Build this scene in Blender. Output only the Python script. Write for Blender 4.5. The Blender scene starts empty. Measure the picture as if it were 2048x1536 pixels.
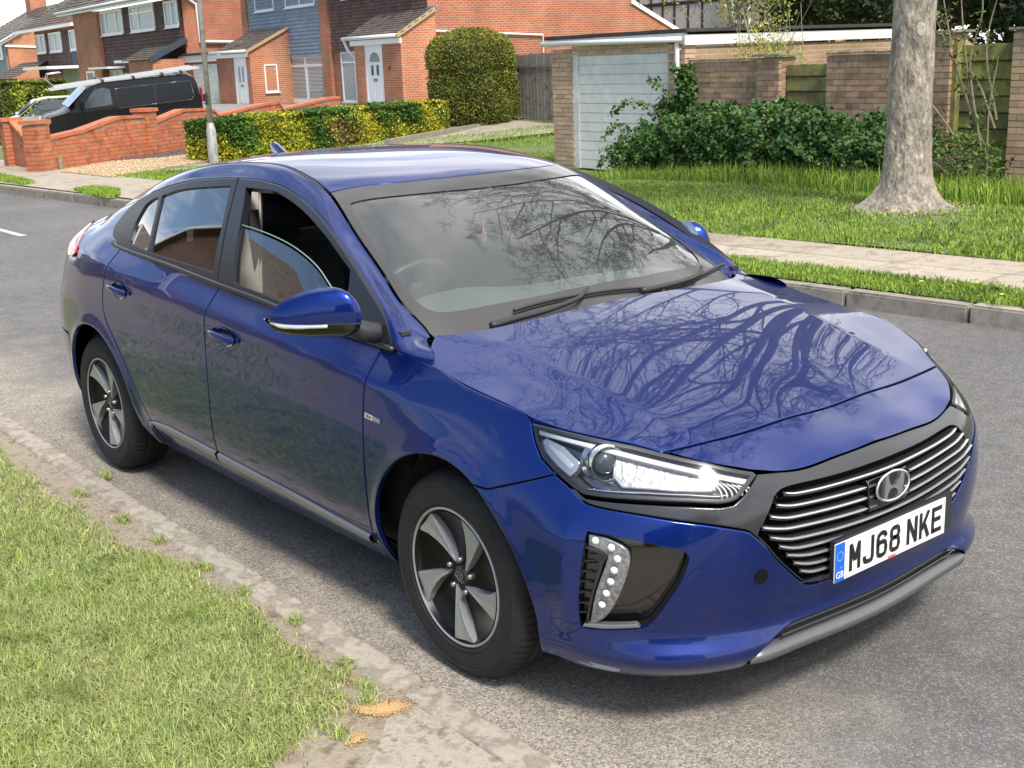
import bpy, math, random
import numpy as np
from mathutils import Vector, Matrix
from mathutils.geometry import delaunay_2d_cdt
random.seed(7); rng = np.random.default_rng(7)
R = math.radians
scene = bpy.context.scene
COL = scene.collection

# ---------------- camera ----------------
CAM = np.array([2.72646, -2.79593, 1.77776]); YAW, PITCH, ROLL, FPX = 2.470315, -0.259638, -0.038692, 2451.41
def cam_axes():
    cy, sy, cp, sp = math.cos(YAW), math.sin(YAW), math.cos(PITCH), math.sin(PITCH)
    f = np.array([cy*cp, sy*cp, sp]); r = np.array([sy, -cy, 0.]); u = np.cross(r, f)
    cr, sr = math.cos(ROLL), math.sin(ROLL)
    return cr*r + sr*u, -sr*r + cr*u, f
_r, _u, _f = cam_axes()
cd = bpy.data.cameras.new('camera'); cam = bpy.data.objects.new('camera', cd); COL.objects.link(cam)
m = Matrix.Identity(4)
for i in range(3):
    m[i][0], m[i][1], m[i][2], m[i][3] = _r[i], _u[i], -_f[i], CAM[i]
cam.matrix_world = m
cd.sensor_width = 36; cd.lens = FPX/2048*36; cd.clip_end = 3000; cd.clip_start = .05
scene.camera = cam

# ---------------- sky, sun, exposure ----------------
SUN_EL, SUN_AZ = R(52), R(-16)
w = bpy.data.worlds.new('World'); scene.world = w; w.use_nodes = True
nt = w.node_tree; nt.nodes.clear()
def wn(t, **k):
    n = nt.nodes.new(t)
    for a, b in k.items(): setattr(n, a, b)
    return n
sky = wn('ShaderNodeTexSky', sky_type='NISHITA', sun_disc=False, sun_elevation=SUN_EL, sun_rotation=math.pi/2-SUN_AZ, air_density=1.0, dust_density=1.2, ozone_density=1.2)
tc = wn('ShaderNodeTexCoord'); sepw = wn('ShaderNodeSeparateXYZ'); nt.links.new(tc.outputs['Generated'], sepw.inputs[0])
# project the view direction on a flat cloud deck
mx = wn('ShaderNodeMath', operation='MAXIMUM'); nt.links.new(sepw.outputs['Z'], mx.inputs[0]); mx.inputs[1].default_value = .0
ad = wn('ShaderNodeMath', operation='ADD'); nt.links.new(mx.outputs[0], ad.inputs[0]); ad.inputs[1].default_value = .12
dv = wn('ShaderNodeVectorMath', operation='DIVIDE'); cb = wn('ShaderNodeCombineXYZ')
nt.links.new(tc.outputs['Generated'], dv.inputs[0])
for i in range(3): nt.links.new(ad.outputs[0], cb.inputs[i])
nt.links.new(cb.outputs[0], dv.inputs[1])
mp = wn('ShaderNodeMapping'); mp.inputs['Scale'].default_value = (.85, .55, .0); mp.inputs['Location'].default_value = (3.1, 1.3, 0); mp.inputs['Rotation'].default_value = (0, 0, .5)
nt.links.new(dv.outputs[0], mp.inputs['Vector'])
ns = wn('ShaderNodeTexNoise'); ns.inputs['Scale'].default_value = 1.3; ns.inputs['Detail'].default_value = 7; ns.inputs['Roughness'].default_value = .58; ns.inputs['Distortion'].default_value = .35
nt.links.new(mp.outputs[0], ns.inputs['Vector'])
rp = wn('ShaderNodeValToRGB'); rp.color_ramp.elements[0].position = .40; rp.color_ramp.elements[1].position = .62
bias = wn('ShaderNodeMath', operation='MULTIPLY_ADD'); nt.links.new(sepw.outputs['Y'], bias.inputs[0]); bias.inputs[1].default_value = .24; nt.links.new(ns.outputs['Fac'], bias.inputs[2]); nt.links.new(bias.outputs[0], rp.inputs[0])
ns2 = wn('ShaderNodeTexNoise'); ns2.inputs['Scale'].default_value = 2.3; ns2.inputs['Detail'].default_value = 5
nt.links.new(mp.outputs[0], ns2.inputs['Vector'])
cl = wn('ShaderNodeValToRGB'); cl.color_ramp.elements[0].position = .35; cl.color_ramp.elements[0].color = (6.2, 6.3, 6.6, 1); cl.color_ramp.elements[1].position = .7; cl.color_ramp.elements[1].color = (12.2, 11.9, 11.6, 1)
nt.links.new(ns2.outputs['Fac'], cl.inputs[0])
mixw = wn('ShaderNodeMixRGB'); nt.links.new(rp.outputs[0], mixw.inputs[0]); nt.links.new(sky.outputs[0], mixw.inputs[1]); nt.links.new(cl.outputs[0], mixw.inputs[2])
bg = wn('ShaderNodeBackground'); bg.inputs['Strength'].default_value = .14
nt.links.new(mixw.outputs[0], bg.inputs['Color'])
ow = wn('ShaderNodeOutputWorld'); nt.links.new(bg.outputs[0], ow.inputs['Surface'])
sd = bpy.data.lights.new('sun', 'SUN'); so = bpy.data.objects.new('sun', sd); COL.objects.link(so)
sd.energy = 3.1; sd.angle = R(12); sd.color = (1, .94, .86)
dirv = Vector((math.cos(SUN_AZ)*math.cos(SUN_EL), math.sin(SUN_AZ)*math.cos(SUN_EL), math.sin(SUN_EL)))
so.rotation_euler = dirv.to_track_quat('Z', 'Y').to_euler(); so.location = (6, 0, 12)
vs = scene.view_settings; vs.view_transform = 'Standard'; vs.look = 'None'; vs.exposure = 0.64; vs.gamma = 1; vs.use_curve_mapping = False
scene.render.engine = 'CYCLES'

# ---------------- materials ----------------
MATS = {}
def mat(name, col, rough=.6, metal=0, spec=.5, coat=0, coat_r=.03, var=None, scale=20, detail=4, bump=0, bscale=None, isl=0, obj=0, trans=0, sheen=0, stops=None, ior=None, bdist=.002):
    """principled material; var = second colour mixed by noise; isl / obj = random value per island / object"""
    if name in MATS: return MATS[name]
    m = bpy.data.materials.new(name); m.use_nodes = True; t = m.node_tree; N = t.nodes; L = t.links
    b = N['Principled BSDF']; b.inputs['Roughness'].default_value = rough; b.inputs['Metallic'].default_value = metal
    b.inputs['Specular IOR Level'].default_value = spec; b.inputs['Coat Weight'].default_value = coat; b.inputs['Coat Roughness'].default_value = coat_r; b.inputs['Coat IOR'].default_value = 1.5
    b.inputs['Transmission Weight'].default_value = trans
    if ior: b.inputs['IOR'].default_value = ior
    b.inputs['Base Color'].default_value = (*col, 1)
    geo = N.new('ShaderNodeNewGeometry'); cur = None
    if var is not None:
        n = N.new('ShaderNodeTexNoise'); n.inputs['Scale'].default_value = scale; n.inputs['Detail'].default_value = detail; n.inputs['Roughness'].default_value = .6
        L.new(geo.outputs['Position'], n.inputs['Vector'])
        r = N.new('ShaderNodeValToRGB'); e = r.color_ramp.elements
        cs = [col] + (list(var) if isinstance(var[0], (tuple, list)) else [var])
        ps = stops or list(np.linspace(.33, .67, len(cs)))
        e[0].position = ps[0]; e[0].color = (*cs[0], 1); e[1].position = ps[-1]; e[1].color = (*cs[-1], 1)
        for p, c_ in list(zip(ps, cs))[1:-1]: q = e.new(p); q.color = (*c_, 1)
        L.new(n.outputs['Fac'], r.inputs[0]); cur = r.outputs[0]
    if isl or obj:
        src = geo.outputs['Random Per Island'] if isl else N.new('ShaderNodeObjectInfo').outputs['Random']
        a = isl or obj
        mr = N.new('ShaderNodeMapRange'); L.new(src, mr.inputs[0]); mr.inputs['To Min'].default_value = 1-a; mr.inputs['To Max'].default_value = 1+a
        hs = N.new('ShaderNodeHueSaturation'); L.new(mr.outputs[0], hs.inputs['Value'])
        mr2 = N.new('ShaderNodeMapRange'); ml = N.new('ShaderNodeMath'); ml.operation = 'MULTIPLY'; ml.inputs[1].default_value = 7.31
        fr = N.new('ShaderNodeMath'); fr.operation = 'FRACT'; L.new(src, ml.inputs[0]); L.new(ml.outputs[0], fr.inputs[0]); L.new(fr.outputs[0], mr2.inputs[0])
        mr2.inputs['To Min'].default_value = .5-a*.05; mr2.inputs['To Max'].default_value = .5+a*.05; L.new(mr2.outputs[0], hs.inputs['Hue'])
        if cur: L.new(cur, hs.inputs['Color'])
        else: hs.inputs['Color'].default_value = (*col, 1)
        cur = hs.outputs[0]
    if cur: L.new(cur, b.inputs['Base Color'])
    if bump:
        n = N.new('ShaderNodeTexNoise'); n.inputs['Scale'].default_value = bscale or scale*3; n.inputs['Detail'].default_value = 5
        L.new(geo.outputs['Position'], n.inputs['Vector']); bp = N.new('ShaderNodeBump'); bp.inputs['Strength'].default_value = bump; bp.inputs['Distance'].default_value = bdist
        L.new(n.outputs['Fac'], bp.inputs['Height']); L.new(bp.outputs[0], b.inputs['Normal'])
    MATS[name] = m; return m
def glass(name, tint, refl=1.0, rough=.0, haze=0, boost=1.35):
    m = bpy.data.materials.new(name); m.use_nodes = True; t = m.node_tree; N = t.nodes; L = t.links; N.clear()
    tr = N.new('ShaderNodeBsdfTransparent'); tr.inputs[0].default_value = (*tint, 1)
    gl = N.new('ShaderNodeBsdfGlossy'); gl.inputs['Roughness'].default_value = rough; gl.inputs[0].default_value = (refl, refl, refl, 1)
    fr = N.new('ShaderNodeFresnel'); fr.inputs[0].default_value = 1.52
    k = N.new('ShaderNodeMath'); k.operation = 'MULTIPLY_ADD'; k.inputs[1].default_value = boost; k.inputs[2].default_value = .02; k.use_clamp = True; L.new(fr.outputs[0], k.inputs[0])
    mx_ = N.new('ShaderNodeMixShader'); L.new(k.outputs[0], mx_.inputs[0]); L.new(tr.outputs[0], mx_.inputs[1]); L.new(gl.outputs[0], mx_.inputs[2])
    o = N.new('ShaderNodeOutputMaterial'); last = mx_
    if haze:
        df = N.new('ShaderNodeBsdfDiffuse'); df.inputs[0].default_value = (.62, .72, .68, 1); m2 = N.new('ShaderNodeMixShader'); m2.inputs[0].default_value = haze  # milky green reflection haze, mixed into the glass as diffuse colour
        L.new(last.outputs[0], m2.inputs[1]); L.new(df.outputs[0], m2.inputs[2]); last = m2
    L.new(last.outputs[0], o.inputs[0]); MATS[name] = m; return m
# brick pattern material for surfaces too far away to pick bricks apart
def brickmat(name, c1_, c2_, mortar, scale=1, rough=.85, rot=0):
    m = bpy.data.materials.new(name); m.use_nodes = True; t = m.node_tree; N = t.nodes; L = t.links; b = N['Principled BSDF']; b.inputs['Roughness'].default_value = rough
    uv = N.new('ShaderNodeUVMap'); br = N.new('ShaderNodeTexBrick'); L.new(uv.outputs[0], br.inputs['Vector'])
    br.inputs['Color1'].default_value = (*c1_, 1); br.inputs['Color2'].default_value = (*c2_, 1); br.inputs['Mortar'].default_value = (*mortar, 1)
    br.inputs['Scale'].default_value = 1; br.inputs['Brick Width'].default_value = .225*scale; br.inputs['Row Height'].default_value = .075*scale; br.inputs['Mortar Size'].default_value = .010*scale; br.inputs['Bias'].default_value = .0; br.inputs['Mortar Smooth'].default_value = .2
    n = N.new('ShaderNodeTexNoise'); n.inputs['Scale'].default_value = .9; n.inputs['Detail'].default_value = 6; geo = N.new('ShaderNodeNewGeometry'); L.new(geo.outputs['Position'], n.inputs['Vector'])
    mr = N.new('ShaderNodeMapRange'); mr.inputs['From Min'].default_value = .3; mr.inputs['From Max'].default_value = .7; mr.inputs['To Min'].default_value = .78; mr.inputs['To Max'].default_value = 1.2; L.new(n.outputs['Fac'], mr.inputs[0])
    hs = N.new('ShaderNodeHueSaturation'); L.new(mr.outputs[0], hs.inputs['Value']); L.new(br.outputs['Color'], hs.inputs['Color']); L.new(hs.outputs[0], b.inputs['Base Color'])
    bp = N.new('ShaderNodeBump'); bp.invert = True; bp.inputs['Strength'].default_value = .6; bp.inputs['Distance'].default_value = .006; L.new(br.outputs['Fac'], bp.inputs['Height']); L.new(bp.outputs[0], b.inputs['Normal'])
    MATS[name] = m; return m

# ---------------- object helpers ----------------
def tag(o, label=None, cat=None, group=None, kind=None):
    if label: o['label'] = label
    if cat: o['category'] = cat
    if group: o['group'] = group
    if kind: o['kind'] = kind
    return o
def empty(name, loc=(0,0,0), rz=0, label=None, cat=None, group=None):
    o = bpy.data.objects.new(name, None); COL.objects.link(o); o.location = loc; o.rotation_euler = (0,0,rz); o.empty_display_size = .2
    return tag(o, label, cat, group)
def link(name, me, parent=None, loc=None, kind=None):
    o = bpy.data.objects.new(name, me); COL.objects.link(o)
    if parent is not None: o.parent = parent
    if loc is not None: o.location = loc
    if kind: o['kind'] = kind
    return o
def mk(name, V, F, m, parent=None, smooth=False, normals=None, kind=None, uv=None, loc=None):
    me = bpy.data.meshes.new(name); me.from_pydata([tuple(map(float, v)) for v in V], [], [tuple(int(i) for i in f) for f in F]); me.update()
    if m is not None: me.materials.append(m)
    if smooth: me.polygons.foreach_set('use_smooth', [True]*len(me.polygons))
    if normals is not None: me.normals_split_custom_set_from_vertices([tuple(map(float, n)) for n in normals])
    if uv is not None:
        ul = me.uv_layers.new(name='UVMap'); vi = np.zeros(len(me.loops), int); me.loops.foreach_get('vertex_index', vi); ul.data.foreach_set('uv', np.asarray(uv, float)[vi].ravel())
    return link(name, me, parent, loc, kind)
def mknp(name, V, F, m, parent=None, smooth=False, kind=None, loc=None):
    """fast mesh from arrays, F (n,k)"""
    V = np.asarray(V, np.float32); F = np.asarray(F, np.int32); n, k = F.shape
    me = bpy.data.meshes.new(name); me.vertices.add(len(V)); me.vertices.foreach_set('co', V.ravel())
    me.loops.add(n*k); me.loops.foreach_set('vertex_index', F.ravel()); me.polygons.add(n)
    me.polygons.foreach_set('loop_start', np.arange(0, n*k, k, dtype=np.int32)); me.polygons.foreach_set('loop_total', np.full(n, k, np.int32))
    me.update(calc_edges=True)
    if smooth: me.polygons.foreach_set('use_smooth', np.ones(n, bool))
    for q in (m if isinstance(m, list) else [m]): me.materials.append(q)
    return link(name, me, parent, loc, kind)
class MB:
    """collects boxes, bars, tubes, prisms into one mesh"""
    def __init__(s): s.V = []; s.F = []; s.UV = []
    def add(s, V, F, UV=None):
        n = len(s.V); s.V += [tuple(v) for v in V]; s.F += [tuple(i+n for i in f) for f in F]
        s.UV += [tuple(u) for u in UV] if UV is not None else [(0,0)]*len(V); return s
    def box(s, x0, x1, y0, y1, z0, z1, M=None):
        V = [(x,y,z) for z in (z0,z1) for x, y in ((x0,y0),(x1,y0),(x1,y1),(x0,y1))]
        if M is not None: V = [tuple(M @ Vector(v)) for v in V]
        return s.add(V, [(3,2,1,0),(4,5,6,7),(0,1,5,4),(1,2,6,5),(2,3,7,6),(3,0,4,7)])
    def bar(s, p, q, a, b=None, up=(0,0,1)):
        p, q = Vector(p), Vector(q); b = b or a; d = (q-p).normalized(); u = Vector(up)
        if abs(d.dot(u)) > .98: u = Vector((1,0,0))
        x = d.cross(u).normalized()*a/2; y = x.cross(d).normalized()*b/2
        V = [p-x-y, p+x-y, p+x+y, p-x+y, q-x-y, q+x-y, q+x+y, q-x+y]
        return s.add(V, [(0,1,2,3),(7,6,5,4),(4,5,1,0),(5,6,2,1),(6,7,3,2),(7,4,0,3)])
    def tube(s, P, r, n=8, cap=True, closed=False):
        P = [Vector(p) for p in P]; r = r if hasattr(r, '__len__') else [r]*len(P); V = []; F = []; up = None
        for i, p in enumerate(P):
            a = P[(i-1) % len(P)] if (i or closed) else P[0]; b = P[(i+1) % len(P)] if (i < len(P)-1 or closed) else P[-1]
            d = (b-a).normalized()
            if up is None: up = d.orthogonal().normalized()
            up = (up - d*up.dot(d)).normalized(); sd_ = d.cross(up)
            V += [p + (up*math.cos(t) + sd_*math.sin(t))*r[i] for t in (2*math.pi*k/n for k in range(n))]
        m_ = len(P)
        for i in range(m_ if closed else m_-1):
            for k in range(n):
                a, b = i*n+k, i*n+(k+1) % n; c_, d_ = ((i+1) % m_)*n+(k+1) % n, ((i+1) % m_)*n+k
                F.append((a,b,c_,d_))
        if cap and not closed: F += [tuple(range(n))[::-1], tuple(range((m_-1)*n, m_*n))]
        return s.add(V, F)
    def lathe(s, prof, n=48, axis='y', org=(0,0,0), a0=0, a1=2*math.pi):
        V = []; F = []; k = len(prof); full = abs(a1-a0-2*math.pi) < 1e-6; nn = n if full else n+1
        for i in range(nn):
            t = a0+(a1-a0)*i/n; c_, s_ = math.cos(t), math.sin(t)
            for (r, h) in prof:
                v = (r*c_, h, r*s_) if axis == 'y' else ((r*c_, r*s_, h) if axis == 'z' else (h, r*c_, r*s_))
                V.append((v[0]+org[0], v[1]+org[1], v[2]+org[2]))
        for i in range(n):
            j = (i+1) % nn
            for q in range(k-1): F.append((i*k+q, i*k+q+1, j*k+q+1, j*k+q))
        return s.add(V, F)
    def prism(s, poly, h0, h1, plane='xy', M=None):
        n = len(poly)
        def P(u, v, h): return {'xy': (u,v,h), 'xz': (u,h,v), 'yz': (h,u,v)}[plane]
        V = [P(u,v,h0) for u,v in poly] + [P(u,v,h1) for u,v in poly]
        if M is not None: V = [tuple(M @ Vector(v)) for v in V]
        F = [tuple(range(n))[::-1], tuple(range(n, 2*n))] + [(i,(i+1) % n, n+(i+1) % n, n+i) for i in range(n)]
        return s.add(V, F)
    def build(s, name, m, parent=None, smooth=False, kind=None, bevel=0, loc=None, uv=False, fix=True, auto=None):
        o = mk(name, s.V, s.F, m, parent, smooth, kind=kind, loc=loc, uv=s.UV if uv else None)
        if fix:
            import bmesh
            bm = bmesh.new(); bm.from_mesh(o.data); bmesh.ops.recalc_face_normals(bm, faces=bm.faces)
            if bevel: bmesh.ops.bevel(bm, geom=bm.edges[:], offset=bevel, segments=2, affect='EDGES', clamp_overlap=True)
            bm.to_mesh(o.data); bm.free()
        if auto:
            o.data.polygons.foreach_set('use_smooth', [True]*len(o.data.polygons)); o.data.set_sharp_from_angle(angle=R(auto))
        return o
def spline(P, n=8, closed=False):
    """Catmull-Rom through points (any dimension)"""
    P = np.asarray(P, float); m_ = len(P); out = []
    for i in range(m_ if closed else m_-1):
        if closed: p0, p1, p2, p3 = P[(i-1) % m_], P[i], P[(i+1) % m_], P[(i+2) % m_]
        else: p1, p2 = P[i], P[i+1]; p0 = P[i-1] if i else 2*p1-p2; p3 = P[i+2] if i < m_-2 else 2*p2-p1
        for k in range(n):
            t = k/n; out.append(.5*((2*p1)+(-p0+p2)*t+(2*p0-5*p1+4*p2-p3)*t*t+(-p0+3*p1-3*p2+p3)*t**3))
    if not closed: out.append(P[-1])
    return np.array(out)
def inpoly(pts, poly):
    pts = np.asarray(pts, float); poly = np.asarray(poly, float); r = np.zeros(len(pts), bool); j = len(poly)-1
    for i in range(len(poly)):
        xi, yi = poly[i]; xj, yj = poly[j]
        with np.errstate(divide='ignore', invalid='ignore'):
            r ^= ((yi > pts[:,1]) != (yj > pts[:,1])) & (pts[:,0] < (xj-xi)*(pts[:,1]-yi)/(yj-yi+1e-15)+xi)
        j = i
    return r
def resample(poly, h):
    poly = np.asarray(poly, float); out = []
    for i in range(len(poly)):
        a, b = poly[i], poly[(i+1) % len(poly)]; L_ = np.linalg.norm(b-a)
        if L_ < 1e-5: continue
        k = max(1, int(math.ceil(L_/h)))
        for j in range(k): out.append(a+(b-a)*j/k)
    return np.array(out)
def inset(poly, d):
    """offset closed polygon inward by d (positive) whatever its orientation"""
    n = len(poly); x, y = poly[:,0], poly[:,1]
    ar = .5*np.sum(x*np.roll(y,-1)-np.roll(x,-1)*y); s = 1 if ar > 0 else -1
    a = poly-np.roll(poly, 1, 0); b = np.roll(poly,-1,0)-poly
    na = np.stack([-a[:,1], a[:,0]],1)*s; nb = np.stack([-b[:,1], b[:,0]],1)*s
    na /= np.linalg.norm(na,axis=1)[:,None]+1e-12; nb /= np.linalg.norm(nb,axis=1)[:,None]+1e-12
    m_ = na+nb; m_ /= np.maximum(np.sum(m_*na,1),.35)[:,None]+1e-12
    l = np.sum(m_*m_,1)**.5
    return poly+m_*d
def fnormal(f, u, v, ref):
    e = 1e-3; du = f(u+e, v)-f(u-e, v); dv_ = f(u, v+e)-f(u, v-e); n = np.cross(du, dv_); n /= np.linalg.norm(n, axis=-1, keepdims=True)+1e-12
    P = f(u, v); s = np.sign(np.sum(n*(P-ref), -1, keepdims=True)); s[s == 0] = 1
    return n*s
CREF = np.array([-1.3, 0, .55])
def patch(name, f, poly, m, parent, h=.022, off=0., gap=.0022, lip=.0014, depth=.014, holes=(), side='R', ref=CREF, flange=True):
    """a panel cut out of surface f(u,v) along poly; edges rolled in. side: 'R' right only, 'L' mirrored copy, 'B' both"""
    poly = resample(poly, h*.8); n = len(poly)
    outer = inset(poly, gap); ring = inset(outer, .004) if flange else outer
    hl = [resample(q, h*.8) for q in holes]
    mn, mxx = ring.min(0), ring.max(0); g = []
    k = 0; y = mn[1]+h*.5
    while y < mxx[1]:
        x = mn[0]+(h*.5 if k % 2 else 0)
        while x < mxx[0]: g.append((x, y)); x += h
        y += h*.866; k += 1
    g = np.array(g) if g else np.zeros((0,2))
    if len(g):
        g = g[inpoly(g, ring)]; 
        for q in hl: g = g[~inpoly(g, q)]
        allb = np.concatenate([ring]+hl)
        if len(g): d = np.sqrt(((g[:,None]-allb[None])**2).sum(2)).min(1); g = g[d > h*.42]
    loops = [ring]+hl; pts = []; edges = []; o_ = 0
    for q in loops:
        pts += [Vector(p) for p in q]; edges += [(o_+i, o_+(i+1) % len(q)) for i in range(len(q))]; o_ += len(q)
    pts += [Vector(p) for p in g]
    vv, ee, ff, ov, oe, of = delaunay_2d_cdt(pts, edges, [], 0, 1e-7)
    UV = np.array([tuple(v) for v in vv]); T = np.array(ff, int)
    cen = UV[T].mean(1); ok = inpoly(cen, ring)
    for q in hl: ok &= ~inpoly(cen, q)
    T = T[ok]
    nrm = fnormal(f, UV[:,0], UV[:,1], ref); P = f(UV[:,0], UV[:,1])+nrm*off
    # orient triangles along the normals
    fn = np.cross(P[T[:,1]]-P[T[:,0]], P[T[:,2]]-P[T[:,0]]); fl = np.sum(fn*nrm[T[:,0]],1) < 0; T[fl] = T[fl][:,::-1]
    V = list(P); NN = list(nrm); F = [tuple(t) for t in T]
    if flange:
        def ringv(pl): 
            nn = fnormal(f, pl[:,0], pl[:,1], ref); return f(pl[:,0], pl[:,1])+nn*off, nn
        def strip(A, B, nA, nB, flip):
            b0 = len(V); V.extend(A); V.extend(B); NN.extend(nA); NN.extend(nB); k_ = len(A)
            for i in range(k_):
                q = (b0+i, b0+(i+1) % k_, b0+k_+(i+1) % k_, b0+k_+i); F.append(q[::-1] if flip else q)
        for q, inner in [(ring, outer)]+[(hh, inset(hh, .002)) for hh in hl]:
            A, nA = ringv(q); B, nB = ringv(inner); B = B-nB*lip
            t_ = np.roll(B,-1,0)-np.roll(B,1,0); t_ /= np.linalg.norm(t_,axis=1)[:,None]+1e-12
            o1 = B-A; o1 -= np.sum(o1*nA,1)[:,None]*nA; o1 /= np.linalg.norm(o1,axis=1)[:,None]+1e-12
            nB2 = nB*.75+o1*.66; nB2 /= np.linalg.norm(nB2,axis=1)[:,None]
            c0 = np.cross(np.roll(A,-1,0)[0]-A[0], B[0]-A[0]); flip = np.dot(c0, nA[0]) < 0
            strip(A, B, nA, nB2, flip); Cc = B-nB*depth; strip(B, Cc, o1, o1, flip)
    V = np.array(V); NN = np.array(NN); out = []
    if side in 'RB': out.append(mk(name, V, F, m, parent, True, NN))
    if side in 'LB':
        V2 = V*[1,-1,1]; N2 = NN*[1,-1,1]; out.append(mk(name, V2, [q[::-1] for q in F], m, parent, True, N2))
    return out
def grid(name, P, m, parent=None, smooth=True, flipn=False, side='R', kind=None, closed=False):
    """quad grid from array (n,k,3)"""
    n, k = P.shape[:2]; out = []
    F = []
    for i in range(n-1):
        for j in range(k-1 if not closed else k):
            j2 = (j+1) % k
            q = (i*k+j, i*k+j2, (i+1)*k+j2, (i+1)*k+j); F.append(q[::-1] if flipn else q)
    V = P.reshape(-1,3)
    if side in 'RB': out.append(mk(name, V, F, m, parent, smooth, kind=kind))
    if side in 'LB': out.append(mk(name, V*[1,-1,1], [q[::-1] for q in F], m, parent, smooth, kind=kind))
    return out
# ---------- car body surfaces (metres, x forward from front axle, w = half width, z up) ----------
def crom(xs, ys, q):
    """smooth 1-D interpolation (cubic Hermite, finite-difference tangents); ys may have trailing dims"""
    xs = np.asarray(xs, float); ys = np.asarray(ys, float); q = np.asarray(q, float)
    d = np.zeros_like(ys); h = np.diff(xs); s = np.diff(ys, axis=0) / h.reshape((-1,) + (1,)*(ys.ndim-1))
    hh = h.reshape((-1,) + (1,)*(ys.ndim-1))
    if len(xs) > 2: d[1:-1] = (s[:-1]*hh[1:] + s[1:]*hh[:-1]) / (hh[:-1] + hh[1:])
    d[0], d[-1] = s[0], s[-1]
    i = np.clip(np.searchsorted(xs, q) - 1, 0, len(xs)-2)
    sh = q.shape + (1,)*(ys.ndim-1)
    t = ((q - xs[i]) / h[i]).reshape(sh); H = h[i].reshape(sh)
    tc = np.clip(t, 0, 1)
    y = (2*tc**3-3*tc**2+1)*ys[i] + (tc**3-2*tc**2+tc)*H*d[i] + (-2*tc**3+3*tc**2)*ys[i+1] + (tc**3-tc**2)*H*d[i+1]
    y = y + np.where(t > 1, (t-1)*H*d[i+1], 0) + np.where(t < 0, t*H*d[i], 0)
    return y
BZ = [.14,.20,.25,.30,.38,.48,.58,.66,.72,.78,.84,.90,.96,1.03,1.10,1.18,1.27,1.38]
# columns: (a, [x...], [w...]) one value per BZ level
def _side(x, ws): return [x]*len(BZ), ws
BCOL = [
 (0.00, [.77,.835,.865,.845,.855,.866,.866,.850,.815,.750,.66,.56,.46,.36,.26,.16,.06,-.04], [0]*18),
 (0.30, [.75,.815,.846,.825,.835,.847,.847,.832,.795,.735,.65,.55,.45,.35,.25,.15,.05,-.05], [.3]*18),
 (0.55, [.715,.785,.82,.791,.801,.811,.809,.793,.756,.70,.62,.53,.43,.33,.23,.13,.03,-.07], [.50,.525,.54,.53,.535,.54,.535,.53,.525,.52,.51,.50,.48,.46,.44,.42,.40,.38]),
 (0.80, [.605,.662,.695,.668,.674,.68,.675,.658,.626,.58,.52,.44,.35,.25,.15,.05,-.05,-.15], [.665,.717,.748,.727,.738,.745,.738,.71,.68,.655,.63,.60,.57,.54,.51,.48,.45,.42]),
 (1.02, [.47,.49,.505,.50,.505,.508,.505,.498,.485,.465,.435,.39,.33,.25,.16,.07,-.03,-.13], [.78,.81,.833,.828,.845,.855,.85,.825,.795,.765,.735,.70,.66,.62,.58,.54,.50,.46]),
 (1.20, [.33]*18, [.81,.84,.862,.868,.885,.897,.899,.885,.862,.834,.803,.765,.72,.67,.62,.57,.52,.47]),
 (1.53, [.00]*18, [.79,.82,.845,.865,.888,.903,.908,.905,.895,.874,.848,.812,.765,.71,.65,.59,.53,.47]),
 (1.86, [-.33]*18,[.77,.80,.835,.862,.888,.902,.907,.906,.901,.892,.883,.868,.835,.78,.72,.66,.58,.50]),
 (2.30, [-.77]*18,[.76,.795,.835,.864,.890,.902,.906,.906,.903,.899,.898,.893,.872,.842,.80,.75,.68,.60]),
 (3.03, [-1.50]*18,[.76,.795,.835,.864,.890,.902,.906,.906,.903,.899,.898,.897,.884,.860,.82,.77,.71,.63]),
 (3.76, [-2.23]*18,[.76,.795,.835,.864,.890,.902,.906,.907,.905,.900,.897,.895,.885,.862,.825,.77,.695,.52]),
 (4.10, [-2.57]*18,[.77,.81,.845,.868,.890,.903,.909,.910,.907,.900,.893,.888,.876,.850,.80,.74,.655,.46]),
 (4.43, [-2.90]*18,[.78,.815,.845,.866,.886,.896,.902,.903,.898,.889,.878,.868,.852,.815,.755,.645,.45,.25]),
 (4.75, [-3.22,-3.22,-3.22,-3.22,-3.22,-3.22,-3.22,-3.22,-3.22,-3.22,-3.21,-3.20,-3.20,-3.19,-3.18,-3.17,-3.16,-3.15], [.74,.775,.80,.82,.84,.852,.858,.858,.850,.838,.825,.812,.79,.745,.62,.43,.25,.1]),
 (5.05, [-3.43,-3.44,-3.45,-3.45,-3.45,-3.45,-3.445,-3.44,-3.435,-3.43,-3.42,-3.415,-3.40,-3.375,-3.34,-3.3,-3.27,-3.24], [.60,.635,.66,.68,.70,.712,.716,.715,.708,.70,.69,.68,.66,.61,.54,.45,.36,.25]),
 (5.30, [-3.53,-3.55,-3.56,-3.565,-3.565,-3.565,-3.56,-3.55,-3.54,-3.535,-3.53,-3.525,-3.51,-3.48,-3.44,-3.40,-3.36,-3.32], [.42,.45,.47,.48,.49,.49,.49,.49,.485,.48,.475,.47,.46,.44,.40,.35,.3,.22]),
 (5.78, [-3.55,-3.57,-3.585,-3.59,-3.59,-3.59,-3.585,-3.58,-3.57,-3.565,-3.56,-3.555,-3.54,-3.51,-3.47,-3.43,-3.39,-3.35], [0]*18)]
def _blur(A, s, ax):
    k = np.exp(-.5*(np.arange(-3*s, 3*s+1)/s)**2); k /= k.sum(); n = len(k)//2
    A = np.moveaxis(A, ax, 0); P = np.concatenate([2*A[:1]-A[1:n+1][::-1], A, 2*A[-1:]-A[-n-1:-1][::-1]])
    return np.moveaxis(sum(k[i]*P[i:i+len(A)] for i in range(len(k))), 0, ax)
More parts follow.
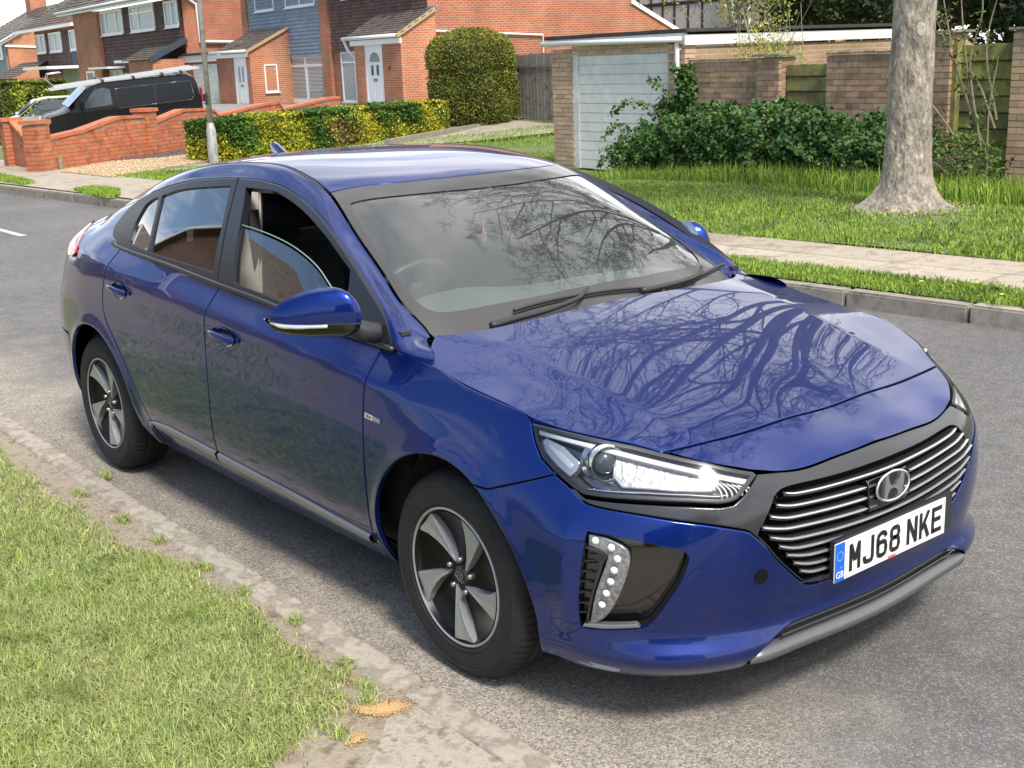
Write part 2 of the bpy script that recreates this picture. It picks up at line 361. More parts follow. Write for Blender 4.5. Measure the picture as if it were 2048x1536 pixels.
GA = np.linspace(-.3, 5.78, 609); GZ = np.linspace(.14, 1.38, 249)
_L = np.array([[c_[1], c_[2]] for c_ in BCOL], float)            # ncol,2,nz
_L = np.concatenate([_L[2:0:-1]*np.array([1,-1])[None,:,None], _L]); _A = [-.55,-.30]+[c_[0] for c_ in BCOL]
_T = crom(_A, _L, GA)                          # na,2,nz
_T = np.moveaxis(crom(BZ, np.moveaxis(_T, 2, 0), GZ), 0, 2)        # na,2,nz
BX = _blur(_blur(_T[:,0], 4, 0), 4, 1); BW = _blur(_blur(_T[:,1], 4, 0), 4, 1)
def _bic(G, a, z):
    fa = np.clip((a+.3)/.01, 1, len(GA)-3.001); fz = np.clip((z-.14)/.005, 1, len(GZ)-3.001)
    ia = fa.astype(int); iz = fz.astype(int); ta = fa-ia; tz = fz-iz
    def wts(t): return [-.5*t+t*t-.5*t**3, 1-2.5*t*t+1.5*t**3, .5*t+2*t*t-1.5*t**3, -.5*t*t+.5*t**3]
    wa, wz = wts(ta), wts(tz); r = 0
    for i in range(4):
        for j in range(4): r = r + wa[i]*wz[j]*G[ia+i-1, iz+j-1]
    return r
def softp(v, e): return .5*(v + np.sqrt(v*v + e*e)) - .5*e
CRX = [-3.3,-2.76,-2.40,-1.47,-.70,-.385,.1]; CRZ = [1.005,.993,.962,.903,.860,.834,.79]
def body(a, z):
    a = np.asarray(a, float); z = np.asarray(z, float); sg = np.where(a < 0, -1., 1.); a = np.abs(a)
    x = _bic(BX, a, z); w = _bic(BW, a, z)
    zc = crom(CRX, CRZ, np.clip(x, -3.3, .1))
    fade = np.clip((.05 - x)/.45, 0, 1); fade = fade*fade*(3-2*fade); fr = np.clip((x+3.3)/.3, 0, 1)
    w = w - fade*fr*(.26*(softp(z-zc, .006) - .35*softp(z-zc-.05, .03)) + .28*(softp(z-zc, .006) - 2*softp(z-zc-.09, .02) + softp(z-zc-.18, .03)))
    # vertical corner edge of the front bumper
    rd = a-(1.045+.05*np.clip(.6-z, 0, .4)); rk = np.clip((z-.27)/.06, 0, 1)*np.clip((.66-z)/.08, 0, 1); rs_ = .016*rk*np.clip(1-np.sqrt(rd*rd+.006**2)/np.where(rd > 0, .16, .13), 0, 1)**2
    x = x+.55*rs_; w = w+.8*rs_
    # wheel-arch flares
    for cx in (0., -2.66):
        r = np.sqrt((x-cx)**2 + (z-.315)**2)
        w = w + .010*np.exp(-((r-.375)/.035)**2)*np.where(w > .5, 1, 0)
    return np.stack([x, -w*sg, z + 0*x], -1)
# hood + front panel : z over (x,w)
def rbf_fit(P, V, lam=1e-7):
    P = np.asarray(P, float); d = np.linalg.norm(P[:,None]-P[None], axis=2); n = len(P)
    A = np.zeros((n+3, n+3)); A[:n,:n] = d**3 + np.diag(np.broadcast_to(lam, (n,))); A[:n,n] = 1; A[:n,n+1:] = P; A[n,:n] = 1; A[n+1:,:n] = P.T
    return np.linalg.solve(A, np.concatenate([V, np.zeros(3)])), P
def rbf(m, p, q):
    s, P = m; r = s[-3] + s[-2]*p + s[-1]*q
    for i in range(len(P)): r = r + s[i]*(((p-P[i,0])**2 + (q-P[i,1])**2)**1.5)
    return r
HD = [(.84,0,.690),(.835,.2,.690),(.82,0,.711),(.815,.199,.707),(.794,.383,.708),(.774,.447,.722),(.73,0,.757),(.72,.35,.750),(.694,.559,.755),(.65,0,.788),(.64,.35,.783),(.605,.627,.780),
 (.541,.671,.799),(.464,.732,.816),(.38,.781,.831),(.45,0,.842),(.44,.4,.835),(.42,.6,.822),(.2,0,.898),(.2,.4,.892),(.2,.62,.880),(.254,.808,.860),(.173,.813,.872),
 (0,0,.945),(0,.4,.938),(0,.62,.924),(.029,.815,.889),(-.2,0,.985),(-.2,.4,.978),(-.24,.62,.968),(-.27,.70,.968),(-.143,.816,.918),(-.4,.4,1.01),(-.4,0,1.02)]
_hp = [(x, s*w) for x, w, z in HD for s in (1,-1) if w > 0 or s > 0]; _hv = [z for x, w, z in HD for s in (1,-1) if w > 0 or s > 0]
def pbasis(x, y, nx): y2 = y*y; return [x**i * y2**j for i in range(nx) for j in range(3) if i+2*j < nx+1]
_HX = np.array(_hp); _HB = np.stack(pbasis(_HX[:,0], _HX[:,1], 4), 1); _wt = np.array([4. if (abs(p_[1]) > .70 or p_[0] > .6) else 1. for p_ in _hp])[:,None]
_HC = np.linalg.lstsq(_HB*_wt, np.array(_hv)*_wt[:,0], rcond=None)[0]
_HM = rbf_fit(_hp, np.array(_hv)-_HB@_HC, np.array([3e-5 if (w_ > .70 or x_ > .7 or w_ > .6 and x_ > .5) else 2e-2 for x_, w_ in ((p_[0], abs(p_[1])) for p_ in _hp)]))
def hood(x, y):
    x = np.asarray(x, float); y = np.asarray(y, float); w = np.abs(y)
    z = rbf(_HM, x, y)+sum(c_*b_ for c_, b_ in zip(_HC, pbasis(x, y, 4)))
    wl = .60 - .10*np.clip((x+.2)/.8, 0, 1)                          # crease between centre and flank
    k = np.clip((x+.30)/.25, 0, 1)*np.clip((.72-x)/.30, 0, 1); k = k*k*(3-2*k)
    dd = w-wl; ad_ = np.sqrt(dd*dd+.008**2); ww_ = np.where(dd > 0, .17, .30)
    z = z + .007*k*np.clip(1-ad_/ww_, 0, 1)**2
    return np.stack([x, y, z + 0*y], -1)
TD = [(-.24,0,.972),(-.28,.4,.965),(-.33,.71,.955),(-.4,0,1.075),(-.45,.4,1.085),(-.55,.68,1.070),(-.7,0,1.261),(-.72,.4,1.247),(-.8,.63,1.20),
 (-.93,0,1.372),(-.97,.35,1.363),(-1.077,.558,1.338),(-1.2,0,1.414),(-1.2,.35,1.403),(-1.3,.56,1.374),(-1.5,0,1.437),(-1.5,.35,1.427),(-1.5,.56,1.397),
 (-1.8,0,1.438),(-1.8,.35,1.428),(-1.8,.55,1.399),(-2.1,0,1.422),(-2.1,.35,1.412),(-2.1,.54,1.38),(-2.5,0,1.374),(-2.5,.35,1.363),(-2.5,.53,1.325),
 (-2.9,0,1.285),(-2.9,.3,1.275),(-2.9,.50,1.235),(-3.2,0,1.195),(-3.2,.3,1.185),(-3.2,.46,1.15),(-3.4,0,1.13),(-3.4,.4,1.10)]
_tp = [(x, s*w) for x, w, z in TD for s in (1,-1) if w > 0 or s > 0]; _tv = [z for x, w, z in TD for s in (1,-1) if w > 0 or s > 0]
_TX = np.array(_tp); _TB = np.stack(pbasis(_TX[:,0]+1.6, _TX[:,1], 7), 1); _TC = np.linalg.lstsq(_TB, np.array(_tv), rcond=None)[0]
_TM = rbf_fit(_tp, np.array(_tv)-_TB@_TC, np.array([1e-2 if abs(p_[1]) < .5 else 1e-3 for p_ in _tp]))
def top(x, y):
    x = np.asarray(x, float); y = np.asarray(y, float)
    return np.stack([x, y, rbf(_TM, x, y)+sum(c_*b_ for c_, b_ in zip(_TC, pbasis(x+1.6, y, 7)))], -1)
def glassy(x, z):
    """side glass plane"""
    x = np.asarray(x, float); z = np.asarray(z, float)
    w = .838 - .50*(z-1.0) - .30*np.clip(z-1.0, 0, 1)**2 - .045*np.clip(-1.9-x, 0, 2)**2 - .13*np.clip(x+1.0, 0, 1)**2
    return np.stack([x, -w, z], -1)
# ================= setting =================
def S01(t): t = np.clip(t, 0, 1); return t*t*(3-2*t)
def gz(x, y):
    x = np.asarray(x, float); y = np.asarray(y, float)
    return .12 - .24*S01((-7.5-x)/3.5)*S01((y-7.5)/3)*S01((x+20)/3) - .40*S01((-21.5-x)/4)*S01((y-5)/2)*S01((15-y)/3) + .30*S01((-17-x)/8)*S01((y-13)/6)
def kerb_y(x): return 4.48+.068*x
# --- road ---
def road_mat():
    m = bpy.data.materials.new('asphalt'); m.use_nodes = True; t = m.node_tree; N = t.nodes; L = t.links; b = N['Principled BSDF']; b.inputs['Roughness'].default_value = .88; b.inputs['Specular IOR Level'].default_value = .3
    geo = N.new('ShaderNodeNewGeometry'); sep = N.new('ShaderNodeSeparateXYZ'); L.new(geo.outputs['Position'], sep.inputs[0])
    v = N.new('ShaderNodeTexVoronoi'); v.inputs['Scale'].default_value = 170; L.new(geo.outputs['Position'], v.inputs['Vector'])
    r = N.new('ShaderNodeValToRGB'); r.color_ramp.interpolation = 'LINEAR'; e = r.color_ramp.elements
    sepc = N.new('ShaderNodeSeparateColor'); L.new(v.outputs['Color'], sepc.inputs[0])
    e[0].position = 0; e[0].color = (.100,.098,.094,1); e[1].position = 1; e[1].color = (.24,.23,.215,1); q = e.new(.6); q.color = (.130,.127,.122,1); q = e.new(.88); q.color = (.185,.178,.167,1)
    L.new(sepc.outputs[0], r.inputs[0])
    # sandy gutter strip beside the near kerb
    n = N.new('ShaderNodeTexNoise'); n.inputs['Scale'].default_value = 1.6; n.inputs['Detail'].default_value = 7; n.inputs['Roughness'].default_value = .65; L.new(geo.outputs['Position'], n.inputs['Vector'])
    ma = N.new('ShaderNodeMath'); ma.operation = 'MULTIPLY_ADD'; ma.inputs[1].default_value = 1.3; L.new(n.outputs['Fac'], ma.inputs[0]); 
    my = N.new('ShaderNodeMath'); my.operation = 'MULTIPLY_ADD'; my.inputs[1].default_value = -1; my.inputs[2].default_value = -.42; L.new(sep.outputs['Y'], my.inputs[0]); L.new(my.outputs[0], ma.inputs[2])
    mr = N.new('ShaderNodeMapRange'); mr.inputs['From Min'].default_value = .38; mr.inputs['From Max'].default_value = .95; L.new(ma.outputs[0], mr.inputs[0])
    r2 = N.new('ShaderNodeValToRGB'); e = r2.color_ramp.elements; e[0].color = (.14,.128,.11,1); e[1].color = (.40,.35,.285,1); q = e.new(.45); q.color = (.25,.222,.183,1); L.new(sepc.outputs[1], r2.inputs[0])
    mx_ = N.new('ShaderNodeMixRGB'); L.new(mr.outputs[0], mx_.inputs[0]); L.new(r.outputs[0], mx_.inputs[1]); L.new(r2.outputs[0], mx_.inputs[2])
    # worn lighter patches and dark stains
    n2 = N.new('ShaderNodeTexNoise'); n2.inputs['Scale'].default_value = .55; n2.inputs['Detail'].default_value = 5; L.new(geo.outputs['Position'], n2.inputs['Vector'])
    n4 = N.new('ShaderNodeTexNoise'); n4.inputs['Scale'].default_value = 9; n4.inputs['Detail'].default_value = 6; L.new(geo.outputs['Position'], n4.inputs['Vector'])
    mr2 = N.new('ShaderNodeMapRange'); mr2.inputs['From Min'].default_value = .3; mr2.inputs['From Max'].default_value = .7; mr2.inputs['To Min'].default_value = .84; mr2.inputs['To Max'].default_value = 1.16; L.new(n2.outputs['Fac'], mr2.inputs[0])
    mr4 = N.new('ShaderNodeMapRange'); mr4.inputs['From Min'].default_value = .3; mr4.inputs['From Max'].default_value = .7; mr4.inputs['To Min'].default_value = .88; mr4.inputs['To Max'].default_value = 1.12; L.new(n4.outputs['Fac'], mr4.inputs[0])
    mm = N.new('ShaderNodeMath'); mm.operation = 'MULTIPLY'; L.new(mr2.outputs[0], mm.inputs[0]); L.new(mr4.outputs[0], mm.inputs[1])
    hs = N.new('ShaderNodeHueSaturation'); L.new(mm.outputs[0], hs.inputs['Value']); L.new(mx_.outputs[0], hs.inputs['Color']); L.new(hs.outputs[0], b.inputs['Base Color'])
    n3 = N.new('ShaderNodeTexNoise'); n3.inputs['Scale'].default_value = 150; n3.inputs['Detail'].default_value = 3; L.new(geo.outputs['Position'], n3.inputs['Vector'])
    ad_ = N.new('ShaderNodeMath'); ad_.operation = 'SUBTRACT'; L.new(n3.outputs['Fac'], ad_.inputs[0]); L.new(v.outputs['Distance'], ad_.inputs[1])
    bp = N.new('ShaderNodeBump'); bp.inputs['Strength'].default_value = .55; bp.inputs['Distance'].default_value = .004; L.new(ad_.outputs[0], bp.inputs['Height']); L.new(bp.outputs[0], b.inputs['Normal'])
    return m
ASPH = road_mat()
V = []; F = []
xs = np.linspace(-70, 14, 43)
for x in xs: V += [(x,-1.0,0), (x, kerb_y(max(x,-48))+.02, 0)]
for i in range(len(xs)-1): F.append((2*i, 2*i+2, 2*i+3, 2*i+1))
mk('road', V, F, ASPH, None, kind='structure')
CONC = mat('kerb_concrete', (.29,.255,.205), rough=.9, var=[(.37,.33,.27),(.23,.20,.155),(.33,.29,.23)], scale=11, detail=8, bump=.7, bscale=170, bdist=.003, obj=.12)
CONCD = mat('kerb_concrete_dirty', (.24,.215,.175), rough=.92, var=[(.32,.29,.24),(.17,.16,.12)], scale=7, bump=.6, bscale=120, bdist=.003, obj=.14)
PAVE = mat('paving', (.33,.28,.21), rough=.9, var=[(.40,.345,.265),(.255,.22,.165)], scale=5, bump=.5, bscale=140, bdist=.002, obj=.13)
SOIL = mat('bare_soil', (.24,.195,.14), rough=.95, var=[(.32,.27,.20),(.15,.118,.08)], scale=16, detail=8, bump=.9, bscale=60, bdist=.008)
GRASSB = mat('lawn_ground', (.10,.14,.035), rough=.95, var=[(.13,.165,.05),(.075,.09,.03)], scale=3, detail=7, bump=.6, bscale=40, bdist=.01)
# near kerb
kn = tag(empty('kerb', (0,-1.035,0)), kind='structure')
kx = [-.02+i*-.985 for i in range(0, 15)]
def worn_stone(name, m, zt, seed, L_=.972, nx=54, ny=13):
    rg_ = np.random.default_rng(seed); ph = rg_.uniform(0,6,6); V = []
    for i in range(nx+1):
        for j in range(ny+1):
            u = -L_/2+L_*i/nx; v = -.056+.112*j/ny; e = min(1, (L_/2-abs(u))/.010, (.056-abs(v))/.016); chip = .6*max(0, math.sin(u*31+ph[0])*math.sin(u*73+ph[1])-.5)*(abs(v)/.056)**4
            z = zt-.016*(1-e)**2-.018*chip+.0022*math.sin(u*60+ph[2])*math.sin(v*150+ph[3])+.0015*rg_.normal()
            V.append((u, v*(1-.05*math.sin(u*19+ph[4])*(abs(v) > .05)), z))
    F = [(i*(ny+1)+j, (i+1)*(ny+1)+j, (i+1)*(ny+1)+j+1, i*(ny+1)+j+1) for i in range(nx) for j in range(ny)]
    ring = [i*(ny+1) for i in range(nx+1)]+[nx*(ny+1)+j for j in range(1,ny+1)]+[i*(ny+1)+ny for i in range(nx-1,-1,-1)]+[j for j in range(ny-1,0,-1)]; b0 = len(V)
    V += [(V[k][0],V[k][1],-.08) for k in ring]; F += [(ring[k], b0+k, b0+(k+1) % len(ring), ring[(k+1) % len(ring)]) for k in range(len(ring))]
    me = mk(name, V, F, m, None, True); d_ = me.data; d_.set_sharp_from_angle(angle=R(50)); bpy.data.objects.remove(me); return d_
KV = [worn_stone('kerb_stone', CONC, .030, 30+k) for k in range(4)]; KD = [worn_stone('kerb_stone', CONC, .018, 40+k) for k in range(2)]
for k, x in enumerate(kx): o = link('kerb_stone', KV[k % 4], kn); o.location = (x-.4925, random.uniform(-.006,.006), random.uniform(-.006,.003)); o.rotation_euler = (random.uniform(-.02,.02),0,random.uniform(-.006,.006))
for i in range(0,5): o = link('kerb_stone', KD[i % 2], kn); o.location = (.485+.985*i, 0, 0)
# far kerb
kf = tag(empty('kerb', (0,0,0)), kind='structure')
f0 = MB().box(-.452,.452,0,.13,-.08,.118).build('kerb_stone', CONCD, kf, bevel=.014, auto=35); ang = math.atan(.068); f0.location = (3.5,kerb_y(3.5),0); f0.rotation_euler = (0,0,ang)
for i in range(1,62):
    x = 3.5-.912*i; o = f0.copy(); COL.objects.link(o); o.parent = kf; low = 0
    o.location = (x, kerb_y(x)+random.uniform(-.006,.006), low+random.uniform(-.006,.004)); o.rotation_euler = (0,0,ang+random.uniform(-.006,.006))
# ground sheets
def sheet(name, x0, x1, nx, yf0, yf1, ny, m, dz=0, bumpy=0):
    X = np.linspace(x0, x1, nx); T = np.linspace(0, 1, ny); V = []
    for x in X:
        for t in T:
            y = yf0(x)*(1-t)+yf1(x)*t; V.append((x, y, float(gz(x, y))+dz+bumpy*(math.sin(x*2.3+y)*math.cos(y*3.1-x)+.5*math.sin(x*7.1)*math.sin(y*6.3))))
    F = [(i*ny+j, (i+1)*ny+j, (i+1)*ny+j+1, i*ny+j+1) for i in range(nx-1) for j in range(ny-1)]
    return mk(name, V, F, m, None, True, kind='structure')
sheet('ground', -400, 90, 200, lambda x: kerb_y(max(x,-48))+.10, lambda x: 500, 140, GRASSB, dz=-.02)
sheet('far_lawn', -19, 8, 110, lambda x: 6.22+.068*x, lambda x: 13.5, 40, GRASSB, dz=.006, bumpy=.012)
sheet('verge', -13.2, 8, 120, lambda x: kerb_y(x)+.12, lambda x: 5.12+.068*x, 6, GRASSB, dz=.004, bumpy=.004)
pv = tag(empty('pavement', (0,0,0)), kind='structure')
sl = MB().box(-.449,.449,-.272,.272,-.05,.0).build('paving_slab', PAVE, pv, bevel=.006, auto=35)
sl.location = (2.2, 5.1+.068*2.2+.275, .122); sl.rotation_euler = (0,0,ang)
for i in range(22):
    for j in range(2):
        if i == j == 0: continue
        x = 2.2-.908*i-(.45 if j else 0)*0; o = sl.copy(); COL.objects.link(o); o.parent = pv
        o.location = (x, 5.1+.068*x+.275+.55*j, .122+random.uniform(-.004,.003)); o.rotation_euler = (random.uniform(-.003,.003), random.uniform(-.003,.003), ang)
sheet('pavement_bed', -17, 8, 60, lambda x: 5.08+.068*x, lambda x: 6.24+.068*x, 3, SOIL, dz=.001)
PATHM = mat('worn_concrete', (.28,.24,.18), rough=.9, var=[(.36,.31,.24),(.20,.17,.125)], scale=2.2, detail=8, bump=.5, bscale=60, bdist=.004)
sheet('footpath', -60, -12.9, 80, lambda x: kerb_y(max(x,-48))+.125, lambda x: 7.3, 8, PATHM, dz=.008)
sheet('driveway', -45, -21.9, 30, lambda x: 5.5, lambda x: 20, 12, mat('drive_concrete', (.22,.215,.205), rough=.9, var=(.28,.27,.25), scale=2, bump=.3), dz=.016)
sheet('footpath_strip', -22.3, -19.0, 8, lambda x: 7.2, lambda x: 17, 12, PATHM, dz=.012)
# near side
def flat(name, P, z, m, kind='structure', h=.09, amp=0, dome=0, parent=None):
    P = resample(np.array(P, float), h); mn, mxx = P.min(0), P.max(0); gx, gy = np.meshgrid(np.arange(mn[0]+h/2, mxx[0], h), np.arange(mn[1]+h/2, mxx[1], h)); g = np.stack([gx.ravel(), gy.ravel()],1); g = g[inpoly(g, P)]
    if len(g): g = g[np.sqrt(((g[:,None]-P[None])**2).sum(2)).min(1) > h*.4]
    n = len(P); vv, _, ff, _, _, _ = delaunay_2d_cdt([Vector(p) for p in P]+[Vector(p) for p in g], [(i,(i+1) % n) for i in range(n)], [], 1, 1e-6)
    A_ = np.array([tuple(v) for v in vv]); edge = np.sqrt(((A_[:,None]-P[None])**2).sum(2)).min(1)
    zz = z+amp*np.sin(A_[:,0]*9+A_[:,1]*4)*np.cos(A_[:,1]*11)*np.clip(edge*5,0,1)+dome*np.clip(edge/.3,0,1)**.6
    return mk(name, [(x, y, q) for (x, y), q in zip(A_, zz)], ff, m, parent, True, kind=kind)
flat('near_verge', [(-60,-1.085),(.06,-1.085),(.10,-1.20),(.20,-1.29),(.30,-1.42),(.9,-3.0),(1.0,-8),(-60,-8)], .016, SOIL, h=.3, amp=.003)
APRON = mat('apron_concrete', (.27,.235,.18), rough=.9, var=[(.40,.355,.285),(.18,.155,.115)], scale=26, detail=6, bump=.9, bscale=160, bdist=.004)
flat('driveway_apron', [(.06,-1.094),(.10,-1.20),(.20,-1.29),(.30,-1.42),(.9,-3.0),(1.0,-8),(9,-8),(9,-1.094)], .018, APRON, h=.3)
sheet_n = mk('near_ground', [(-60,-7.9,.015),(14,-7.9,.015),(14,-60,.015),(-60,-60,.015)], [(0,3,2,1)], GRASSB, None, kind='structure'); mk('subsoil', [(-60,-.99,-.012),(14,-.99,-.012),(14,-8,-.012),(-60,-8,-.012)], [(0,3,2,1)], SOIL, None, kind='structure')
flat('road_marking', [(-13.3,1.62),(-11.85,1.62),(-11.85,1.71),(-13.3,1.71)], .004, mat('road_paint', (.55,.55,.53), rough=.7, var=(.30,.30,.29), scale=9), h=.5)
# gutter grit and pebbles
def pebbles(name, pts, sizes, m, seed=1, kind='stuff', parent=None):
    rg = np.random.default_rng(seed); base = np.array([(1,0,0),(-1,0,0),(0,1,0),(0,-1,0),(0,0,1),(0,0,-1)], float); FT = np.array([(0,2,4),(2,1,4),(1,3,4),(3,0,4),(2,0,5),(1,2,5),(3,1,5),(0,3,5)])
    n = len(pts); A_ = rg.uniform(0, 2*math.pi, n); jit = rg.uniform(.6,1.25,(n,6,1)); V = base[None]*jit*np.array([1,.8,.55])
    c_, s_ = np.cos(A_)[:,None], np.sin(A_)[:,None]; X = V[...,0]*c_-V[...,1]*s_; Y = V[...,0]*s_+V[...,1]*c_; V = np.stack([X,Y,V[...,2]],-1)*np.asarray(sizes)[:,None,None]+np.asarray(pts)[:,None]
    F = (FT[None]+np.arange(n)[:,None,None]*6).reshape(-1,3); return mknp(name, V.reshape(-1,3), F, m, parent, kind=kind)
STONE = mat('grit', (.26,.23,.19), rough=.85, isl=.45)
OS = mat('orange_sand', (.50,.33,.15), rough=.95, isl=.25)
def blobpts(cx, cy, sx, sy, ang_, n, z): g_ = rng.normal(0,1,(n,2))*[sx,sy]; c_, s_ = math.cos(ang_), math.sin(ang_); return np.c_[cx+g_[:,0]*c_-g_[:,1]*s_, cy+g_[:,0]*s_+g_[:,1]*c_, np.full(n,z)]
pts = np.concatenate([blobpts(.045,-1.165,.032,.020,1.0,2600,.022), blobpts(.02,-1.205,.022,.014,.5,900,.022), blobpts(.13,-1.315,.020,.012,2.2,500,.022), blobpts(-.16,-1.15,.018,.010,.3,160,.022), blobpts(.05,-1.18,.07,.05,.5,260,.022)]); pebbles('orange_sand', pts, rng.uniform(.0012,.0034,len(pts)), OS, 14)
n = 5200; gx = rng.uniform(-5.5, 2.6, n); gy = -.985+np.abs(rng.normal(0,.22,n)); pts = np.stack([gx, gy, np.full(n,.001)],1); pts = pts[gy < .6]
pebbles('gutter_grit', pts, rng.uniform(.0012,.0042,len(pts))*np.where(rng.random(len(pts)) > .985, 3, 1), STONE, 3)
n = 900; pts = np.stack([rng.uniform(-2.4,.25,n), -1.16+rng.normal(0,.045,n), np.full(n,.018)],1); pebbles('soil_grit', pts, rng.uniform(.001,.004,n), STONE, 4)
# gravel bed beside the long garden wall
GP = np.array([(-19.45,4.78),(-17.25,4.85),(-17.9,5.8),(-18.7,7.05),(-19.3,8.0),(-22.0,8.75),(-21.25,6.7),(-20.75,6.0)])
flat('gravel_bed', GP, .135, mat('gravel_ground', (.40,.29,.17), rough=.95, var=[(.52,.40,.26),(.28,.20,.13)], scale=30, bump=1, bscale=60, bdist=.01), h=.3)
n = 9000; P = np.stack([rng.uniform(-22,-17.2,n), rng.uniform(4.7,8.8,n)],1); P = P[inpoly(P, GP)]; pebbles('gravel', np.c_[P, np.full(len(P),.142)], rng.uniform(.010,.026,len(P)), mat('gravel_stone', (.50,.37,.22), rough=.85, isl=.4), 5)
SP = np.array([(-20.85,6.1),(-21.25,6.6),(-22.6,9.0),(-21.6,9.0),(-20.75,7.3)])
n = 3500; P = np.stack([rng.uniform(-22.7,-20.6,n), rng.uniform(6,9.1,n)],1); P = P[inpoly(P, SP)]; pebbles('slate_chippings', np.c_[P, np.full(len(P),.155)], rng.uniform(.015,.035,len(P)), mat('slate_chip', (.10,.075,.09), rough=.6, isl=.4), 6)

# ---------- masonry ----------
MORTAR = mat('mortar', (.36,.32,.26), rough=.95, var=(.27,.24,.19), scale=8)
BR_RED = mat('red_brick', (.40,.125,.055), rough=.85, var=[(.47,.165,.075),(.30,.085,.042)], scale=6, obj=.13, bump=.4, bscale=90)
BR_REDS = mat('red_brick_joined', (.40,.125,.055), rough=.85, var=[(.47,.165,.075),(.30,.085,.042)], scale=6, isl=.13)
BR_BUFF = mat('buff_brick', (.60,.43,.27), rough=.88, var=[(.58,.37,.26),(.50,.40,.22)], scale=4, obj=.2, bump=.4, bscale=90)
BR_BROWN = mat('brown_brick', (.36,.215,.14), rough=.9, var=[(.44,.29,.19),(.27,.185,.10)], scale=3.2, obj=.25, bump=.4, bscale=90)
BR_BROWNS = mat('brown_brick_joined', (.36,.215,.14), rough=.9, var=[(.44,.29,.19),(.27,.185,.10)], scale=3.2, isl=.25)
COPE = mat('coping', (.30,.27,.21), rough=.9, var=[(.20,.19,.13),(.36,.33,.27)], scale=9, bump=.5)
WPVC = mat('white_upvc', (.80,.80,.79), rough=.3)
WPAINT = mat('white_paint', (.82,.81,.78), rough=.5, var=(.62,.62,.60), scale=5)
PANE = mat('window_pane', (.10,.125,.135), rough=.06, spec=.9)
NET = mat('net_curtain', (.36,.40,.42), rough=.25, var=(.26,.30,.32), scale=7, spec=.8)
RB = brickmat('red_brickwork', (.43,.125,.055), (.33,.09,.045), (.40,.28,.20))
RB2 = brickmat('orange_brickwork', (.50,.165,.07), (.38,.115,.05), (.46,.32,.22))
BB = brickmat('brown_brickwork', (.40,.25,.14), (.32,.20,.11), (.40,.34,.26))
brick_cache = {}
def brick_mesh(L_, m, dp=.10):
    k = (round(L_,3), m.name, dp)
    if k not in brick_cache:
        o = MB().box(0, L_, 0, dp, 0, .065).build('brick', m, None, fix=False); bm = o.data; bpy.data.objects.remove(o); brick_cache[k] = bm
    return brick_cache[k]
def brickwall(parent, x0, x1, z0, ztop, m, ms, thick=.215, maxn=300, y=0, seed=0, budget=None, mortar=MORTAR, end=True, back=True):
    """front face at local y=y, bricks proud of a mortar core; ztop number or function of x"""
    zt = ztop if callable(ztop) else (lambda x: ztop); rg = random.Random(seed)
    core = MB(); n = max(1, int((x1-x0)/.3)); V = []; F = []
    for i in range(n+1):
        x = x0+(x1-x0)*i/n+(.012 if i == 0 else (-.012 if i == n else 0)); V += [(x,y+.008,z0),(x,y+.008,zt(x)-.004),(x,y+thick-.008,zt(x)-.004),(x,y+thick-.008,z0)]
    for i in range(n): a = 4*i; F += [(a,a+4,a+5,a+1),(a+1,a+5,a+6,a+2),(a+2,a+6,a+7,a+3)]
    F += [(0,1,2,3),(4*n+3,4*n+2,4*n+1,4*n)]; core.add(V, F).build('mortar_core', mortar, parent)
    cells = []; rows = int((max(zt(x0),zt(x1),zt((x0+x1)/2))-z0)/.075)+1
    for r_ in range(rows):
        z = z0+r_*.075; x = x0-(.1125 if r_ % 2 else 0)
        while x < x1-.02:
            a, b = max(x, x0), min(x+.215, x1); 
            if b-a > .03 and z+.065 <= zt((a+b)/2)+.012: cells.append((a, b-a, z))
            x += .225
    cells.sort(key=lambda c_: -c_[2]); k = budget if budget is not None else maxn
    for (a, L_, z) in cells[:k]:
        me = brick_mesh(L_, m, thick-.004); o = link('brick', me, parent); o.location = (a, y+rg.uniform(-.003,.003), z)
    rest = cells[k:]
    if rest:
        q = MB(); 
        for (a, L_, z) in rest: q.box(a, a+L_, y, y+thick-.004, z, z+.065)
        o = q.build('brickwork', ms, parent, kind='stuff', fix=False)
    return len(cells)
G0 = (-13.137, 11.444, 0); RZ = -R(5)
# garage
gar = empty('garage', G0, RZ, 'flat-roofed brick garage with white horizontally ribbed up-and-over door', 'garage')
brickwall(gar, -.69, -.12, -.20, 1.88, BR_BUFF, BR_BUFF, seed=1)
brickwall(gar, 2.33, 2.72, -.20, 1.88, BR_BUFF, BR_BUFF, seed=2)
q = MB();
for i in range(46):
    x = -.12+i*.0766; 
lint = brickwall(gar, -.12, 2.33, 1.79, 1.93, BR_BUFF, BR_BUFF, seed=3)
def uvbox(q, x0, x1, y0, y1, z0, z1, skip=''):
    for nm, P in (('f',[(x0,y0,z0),(x1,y0,z0),(x1,y0,z1),(x0,y0,z1)]),('b',[(x1,y1,z0),(x0,y1,z0),(x0,y1,z1),(x1,y1,z1)]),('r',[(x1,y0,z0),(x1,y1,z0),(x1,y1,z1),(x1,y0,z1)]),('l',[(x0,y1,z0),(x0,y0,z0),(x0,y0,z1),(x0,y1,z1)]),('t',[(x0,y0,z1),(x1,y0,z1),(x1,y1,z1),(x0,y1,z1)])):
        if nm in skip: continue
        q.add(P, [(0,1,2,3)], [(p[0] if nm in 'fbt' else p[1], p[2] if nm != 't' else p[1]) for p in P])
    return q
uvbox(MB(), -.68, 2.71, .22, 7.0, -.2, 1.84).build('side_wall', BB, gar, uv=True, fix=False)
pl = empty('garage_door'); pl.parent = gar
q = MB(); q.box(-.12,.03,.015,.06,-.09,1.79); q.box(.03,2.325,.02,.05,1.775,1.79); q.build('door_frame', WPAINT, pl)
